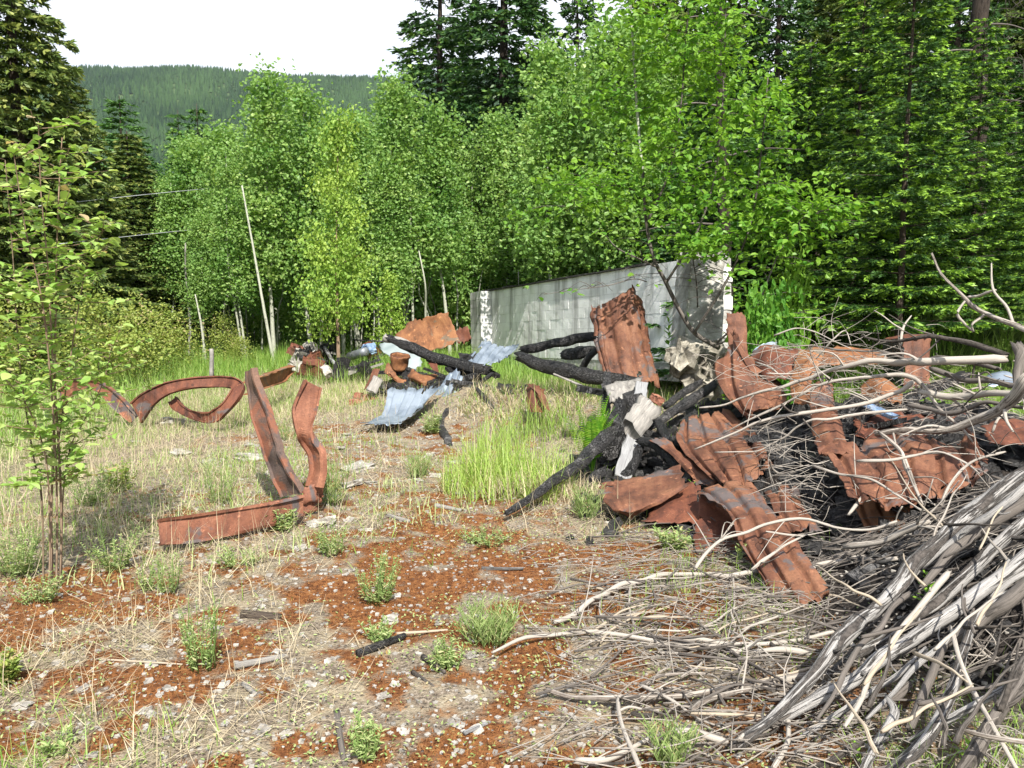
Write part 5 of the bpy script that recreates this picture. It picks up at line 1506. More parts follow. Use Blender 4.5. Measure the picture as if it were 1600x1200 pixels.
log([(1040, 716, 7.0), (1042, 690, 7.2), (1030, 660, 7.5)], [.05, .06, .05], 'burnt brown upright timber behind the folded channel', 'char', seed=17, name='charred_post')
sb_ = sh('bark_slab', [[(940, 604, 8.6), (970, 599, 8.6), (1002, 596, 8.7)], [(948, 614, 8.3), (972, 612, 8.25), (996, 608, 8.4)], [(952, 626, 8.1), (970, 630, 8.05), (984, 616, 8.2)]], 'flat grey weathered slab lying below the tall rusty sheet', 'board_pale', cat='slab', group='charred timbers', nu=24, nv=16, crumple=.02, seed=40, thick=.05, ragged=.03)
tag(put('white_board', board(P(992, 678, 7.5), P(972, 748, 7.0), .155, .03, up=(0.1, -1, .5), seed=3), M['board_white'], smooth=False), 'whitewashed board leaning at the left end of the heap', 'board')
tag(put('board_end', board(P(1003, 598, 8.3), P(999, 628, 8.05), .12, .035, up=(0, -1, .5), seed=5), M['board_white'], smooth=False), 'pale board end above the chunk of peeling wood', 'board')
tag(put('wood_chunk', board(P(1014, 634, 7.8), P(984, 672, 7.45), .22, .14, up=(.2, -1, .6), seed=8, rough=.28, seg=14), M['board_pale']), 'peeling pale wood chunk between the two white boards', 'wood chunk')
tag(put('brick_fragment', chunk(P(1026, 624, 8.1), (.12, .08, .08), (.3, .4, .5), .2, 4), M['brick'], smooth=False), 'orange brick fragment right of the pale board end', 'brick')
for k, (px, py, d) in enumerate(((560, 618, 12.2), (575, 622, 12.1), (590, 626, 12.0), (556, 630, 12.0), (604, 632, 11.9))):
    tag(put('burnt_brick', chunk(P(px, py, d), (.2, .1, .09), (.1, .1, random.random() * 2), .15, k), M['brick'], smooth=False), 'reddish burnt brick lying at the left foot of the middle heap', 'brick', 'burnt bricks by the middle heap')

# dark debris heap at the far side
random.seed(44)
kinds = [('char_grey', 'charred plank'), ('board_pale', 'grey plank'), ('rust_dark', 'rusty scrap'), ('char', 'charred lump'), ('stone', 'pale lump')]
for k in range(26):
    px, py = random.uniform(466, 592), random.uniform(548, 582)
    d = np.interp(py, [548, 582], [18.2, 15.5]) + random.uniform(-.3, .3)
    c = P(px, py, d)
    mk, kd = kinds[k % 5]
    if k % 5 in (0, 1):
        a = random.uniform(0, PI); L = random.uniform(.25, .6)
        v = Vector((math.cos(a), math.sin(a) * .5, random.uniform(-.35, .35))) * L
        g = board(c - v, c + v, random.uniform(.08, .16), .04, seed=k)
    else:
        s = random.uniform(.16, .34)
        g = chunk(c, (s * 1.3, s, s * .8), (random.random() * 3,) * 3, .32, k)
    tag(put(kd.replace(' ', '_'), g, M[mk], smooth=False), kd + ' in the dark debris heap at the far side under the thicket', 'debris', 'scraps of the far debris heap')
tag(put('dark_pipe', tube([P(546, 557, 17.0), P(572, 549, 16.7)], .09, .09, sides=12, seg=4), M['zinc_dark']), 'round dark pipe end in the far debris heap', 'pipe')
tag(put('white_stick', tube([P(506, 542, 17.5), P(524, 570, 16.2)], .045, .04, sides=6, seg=6, rough=.1), M['board_white']), 'pale upright stick leaning on the far debris heap', 'stick')
tag(put('white_lump', chunk(P(474, 560, 17.4), (.35, .25, .28), (.4, .2, .6), .3, 5), M['stone'], smooth=False), 'whitish lump at the left end of the far debris heap', 'debris')
tag(put('blue_rag', chunk(P(578, 545, 17.0), (.25, .2, .16), (.4, .2, .6), .45, 7), M['blue'], smooth=False), 'blue crumpled rag on the far debris heap', 'rag')
tag(put('plank', board(P(474, 578, 16.4), P(503, 571, 16.9), .10, .03), M['board_pale']), 'pale plank lying on grass left of the far debris heap', 'board')
tag(put('long_plank', board(P(555, 531, 17.8), P(606, 534, 17.4), .10, .03), M['dark_branch'] and M['char_grey']), 'long grey plank across the top of the far debris heap', 'board')

# burnt planks lying in the hollows of both heaps
random.seed(52)
for k in range(34):
    if k < 16:
        px, py = random.uniform(606, 760), random.uniform(572, 632); d = np.interp(py, [572, 632], [12.9, 11.3]); lab = 'charred scrap in the middle heap around the round duct'; grp = 'charred scraps of the middle heap'
    elif k < 24:
        px, py = random.uniform(930, 1050), random.uniform(610, 730); d = np.interp(py, [600, 740], [8.6, 6.9]); lab = 'burnt plank in the hollow at the left end of the rusty heap'; grp = 'burnt planks of the rusty heap'
    else:
        px, py = random.uniform(1190, 1560), random.uniform(600, 800); d = np.interp(py, [600, 700, 800], [7.3, 6.5, 5.5]); lab = 'burnt plank in the dark hollows under the rusty sheets'; grp = 'burnt planks of the rusty heap'
    c = P(px, py, d); c.z = max(c.z, float(H(c.x, c.y)) + .02)
    a = random.uniform(0, PI); L = random.uniform(.18, .5)
    v = Vector((math.cos(a), math.sin(a) * .6, random.uniform(-.25, .4))) * L
    if k % 4 == 3: g = chunk(c, (L, L * .6, L * .5), (random.random() * 3, random.random() * 3, 0), .35, k)
    else: g = board(c - v, c + v, random.uniform(.07, .17), random.uniform(.03, .07), seed=k, rough=.2)
    tag(put('burnt_plank', g, M[['char', 'char_grey', 'char', 'char_blue'][k % 4]], smooth=False), lab, 'board', grp)

# loose charred rubble under the heaps
random.seed(45)
parts = []
cnt = 0
while cnt < 3600:
    x, y = random.uniform(-2.2, 5.5), random.uniform(3.2, 13.5)
    m_, c_, d_ = piles(x, y)
    if x < -.2 and y < 11.9 or y < 5.2 and x < 1.9: continue
    if random.random() > float(burnt(x, y)) * .9: continue
    s = random.uniform(.02, .10) * (1.0 if y > 5 else .6)
    V, Fq, uv, tn = chunk(on_ground(x, y, s * .2), (s * random.uniform(1, 2.6), s, s * .7), (random.uniform(-.5, .5), random.uniform(-.5, .5), random.random() * 6), .35, cnt % 50, 1)
    parts.append((V, Fq, uv, tn)); cnt += 1
o = put('charred_rubble', join(parts), M['char_grey'], smooth=False)
tag(o, 'loose black charcoal rubble spread under and between the heaps', 'rubble', kind='stuff')

# ================================================================== BRUSH PILE: LOGS AND BRANCHES
def glog(pts, rs, lab, lift=.1, mat='grey_log', seed=0, name='dead_log', knots=3, group='dead logs of the brush pile', cat='log', rough=.16, sides=12):
    """pts: (px, py) resting on the mound (+lift) or (px, py, lift)"""
    pp = []
    for q in pts:
        pp.append(G(q[0], q[1] + max(0, (1000 - q[1]) * .13), (q[2] if len(q) > 2 else lift) * .85))
    L = sum((pp[i + 1] - pp[i]).length for i in range(len(pp) - 1))
    rs = [r * .52 for r in rs]
    random.seed(5000 + seed)
    n_ = max(4, int(L / .16))
    q = spline(pp, n_); rr_ = spline(np.asarray(rs)[:, None], n_)[:, 0]
    q[1:-1] += np.array([[random.gauss(0, .007), random.gauss(0, .007), random.gauss(0, .006)] for _ in range(n_ - 2)])
    rr_ = rr_ * np.array([random.uniform(.88, 1.12) for _ in range(n_)])
    geo = [tube(q, 0, 0, rs=list(rr_), sides=sides, rough=rough, seed=seed, knots=knots, rf=1.8, jag=.9, seg=max(16, int(L / .03)))]
    for k in range(4):
        i = random.randint(1, n_ - 2); a = q[i]; dd = rdir(1)[0]; dd[2] = abs(dd[2]) * .6
        ln = random.uniform(.02, .09)
        geo.append(tube([a, a + dd * (rr_[i] + ln * .5), a + dd * (rr_[i] + ln) + unit(q[min(n_ - 1, i + 1)] - a) * ln * .5], rr_[i] * .38, rr_[i] * .2, sides=6, seg=6, rough=.15, seed=k, jag=1.2))
    o = put(name, join(geo), M[mat])
    return tag(o, lab, cat, group)
glog([(1142, 1170, .02), (1226, 1107, .12), (1275, 1048, .2), (1314, 1000, .26), (1356, 948, .3), (1405, 899, .34), (1442, 849, .38), (1508, 781, .42), (1560, 731, .45), (1625, 690, .48)], [.036, .044, .050, .055, .060, .064, .068, .078, .08, .082],
     'longest pale bare log running diagonally up the left side of the brush pile', seed=1, knots=6)
glog([(1205, 1132, .03), (1275, 1092, .12), (1340, 1058, .18), (1372, 1029, .2), (1454, 974, .26), (1519, 928, .3), (1560, 888, .32), (1625, 835, .36)], [.036, .044, .048, .050, .056, .062, .066, .07],
     'pale stripped log with peeling bark just right of the longest log', seed=2, knots=5)
glog([(1300, 1052, .06), (1356, 1012, .1), (1431, 957, .16), (1493, 899, .22), (1550, 840, .26), (1625, 770, .3)], [.035, .045, .05, .055, .06, .07], 'blue grey log lying low between the two pale logs', seed=3, mat='grey_log')
glog([(1440, 905, .28), (1490, 840, .34), (1545, 790, .36), (1625, 735, .4)], [.035, .045, .05, .055], 'dark barked log above the blue grey log near the right edge', seed=4, mat='dark_branch')
glog([(1236, 1160, .03), (1317, 1110, .1), (1390, 1062, .14), (1447, 1014, .2)], [.012, .020, .022, .022], 'slim pale pole below the peeling log', seed=5)
glog([(1421, 1138, .10), (1450, 1066, .16), (1478, 998, .22)], [.030, .032, .028], 'stubby log with black wrapped bark in the middle of the brush pile', seed=6, mat='dark_branch')
glog([(1379, 1215, .08), (1463, 1140, .14), (1489, 1071, .2), (1505, 1006, .26), (1535, 948, .3), (1615, 905, .34)], [.038, .040, .042, .04, .04, .04], 'crooked grey log with shaggy bark bending up to the right', seed=7, knots=6)
glog([(1345, 1215, .05), (1370, 1160, .1), (1392, 1118, .14), (1386, 1090, .16)], [.028, .030, .030, .022], 'short crooked branch stub at the bottom of the brush pile', seed=8, mat='grey_log')
glog([(1486, 978, .42), (1506, 1055, .36), (1545, 1136, .3), (1595, 1215, .22)], [.018, .017, .015, .013], 'straight grey stick crossing the pile down to the lower right corner', seed=9, mat='grey_branch')
glog([(1418, 1162, .06), (1490, 1122, .14), (1561, 1082, .22), (1620, 1050, .3)], [.020, .024, .026, .026], 'short grey log low under the crossing stick', seed=10)
glog([(1508, 1142, .3), (1560, 1152, .3), (1625, 1162, .3)], [.014, .016, .016], 'pale stick poking in from the lower right edge', seed=11, mat='grey_branch')
glog([(1480, 1010, .2), (1530, 960, .3), (1570, 930, .36), (1625, 880, .4)], [.04, .05, .05, .05], 'dark log in the shade at the right edge of the pile', seed=12, mat='dark_branch')
glog([(1500, 1215, .1), (1540, 1160, .2), (1590, 1060, .3), (1625, 1000, .3)], [.04, .045, .05, .05], 'thick dark log in the lower right corner', seed=13, mat='dark_branch')
glog([(1440, 870, .3), (1500, 810, .42), (1550, 770, .5), (1625, 700, .56)], [.02, .03, .035, .04], 'grey log resting on top of the upper right end of the pile', seed=14)
glog([(1300, 1130, .02), (1360, 1100, .05), (1420, 1070, .1)], [.03, .035, .03], 'rotten dark log half buried under the pale poles', seed=15, mat='dark_branch')
glog([(1270, 1200, .03), (1300, 1188, .05), (1345, 1160, .08)], [.02, .022, .02], 'short rotten stick near the bottom edge of the picture', seed=16, mat='dark_branch')

random.seed(61)
for k in range(5):
    x0, y0 = random.uniform(1230, 1480), random.uniform(1040, 1190)
    L_ = random.uniform(150, 420); a = random.gauss(.85, .22)
    x1, y1 = x0 + math.cos(a) * L_, y0 - math.sin(a) * L_
    if x1 > 1640 or y1 < 800: continue
    l0 = random.uniform(.04, .2)
    glog([(x0, y0, l0), ((x0 + x1) / 2 + random.uniform(-14, 14), (y0 + y1) / 2 + random.uniform(-14, 14), l0 + .08), (x1, y1, l0 + random.uniform(.1, .2))], [.014, .022, random.uniform(.018, .032)],
         'slim grey pole jumbled among the bigger logs of the brush pile', seed=400 + k, mat=random.choice(['grey_log', 'dark_branch', 'grey_branch']), group='slim poles of the brush pile', knots=3, sides=9)

def br(pts, r0, r1, lab, mat='grey_branch', seed=0, name='dead_branch', sub=3, group='bare branches on the heap', subL=.35):
    """branch with side twigs; pts with explicit distance (px, py, d) or ground pixels (px, py)"""
    random.seed(900 + seed)
    pp = [P(*q) if len(q) == 3 else G(q[0], q[1], .05) for q in pts]
    L = sum((pp[i + 1] - pp[i]).length for i in range(len(pp) - 1))
    n_ = max(4, int(L / .13))
    q = spline(pp, n_)
    q[1:-1] += np.array([[random.gauss(0, .009), random.gauss(0, .009), random.gauss(0, .009)] for _ in range(n_ - 2)])
    rr_ = np.linspace(r0, r1, n_) * np.array([random.uniform(.85, 1.15) for _ in range(n_)])
    geo = tube(q, 0, 0, rs=list(rr_), sides=8, rough=.14, seed=seed, knots=5, jag=1.0, seg=max(14, int(L / .04)))
    if sub == 0:
        o = put(name, geo, M[mat]); tag(o, lab, 'branch', group); return o
    root = empty(name, pp[0], lab, 'branch', group)
    put('limb', geo, M[mat], root)
    C = spline(q, 40)
    for k in range(sub + 2):
        i = random.randint(6, 36)
        a = C[i]; d = unit(C[min(39, i + 2)] - C[i - 2])
        sd_ = unit(np.array([random.uniform(-1, 1), random.uniform(-1, 1), random.uniform(-.6, .9)]))
        ln = subL * random.uniform(.4, 1.2)
        d2 = unit(d * random.uniform(.3, 1) + sd_ * .8)
        e = a + d2 * ln
        m_ = a + d2 * ln * .5 + np.array([random.uniform(-.04, .04), random.uniform(-.04, .04), random.uniform(-.02, .05)])
        rr = (r0 + (r1 - r0) * i / 40) * .45
        put('twig', tube([a, m_, e], rr, rr * .35, sides=5, seg=9, rough=.1, seed=k), M[mat], root)
    return root
br([(1570, 561, 5.5), (1454, 563, 5.7), (1405, 566, 5.9), (1340, 567, 6.1), (1294, 580, 6.3), (1242, 597, 6.5), (1177, 618, 6.7), (1093, 637, 6.9)], .030, .008, 'uppermost long pale branch reaching left over the leaf shaped sheet', seed=1, sub=4)
br([(1440, 598, 5.9), (1405, 584, 6.0), (1324, 592, 6.15), (1259, 613, 6.3), (1194, 645, 6.45), (1130, 678, 6.6)], .020, .006, 'second long pale branch with knotty bark pointing at the ribbed sheet', seed=2, sub=4)
br([(1424, 598, 5.9), (1389, 619, 5.95), (1340, 632, 6.0), (1249, 647, 6.1), (1200, 652, 6.2), (1145, 675, 6.3), (1085, 702, 6.4)], .020, .006, 'third long pale branch ending low over the broad ribbed sheet', seed=3, sub=5)
br([(1418, 639, 5.8), (1324, 647, 5.85), (1268, 655, 5.9), (1226, 681, 6.0), (1181, 704, 6.05), (1117, 707, 6.1)], .013, .004, 'thin pale branch with drooping tip below the third long one', seed=4, sub=6)
br([(1605, 590, 4.9), (1582, 620, 5.0), (1561, 642, 5.1), (1502, 665, 5.3), (1437, 668, 5.45), (1369, 678, 5.6)], .042, .018, 'thick smooth pale branch curving down from the right edge', seed=5, sub=2)
br([(1374, 676, 5.5), (1408, 713, 5.25), (1427, 747, 5.05), (1442, 789, 4.85)], .017, .010, 'side branch dropping over the big sunlit sheet', seed=6, sub=2)
br([(1560, 577, 5.7), (1480, 560, 6.2), (1431, 563, 6.6), (1376, 548, 6.8), (1324, 548, 6.9), (1275, 540, 7.0), (1229, 538, 7.1)], .016, .006, 'dark branch along the top of the heap', 'dark_branch', seed=7, sub=5)
br([(1572, 553, 5.6), (1502, 532, 5.9), (1457, 528, 6.0), (1405, 535, 6.2), (1372, 533, 6.3), (1346, 525, 6.4)], .020, .007, 'dark upper branch rising over the rusty box', 'dark_branch', seed=8, sub=5)
br([(1407, 540, 6.2), (1412, 512, 6.25), (1424, 493, 6.3)], .010, .005, 'short upright forked twig in front of the rusty box', seed=9, sub=0)
br([(1412, 516, 6.25), (1390, 500, 6.3), (1366, 485, 6.3)], .008, .003, 'left prong leaning away from the short upright twig', seed=10, sub=0)
br([(1625, 525, 4.9), (1583, 505, 5.1), (1539, 491, 5.3), (1512, 464, 5.4), (1475, 434, 5.5), (1456, 396, 5.6)], .020, .007, 'smooth curving branch rising alone against the dark fir at the right', seed=11, sub=0)
br([(1512, 464, 5.4), (1500, 487, 5.4), (1503, 503, 5.4), (1520, 518, 5.4)], .009, .005, 'small hooked twig hanging from the smooth curving branch', seed=12, sub=0)
br([(1539, 491, 5.3), (1528, 500, 5.3), (1521, 518, 5.3)], .009, .005, 'short drooping twig beside the hooked one', seed=13, sub=0)
br([(1583, 505, 5.1), (1570, 480, 5.15), (1556, 454, 5.2), (1549, 412, 5.25)], .010, .005, 'upright twig standing on the smooth curving branch', seed=14, sub=0)
br([(1512, 464, 5.4), (1535, 457, 5.3), (1556, 453, 5.2)], .008, .006, 'short level twig bridging the curving branch and the upright twig', seed=15, sub=0)
br([(1210, 524, 7.0), (1255, 515, 6.9), (1294, 526, 6.7), (1330, 545, 6.5)], .007, .003, 'thin arching twig over the rounded rusty sheet', seed=16, sub=3)
br([(1180, 566, 7.0), (1215, 584, 6.7), (1242, 592, 6.5), (1300, 590, 6.3)], .008, .004, 'thin grey twig crossing the rounded rusty sheet', seed=17, sub=3)
br([(1276, 560, 6.8), (1300, 530, 6.7), (1322, 515, 6.7), (1330, 540, 6.6)], .008, .003, 'twig bent like an elbow above the middle of the heap', seed=18, sub=3)
br([(1442, 600, 5.8), (1470, 640, 5.7), (1500, 670, 5.6), (1520, 690, 5.5)], .012, .006, 'grey branch slanting down to the torn flap', seed=19, sub=4)
br([(1455, 575, 5.9), (1500, 590, 5.7), (1560, 600, 5.4), (1625, 600, 5.1)], .022, .018, 'dark branch lying level near the right edge', 'dark_branch', seed=20, sub=4)
br([(1440, 612, 5.8), (1500, 620, 5.6), (1560, 618, 5.3), (1625, 622, 5.0)], .024, .02, 'grey level branch just under the dark level one', seed=21, sub=4)
br([(1420, 632, 5.8), (1480, 648, 5.5), (1540, 632, 5.3), (1625, 640, 5.0)], .016, .012, 'shaded branch tangled under the level ones', 'dark_branch', seed=22, sub=5)
br([(1340, 720, 5.1), (1400, 716, 5.0), (1440, 708, 5.0), (1500, 716, 4.9), (1530, 740, 4.7)], .010, .005, 'thin pale branch lying across the big sunlit sheet', seed=23, sub=4)
br([(1271, 728, 5.3), (1310, 742, 5.15), (1360, 752, 5.0), (1400, 772, 4.85), (1440, 798, 4.7)], .011, .006, 'thin curving branch along the lower edge of the big sunlit sheet', seed=24, sub=4)
br([(1470, 790, 4.6), (1484, 760, 4.7), (1520, 722, 4.8), (1570, 706, 4.8)], .010, .006, 'arching twig just above the longest log', seed=25, sub=2)
br([(1326, 804, 5.0), (1350, 775, 5.1), (1372, 756, 5.2)], .009, .006, 'pale broken twig in the dark gap under the big sunlit sheet', seed=26, sub=1)
br([(1085, 890, 4.6), (1120, 850, 4.7), (1170, 832, 4.75), (1240, 812, 4.75), (1330, 826, 4.6), (1400, 815, 4.5)], .012, .007, 'long grey branch lying over the foot of the arching sheet', seed=27, sub=5)
br([(1175, 890, 4.35), (1220, 860, 4.45), (1258, 836, 4.55)], .010, .006, 'short pale stick leaning on the arching sheet', seed=28, sub=1)
br([(1590, 540, 5.5), (1598, 570, 5.4), (1590, 610, 5.3)], .036, .03, 'dark broken stub standing at the right edge', 'dark_branch', seed=29, sub=0)
br([(1320, 855, 4.6), (1400, 836, 4.4), (1450, 815, 4.3)], .02, .016, 'grey branch lying behind the longest log', seed=30, sub=2)
random.seed(63)
for k in range(26):
    px, py = random.uniform(1330, 1590), random.uniform(800, 1190)
    if px < 1500 - (py - 760) * .72: continue
    a = random.gauss(1.2, 1.0); L_ = random.uniform(50, 170); l0 = random.uniform(.28, .42)
    pp = [G(px, py, l0), G(px + math.cos(a) * L_ * .5 + random.uniform(-10, 10), py - math.sin(a) * L_ * .5, l0 + .05), G(px + math.cos(a) * L_, py - math.sin(a) * L_, l0 + random.uniform(0, .08))]
    q = spline(pp, 7); q[1:-1] += np.array([[random.gauss(0, .003) for _ in range(3)] for _ in range(5)])
    tag(put('dead_branch', tube(q, random.uniform(.005, .010), .003, sides=6, rough=.15, seed=k, jag=1.0, seg=22), M[random.choice(['grey_branch', 'dark_branch', 'straw_stick'])]), 'thin dead branch crossing over the bigger logs of the brush pile', 'branch', 'thin branches crossing the brush pile')
# long ground branches at the front
br([(865, 972), (940, 930), (1000, 905), (1080, 892), (1150, 897), (1250, 890), (1325, 875), (1400, 872)], .012, .016, 'long bowed grey branch arching over the ground in front of the heap', seed=31, sub=0)
br([(770, 1020), (850, 992), (925, 989), (1010, 1000), (1100, 1010), (1180, 1014), (1262, 1020)], .008, .014, 'long straight grey branch lying on the ground below the bowed one', seed=32, sub=3)
br([(855, 1077), (910, 1086), (965, 1090), (1100, 1080), (1200, 1065), (1260, 1055)], .010, .014, 'pale branch lying left of the brush pile foot', seed=33, sub=3)
br([(965, 1090), (972, 1140), (1000, 1205)], .009, .008, 'forked pale stick bending toward the bottom edge', seed=34, sub=1)
br([(900, 1188), (955, 1178), (1020, 1150)], .011, .007, 'short pale stick at the bottom middle', seed=35, sub=0)
br([(1055, 1144), (1090, 1152), (1135, 1160)], .015, .013, 'short thick pale stick touching the tip of the longest log', seed=36, sub=0)
br([(940, 932), (942, 960), (958, 1000), (968, 1020)], .006, .003, 'thin twig hanging from the left part of the bowed branch', seed=37, sub=0)
br([(985, 912), (988, 950), (995, 992)], .006, .004, 'second thin twig hanging from the bowed branch', seed=38, sub=0)
br([(1145, 900), (1146, 950), (1144, 990)], .006, .004, 'thin twig propping the middle of the bowed branch', seed=39, sub=0)
br([(1310, 990), (1340, 1015), (1352, 1040)], .012, .008, 'curved short stick bridging the two pale logs', seed=40, sub=0)
br([(1060, 1000), (1120, 1000), (1200, 1006), (1310, 985)], .012, .010, 'grey branch running into the side of the longest log', seed=41, sub=2)
br([(1010, 1070), (1030, 1055), (1110, 1055), (1130, 1068)], .007, .004, 'curly pale twig between the ground branches', seed=42, sub=2)
br([(1080, 1108), (1130, 1090), (1210, 1072)], .012, .009, 'pale stick lying beside the longest log', seed=43, sub=1)
br([(1208, 1200), (1222, 1160), (1235, 1120), (1240, 1105)], .010, .006, 'upright pale twig in front of the tip of the longest log', seed=44, sub=2)
br([(1520, 1000), (1560, 1040), (1600, 1060)], .008, .006, 'thin stick in the shade at the right edge', seed=45, sub=2)
random.seed(46)
for k in range(30):      # tangle of thin grey branches over the heap
    px, py = random.uniform(1190, 1590), random.uniform(560, 850)
    d = np.interp(py, [560, 640, 700, 780, 850], [6.6, 6.0, 5.6, 5.0, 4.6]) - max(0, px - 1480) * .004
    a = random.gauss(0.1, .8); L = random.uniform(40, 130)
    x1, y1 = px + math.cos(a) * L, py - math.sin(a) * L * .6
    br([(px, py, d), ((px + x1) / 2 + random.uniform(-12, 12), (py + y1) / 2 + random.uniform(-14, 14), d + .05), (x1, y1, d + random.uniform(-.2, .3))], random.uniform(.004, .009), .002, 'thin grey branch tangled over the rusty heap', random.choice(['grey_branch', 'grey_branch', 'dark_branch']), seed=100 + k, sub=0, group='thin branches tangled over the heap')
random.seed(47)
for k in range(48):      # thin sticks on the ground in front
    px, py = random.uniform(960, 1330), random.uniform(905, 1195)
    if px > 1500 - (py - 700) * .62: continue
    a = random.gauss(0.15, .35); L = random.uniform(60, 190)
    pts = [(px - math.cos(a) * L / 2, py + math.sin(a) * L / 2), (px + random.uniform(-8, 8), py + random.uniform(-6, 6)), (px + math.cos(a) * L / 2, py - math.sin(a) * L / 2)]
    br(pts, random.uniform(.004, .009), .003, 'thin pale stick lying among others on the ground before the brush pile', random.choice(['grey_branch', 'straw_stick', 'dark_branch']), seed=200 + k, sub=0, group='thin sticks on the ground before the brush pile')
# fine twig litter
random.seed(48)
parts = []
def litter(n, x0, x1, y0, y1, dens, lmin, lmax, rmax, lift=.01):
    c = 0; tries = 0
    while c < n and tries < n * 30:
        tries += 1
        x, y = random.uniform(x0, x1), random.uniform(y0, y1)
        if random.random() > dens(x, y): continue
        a = random.uniform(0, PI) if random.random() < .5 else random.gauss(.2, .4)
        L = random.uniform(lmin, lmax); dx, dy = math.cos(a) * L / 2, math.sin(a) * L / 2
        l0 = random.uniform(.0, .06)
        p = on_ground(x - dx, y - dy, lift + l0); q = on_ground(x + dx, y + dy, lift + random.uniform(0, .05)); m_ = (p + q) / 2 + Vector((random.uniform(-.03, .03), random.uniform(-.03, .03), random.uniform(0, .03)))
        m_.z = max(m_.z, float(H(m_.x, m_.y)) + .004)
        r = random.uniform(.0014, rmax)
        parts.append(tube([p, m_, q], r, r * .5, sides=4, seg=5)); c += 1
litter(800, .1, 2.6, 2.4, 5.2, lambda x, y: min(1, .1 + float(piles(x, y)[0]) * 1.4 + .8 * math.exp(-((x - 1.0) / .7) ** 2)), .08, .45, .004)
litter(260, .8, 4.5, 3.0, 7.5, lambda x, y: min(1, float(piles(x, y)[0])), .15, .6, .005, .06)
o = put('twig_litter', join(parts), M['grey_branch']); tag(o, 'fine dry twigs littering the brush pile and the ground before it', 'twigs', kind='stuff')
parts = []
litter(900, .3, 3.6, 2.4, 5.6, lambda x, y: min(1, float(burnt(x, y))), .08, .5, .008, .02)
o = put('dark_twig_litter', join(parts), M['dark_branch']); tag(o, 'dark rotting twigs packed under the brush pile', 'twigs', kind='stuff')
# upper tangle of fine twigs, like a nest, over the heap
parts = []
for k in range(330):
    px, py = random.gauss(1290, 70), random.gauss(570, 22)
    if k > 150: px, py = random.gauss(1440, 70), random.gauss(618, 14)
    if k > 250: px, py = random.gauss(1250, 40), random.gauss(740, 40)
    d = np.interp(py, [520, 640, 700, 780], [7.0, 6.2, 5.9, 5.3]) + random.uniform(-.15, .25)
    p = P(px, py, d); v = Vector((random.gauss(0, .13), random.gauss(0, .1), random.gauss(0, .05)))
    parts.append(tube([p - v, p + Vector((random.uniform(-.03, .03), 0, random.uniform(-.02, .04))), p + v], .0028, .0012, sides=4, seg=5))
o = put('dry_twig_tangle', join(parts), M['grey_branch']); tag(o, 'nest like tangle of fine dry twigs caught on top of the rusty heap', 'twigs', kind='stuff')

# individual bits on the clearing floor
for k, (a, b, r, lab, mt) in enumerate((((752, 889), (818, 888), .012, 'pale stick lying level in the middle of the clearing floor', 'board_white'), ((365, 1040), (445, 1025), .016, 'flat grey wood splinter right of the nearest green weed', 'board_pale'), ((560, 1022), (632, 992), .020, 'dark charred splinter in the moss', 'char_grey'),
     ((620, 990), (700, 984), .008, 'pale twig beside the dark charred splinter', 'straw_stick'), ((150, 1030), (285, 1038), .005, 'long thin straw stalk lying left of the nearest green weed', 'straw_stick'), ((245, 1148), (300, 1105), .007, 'pale stalk lying slanted near the bottom left', 'straw_stick'),
     ((300, 1128), (335, 1106), .007, 'second pale stalk right of the slanted one', 'straw_stick'), ((525, 1112), (540, 1195), .014, 'dark stick pointing at the viewer near the bottom edge', 'dark_branch'), ((660, 1025), (695, 1050), .012, 'short dark twig right of the moss', 'dark_branch'),
     ((645, 1050), (680, 1075), .010, 'short dark twig below the other dark twig', 'dark_branch'), ((725, 1145), (765, 1128), .010, 'pale stick end near the bottom middle', 'board_white'), ((380, 1068), (402, 1086), .012, 'small pale wood chip below the grey splinter', 'board_pale'),
     ((605, 805), (640, 815), .018, 'pale wood scrap in the middle distance of the clearing', 'board_pale'), ((380, 960), (440, 965), .03, 'dark bark piece in the orange moss', 'bark'), ((680, 790), (720, 798), .02, 'grey board scrap left of the charred pole', 'board_pale'))):
    tag(put('stick', tube([G(*a, .01), (G(*a, .012) + G(*b, .012)) / 2, G(*b, .01)], r, r * .75, sides=7, seg=14, rough=.14, seed=k), M[mt]), lab, 'stick')

# stones
random.seed(50)
def stone_mesh(k):
    V, Fq, uv, tn = chunk((0, 0, 0), (1, .8, .5), rough=.42, seed=k * 3 + 1, sub=3)
    return mesh('stone', V, Fq, M['stone'], smooth=False)
stones = [stone_mesh(k) for k in range(5)]
big = [(270, 602 + 60, .3), (285, 712, .22), (390, 715, .28), (395, 698, .16), (418, 705, .14), (560, 735, .26), (38, 1098, .07), (236, 1040, .06), (222, 1014, .045), (610, 970, .09), (225, 1118, .05), (130, 1076, .05), (460, 905, .05), (545, 760, .2), (500, 820, .2), (600, 1090, .05), (880, 1025, .03), (410, 1145, .06)]
for k in range(75):
    big.append((random.uniform(60, 760), random.uniform(860, 1195), random.uniform(.018, .05)))
for k in range(35):
    big.append((random.uniform(120, 720), random.uniform(670, 860), random.uniform(.04, .12)))
for k, (px, py, s) in enumerate(big):
    o = bpy.data.objects.new('stone', stones[k % 5]); COL.objects.link(o)
    p = G(px, py); p.z = float(H(p.x, p.y)) + s * .06
    o.location = p; o.scale = (s, s, s * random.uniform(.3, .6)); o.rotation_euler = (random.uniform(-.3, .3), random.uniform(-.3, .3), random.random() * 6)
    tag(o, 'small pale stone lying on the mossy clearing floor', 'stone', 'pale stones on the clearing floor')
parts = []
V0, F0, _, _ = chunk((0, 0, 0), (1, .8, .5), rough=.3, seed=4, sub=1)
n = 8500
x = rng.uniform(-3.2, 2.2, n); y = 2.3 + 9 * rng.random(n) ** 1.7
s = rng.uniform(.004, .016, n) * (1 + .12 * y)
rz = rng.uniform(0, 6.28, n)
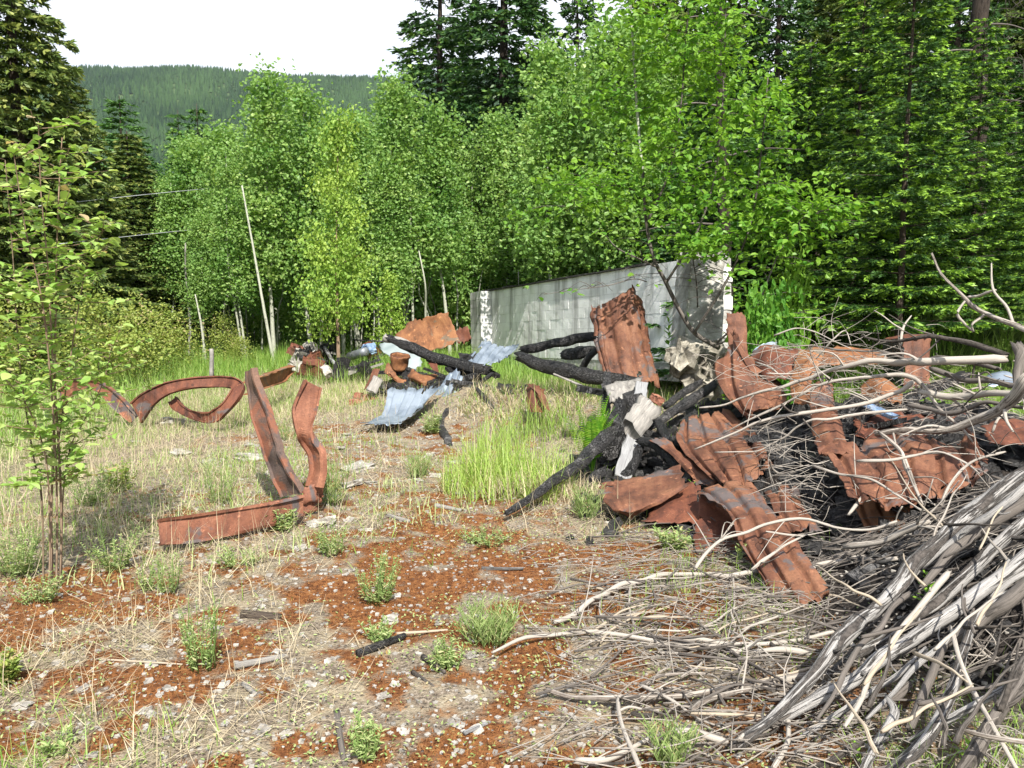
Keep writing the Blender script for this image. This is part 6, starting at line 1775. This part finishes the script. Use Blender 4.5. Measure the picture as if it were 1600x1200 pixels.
Vp = np.zeros((n, 8, 3))
cz, sz_ = np.cos(rz)[:, None], np.sin(rz)[:, None]
Vp[:, :, 0] = x[:, None] + s[:, None] * (V0[:, 0] * cz - V0[:, 1] * sz_)
Vp[:, :, 1] = y[:, None] + s[:, None] * (V0[:, 0] * sz_ + V0[:, 1] * cz)
Vp[:, :, 2] = (H(x, y) + s * .1)[:, None] + s[:, None] * V0[:, 2]
Fp = (np.arange(n) * 8)[:, None, None] + F0[0][None]
o = put('grit', (Vp.reshape(-1, 3), [Fp.reshape(-1, 4)], None, None), M['stone'], loc=(0, 5, 0), smooth=False)
tag(o, 'pale grit and pebbles strewn over the clearing floor', 'gravel', kind='stuff')

# ================================================================== GROUND COVER
def scatter(n, x0, x1, y0, y1, dens, pw=1.6):
    xs, ys = [], []
    got = 0
    while got < n:
        x = rng.uniform(x0, x1, n * 2); y = y0 + (y1 - y0) * rng.random(n * 2) ** pw
        inside = np.abs(x) < 0.75 * y + .8
        k = inside & (rng.random(n * 2) < dens(x, y)) & (burnt(x, y) < rng.uniform(.3, .9, n * 2))
        xs.append(x[k]); ys.append(y[k]); got += k.sum()
        if len(xs) > 40: break
    x = np.concatenate(xs)[:n]; y = np.concatenate(ys)[:n]
    return x, y, np.stack([x, y, H(x, y)], 1)
def cl(a): return np.clip(a, 0, 1)
def straw_d(x, y):
    d = .22 + .5 * sstep(-.2, -2.2, x) + .35 * np.exp(-(((x - .6) / .9) ** 2 + ((y - 6.2) / 1.6) ** 2)) + .3 * fbm(x * 1.1, y * 1.1, 0, 60, 2)
    d = d - .35 * sstep(-1.8, -.6, x) * sstep(6.0, 4.0, y)
    d = d - .75 * cl(mossy(x, y)) - .55 * burnt(x, y) - .9 * cl(piles(x, y)[0] * 1.5)
    return cl(d) * (1 - sstep(15, 20, y))
# dry straw lying flat
x, y, b = scatter(42000, -8, 4, 2.3, 17, straw_d)
n = len(x)
b[:, 2] += rng.uniform(.002, .03, n)
g = blades(b, rng.uniform(0, 2 * PI, n), rng.normal(1.42, .14, n), rng.uniform(.05, .26, n) * (1 + .03 * y), rng.uniform(.0015, .0035, n) * (1 + .08 * y), rng.normal(0, .25, n), 2, cl(rng.normal(.55, .25, n)))
tag(put('dry_straw', g, M['straw'], loc=(0, 5, 0)), 'bleached dry straw lying flat over the clearing floor', 'straw', kind='stuff')
# standing dead stalks
x, y, b = scatter(7000, -8, 3.5, 2.6, 17, lambda x, y: cl(straw_d(x, y) - .1))
n = len(x)
g = blades(b, rng.uniform(0, 2 * PI, n), np.abs(rng.normal(.3, .25, n)), rng.uniform(.12, .42, n), rng.uniform(.002, .004, n) * (1 + .05 * y), rng.normal(.2, .4, n), 3, cl(rng.normal(.5, .25, n)))
tag(put('dead_stalks', g, M['straw'], loc=(0, 5, 0)), 'thin standing dead grass stalks over the clearing', 'dry grass', kind='stuff')
# short green grass in patches
def green_d(x, y):
    d = .26 + .55 * fbm(x * 1.1, y * 1.1, 0, 71, 3) + .35 * sstep(-1.2, -3, x) + .35 * sstep(11, 15, y) - .75 * cl(mossy(x, y)) - .3 * sstep(5.0, 3.6, y) * sstep(1.0, 0, x) - .9 * cl(piles(x, y)[0] * 1.6) + .25 * sstep(.4, 1.4, x) * sstep(5.5, 3.2, y)
    return cl(d)
x, y, b = scatter(42000, -9, 3.5, 2.3, 18, green_d)
n = len(x)
g = blades(b, rng.uniform(0, 2 * PI, n), np.abs(rng.normal(.35, .3, n)), rng.uniform(.04, .17, n) * (1 + .02 * y), rng.uniform(.002, .005, n) * (1 + .06 * y), rng.normal(.3, .4, n), 2, cl(rng.normal(.5, .25, n)))
tag(put('short_grass', g, M['grass'], loc=(0, 5, 0)), 'short green grass sprouting in patches on the clearing floor', 'grass', kind='stuff')
# tall grass at the clearing edge, on the bank, and under the firs
def edge_d(x, y):
    d = sstep(14.8, 16.5, y) * (1 - sstep(19.5, 24, y)) + sstep(3.0, 4.2, x) * sstep(8.4, 9.4, y) * (1 - sstep(15, 20, y)) + sstep(-4.8, -6.5, x) * .6
    return cl(d * (.75 + .5 * fbm(x * .7, y * .7, 0, 81, 2)))
x, y, b = scatter(60000, -13, 14, 8, 24, edge_d, 1.0)
n = len(x)
g = blades(b, rng.uniform(0, 2 * PI, n), np.abs(rng.normal(.15, .15, n)), rng.uniform(.22, .62, n), rng.uniform(.007, .014, n), rng.normal(.5, .35, n), 3, cl(rng.normal(.4, .22, n)))
tag(put('edge_grass', g, M['grass'], loc=(0, 16, 0)), 'tall lush grass along the forest edge and under the firs', 'grass', kind='stuff')
def bank(cx, cy, rx, ry, n, h0, h1, mat, nm, lab, lean=.18, tm=.5, wmul=1.0):
    r = np.sqrt(rng.random(n)); a = rng.uniform(0, 2 * PI, n)
    x = cx + rx * r * np.cos(a); y = cy + ry * r * np.sin(a)
    ok = (burnt(x, y) < .45) & (rng.random(n) < .65 + .6 * fbm(x * 2.2, y * 2.2, 0, 88, 2))
    x, y, r = x[ok], y[ok], r[ok]; n = len(x)
    b = np.stack([x, y, H(x, y)], 1)
    g = blades(b, rng.uniform(0, 2 * PI, n), np.abs(rng.normal(lean, .15, n)), rng.uniform(h0, h1, n) * (1.1 - .5 * r), rng.uniform(.005, .011, n) * wmul, rng.normal(.4, .35, n), 4, cl(rng.normal(tm, .2, n)))
    return tag(put(nm, g, M[mat], loc=(cx, cy, 0)), lab, 'grass', kind='stuff')
c = G(795, 765); bank(c.x, c.y + .1, .58, .7, 950, .2, .7, 'tall_grass', 'grass_clump', 'big clump of tall bright grass in front of the grassy bank', .22, .62)
c = G(770, 740); bank(c.x, c.y, .35, .45, 420, .3, .75, 'tall_grass', 'grass_clump', 'brightest tuft at the left of the tall grass clump', .2, .75)
c = G(800, 700); bank(c.x + .15, c.y + .2, .55, .5, 480, .3, .8, 'grass', 'grass_clump', 'taller green grass behind the bright clump', .15, .6)
c = G(850, 770); bank(c.x, c.y, .5, .3, 900, .15, .35, 'straw', 'dry_grass_clump', 'straw coloured grass along the lower side of the bright clump', .5, .6)
bank(0.35, 10.6, 1.1, 1.3, 2600, .12, .35, 'straw', 'dry_grass_clump', 'dry straw on the bank between the middle heap and the tall rusty sheet', .7, .45, 1.3)
bank(0.3, 10.4, 1.0, 1.2, 450, .15, .35, 'grass', 'grass_clump', 'sparse green blades on the bank below the two charred logs', .3, .5, 1.3)
bank(1.45, 13.4, 1.2, 1.6, 1500, .25, .6, 'grass', 'grass_clump', 'green grass growing at the foot of the block wall', .15, .4, 1.2)
c = G(905, 690); bank(c.x, c.y, .12, .12, 120, .35, .62, 'tall_grass', 'grass_clump', 'slender bright grass stems left of the fern', .1, .55)
for k, (cx, cy, rx, ry, n_, lab) in enumerate(((-2.1, 5.2, .8, 1.0, 1500, 'pale grass around the foot of the foreground sapling'), (-3.0, 7.2, 1.3, 1.2, 1800, 'pale grass on the left side of the clearing behind the sapling'), (-.75, 6.4, .5, .9, 700, 'pale grass right of the upright beam leg'), (-1.6, 13.6, 2.2, 1.0, 2600, 'pale green grass in front of the far debris heap'), (-4.6, 12.2, 2.0, 2.0, 2800, 'pale grass behind the curled beam'))):
    bank(cx, cy, rx, ry, int(n_ * (.42 if cy < 9 else .8)), .08, .30, 'weed' if k != 3 else 'tall_grass', 'pale_grass', lab, .35, .6, .8)
# moss cushions
x, y, b = scatter(60000, -4, 2.2, 2.4, 11, lambda x, y: cl(mossy(x, y) * 1.25 - .2), 1.3)
n = len(x)
g = blades(b - np.array([0, 0, .004]), rng.uniform(0, 2 * PI, n), np.abs(rng.normal(.5, .35, n)), rng.uniform(.008, .026, n), rng.uniform(.004, .010, n) * (1 + .05 * y), rng.normal(.2, .4, n), 1, cl(.5 + .4 * fbm(x * 5, y * 5, 0, 91, 2) + rng.normal(0, .15, n)))
tag(put('orange_moss', g, M['moss'], loc=(0, 4, 0)), 'rusty orange moss carpeting the open floor', 'moss', kind='stuff')
# tiny leafy ground cover
x, y, b = scatter(11000, -3, 3.0, 2.4, 9, lambda x, y: cl(.18 + .45 * fbm(x * 1.3, y * 1.3, 0, 95, 3) + .25 * np.exp(-(((x - .7) / 1.0) ** 2 + ((y - 3.4) / 1.2) ** 2)) - .35 * cl(piles(x, y)[0] * 2)), 1.4)
n = len(x)
b[:, 2] += rng.uniform(.004, .03, n)
g = leafquads(b, rdir(n) * np.array([1, 1, .3]) + np.array([0, 0, .3]), np.array([0, 0, 1.0]) + rdir(n) * .4, rng.uniform(.008, .02, n) * (1 + .04 * y), .009, cl(rng.normal(.5, .3, n)))
tag(put('ground_cover', g, M['weed'], loc=(0, 4, 0), smooth=False), 'tiny pale green ground cover leaves among the moss and twigs', 'ground cover', kind='stuff')

# ---- individual weeds
def weed_geo(h, nst, spread, nl, leaf, wd_, seedv, droop=.2, upright=.25):
    random.seed(seedv)
    st, ps, ax = [], [], []
    grassy_ = wd_ < .27
    if grassy_: leaf, wd_, nl = leaf * 2.1, wd_ * .3, max(5, nl // 2)
    for k in range(nst):
        a = random.uniform(0, 2 * PI); r = random.random() ** .6 * spread * .35
        b = np.array([math.cos(a) * r, math.sin(a) * r, 0])
        t = b + np.array([math.cos(a), math.sin(a), 0]) * spread * random.uniform(.2, 1) * upright * 2 + np.array([0, 0, h * random.uniform(.6, 1.05)])
        st.append(tube([b, (b + t) / 2 + np.array([random.uniform(-.02, .02), random.uniform(-.02, .02), 0]), t], .0026, .0012, sides=4, seg=6))
        for j in range(nl):
            s = random.uniform(.05, 1)
            q = b * (1 - s) + t * s
            a2 = random.uniform(0, 2 * PI)
            ps.append(q); ax.append(unit(np.array([math.cos(a2), math.sin(a2), (random.uniform(.8, 2.6) if grassy_ else random.uniform(.1, 1.1)) - droop])))
    n = len(ps)
    sz = np.array([leaf * random.uniform(.6, 1.3) * (1.15 - .5 * min(1, p[2] / h)) for p in ps])
    lf = leafquads(np.array(ps), np.array(ax), np.array([0, 0, 1.0]) + rdir(n) * .4, sz, sz * wd_, rng.random(n))
    return join(st), lf
def weed(px, py, h, nst, spread, nl, leaf, wd_, lab, seedv, mat='weed', name='weed', cat='weed', upright=.25, g3=None):
    p = g3 or G(px, py); p.z = float(H(p.x, p.y))
    sg, lg = weed_geo(h, nst, spread, nl, leaf, wd_, seedv, upright=upright)
    r = empty(name, p, lab, cat)
    r['group'] = 'green weeds on the clearing'
    s = put('stems', (sg[0] + np.array(p), *sg[1:]), M[mat], r); s['kind'] = 'stuff'
    l = put('leaves', (lg[0] + np.array(p), *lg[1:]), M[mat], r, smooth=False); l['kind'] = 'stuff'
    return r
W_ = [(318, 1045, .31, 26, .15, 26, .024, .3, 'tall feathery green weed standing in the orange moss at the front left'),
      (520, 790, .42, 30, .22, 26, .035, .25, 'pale green weed right of the upright beam leg'), (590, 945, .27, 26, .20, 24, .028, .3, 'spreading pale green weed in the middle of the floor'),
      (765, 1005, .20, 60, .22, 16, .035, .2, 'bushy dark green grassy weed at the front centre'), (440, 832, .17, 16, .16, 16, .045, .4, 'leafy weed in front of the flat beam leg'),
      (345, 790, .33, 20, .2, 22, .03, .25, 'pale weed behind the flat beam leg'), (265, 925, .24, 14, .12, 24, .022, .3, 'slender pale weed left of the orange moss'), (230, 925, .16, 12, .08, 20, .022, .35, 'small pale weed beside the slender one'),
      (30, 900, .30, 40, .3, 26, .03, .3, 'dense pale weed at the left edge behind the sapling stems'), (915, 812, .26, 30, .2, 20, .035, .25, 'green weed at the end of the charred pole'),
      (1050, 862, .14, 24, .2, 14, .05, .3, 'low green weed in front of the brown flat sheet'), (1048, 1200, .14, 26, .14, 18, .03, .25, 'bright green weed at the bottom edge in the middle'),
      (655, 745, .24, 30, .25, 22, .035, .25, 'rounded pale weed left of the tall grass'), (60, 945, .16, 20, .2, 18, .03, .3, 'low weed at the foot of the sapling'), (180, 890, .24, 22, .25, 22, .028, .3, 'thin weed right of the sapling stems'),
      (700, 1045, .13, 22, .14, 16, .03, .3, 'small weed left of the bushy dark green one'), (590, 1000, .10, 18, .14, 14, .03, .35, 'low leafy weed above the charred splinter'), (570, 1190, .17, 16, .08, 20, .03, .3, 'weed growing at the bottom edge left of centre'),
      (90, 1180, .08, 9, .1, 8, .035, .35, 'rosette weed at the bottom left'), (620, 590, .3, 30, .25, 22, .05, .4, 'bright weed before the narrow rusty strip'), (676, 676, .26, 24, .2, 22, .045, .4, 'green weed right of the curled silvery sheet'),
      (450, 690, .3, 18, .3, 18, .035, .25, 'thin weed behind the beams'), (330, 655, .35, 20, .3, 20, .04, .25, 'weed inside the curl of the loop beam'), (760, 850, .1, 30, .3, 10, .03, .3, 'low green sprouts right of the pale scrap'),
      (520, 870, .2, 22, .2, 20, .03, .3, 'pale weed right of the torn beam joint'), (370, 885, .13, 22, .24, 14, .03, .3, 'low weed patch under the flat beam leg'), (140, 790, .3, 26, .3, 20, .035, .3, 'pale weed behind the sapling to its right')]
for k, q in enumerate(W_):
    weed(*q[:9], seedv=700 + k)
def yellow(px, py, h, lab, sd):
    weed(px, py, h, 26, h * .9, 26, .035, .5, lab, sd, 'bush_leaf', 'yellow_shrublet', 'shrub')
yellow(185, 768, .26, 'small yellowish shrublet in the straw right of the sapling', 761)
yellow(8, 1065, .12, 'yellow green cushion plant at the lower left edge', 762)
# broad-leaved plants
def broad(px, py, h, n, L, Wd, lab, sd, mat='weed', d=None):
    random.seed(sd)
    p = P(px, py, d) if d else G(px, py)
    if d is None: p.z = float(H(p.x, p.y))
    r = empty('leafy_plant', p, lab, 'plant')
    lm = near_leaf_mesh('leaf', L, Wd, M[mat])
    top = Vector((random.uniform(-.03, .03), -.02, h))
    put('stem', tube([p, p + top * .5, p + top], .005, .003, sides=6, seg=8), M[mat], r)
    for k in range(n):
        t = (k + .5) / n; a = k * 2.4
        d_ = Vector((math.cos(a), math.sin(a), .25 + 1.0 * t))
        hang_leaf(r, lm, p + top * (t * .95 + .05), d_, (0, 0, 1), (1.2 - .65 * t) * random.uniform(.85, 1.1))
broad(1150, 890, .15, 11, .085, .034, 'downy broad leaved green plant in front of the pleated dark sheet', 771)
broad(1452, 955, .18, 16, .095, .026, 'leafy green plant growing between the two pale logs', 772, 'fern')
broad(1083, 790, .20, 10, .075, .022, 'young leafy stem before the brown flat sheet', 773, 'fern')
broad(1045, 560, .55, 22, .14, .05, 'tall leafy stalk right of the tall rusty sheet against the wall', 774, 'maple_leaf', 10.9)
broad(1335, 1185, .06, 8, .035, .025, 'small bright sprout among the sticks at the bottom', 775, 'fern')
broad(1510, 1190, .08, 8, .04, .03, 'small bright sprout in the lower right', 776, 'fern')
broad(430, 828, .08, 9, .07, .025, 'dandelion like rosette before the flat beam leg', 777, 'fern')
# fern
random.seed(78)
fp = on_ground(.74, 7.3)
fern = empty('fern', fp, 'bright green fern standing between the tall grass and the white board', 'fern')
for k in range(13):
    a = random.uniform(0, 2 * PI); L = random.uniform(.66, .92); e = random.uniform(1.12, 1.5)
    d_ = np.array([math.cos(a) * math.cos(e), math.sin(a) * math.cos(e) * .7, math.sin(e)])
    t = np.linspace(0, 1, 12)[:, None]
    C = np.array(fp) + d_ * (L * t) + np.array([math.cos(a) * .10, math.sin(a) * .08, -.12]) * t ** 2.5
    ps, ax, ln = [], [], []
    for s in np.linspace(.25, 1, 26):
        q = np.array([np.interp(s, t[:, 0], C[:, i]) for i in range(3)])
        sd_ = unit(np.cross(d_, np.array([math.cos(a), math.sin(a), -1.0])))
        for sg in (-1, 1):
            ps.append(q); ax.append(unit(sd_ * sg + d_ * .45 + np.array([0, 0, -.15]))); ln.append(.085 * math.sin(PI * (s * .85 + .12)) + .010)
    n = len(ps)
    lf = leafquads(np.array(ps), np.array(ax), np.tile(np.array([math.cos(a) * .6, math.sin(a) * .6 - .4, .7]), (n, 1)), np.array(ln), np.array(ln) * .20, rng.random(n))
    put('frond', join([tube(C, .004, .0015, sides=4, seg=10), lf]), M['fern'], fern, smooth=False)
# low shrubs right of the buttress
shrub = make_leafy('shrub', 1.0, 900, 0.085, M['maple_leaf'], M['dark_branch'], .55, .012, 16, .05, .05, .2, .12, .4, .75, 790, shape=.4)
for px, d, yt, lab in ((1185, 8.9, 475, 'bright low shrub right behind the rusty post'), (1215, 9.4, 480, 'low leafy shrub right of the bright one'), (1235, 10.4, 430, 'leafy shrub between the buttress and the dark firs')):
    loc = at_px(px, d)
    s_ = top_scale(d, yt, loc.z, 1.0)
    plant_tree('leafy_shrub', shrub, loc, random.random() * 6, (min(s_, .7), min(s_, .7), s_), lab, 'shrub', 'shrubs by the buttress')

# ================================================================== HAZE
hm = bpy.data.materials.new('haze'); hm.use_nodes = True
t = hm.node_tree
for n_ in list(t.nodes):
    if n_.type != 'OUTPUT_MATERIAL': t.nodes.remove(n_)
pv = t.nodes.new('ShaderNodeVolumePrincipled')
pv.inputs['Color'].default_value = (0.80, 0.88, 1.0, 1)
pv.inputs['Density'].default_value = 0.000045
t.links.new(pv.outputs['Volume'], [n_ for n_ in t.nodes if n_.type == 'OUTPUT_MATERIAL'][0].inputs['Volume'])
x0, x1, y0, y1, z0, z1 = -2600, 2600, -600, 2800, -12, 620
v = [(x, y, z) for x in (x0, x1) for y in (y0, y1) for z in (z0, z1)]
o = put('haze', (v, [np.array([[0, 1, 3, 2], [4, 6, 7, 5], [0, 4, 5, 1], [2, 3, 7, 6], [0, 2, 6, 4], [1, 5, 7, 3]])]), hm, loc=(0, 1100, 0), smooth=False)
tag(o, 'thin bluish air haze between the clearing and the mountain', kind='stuff')
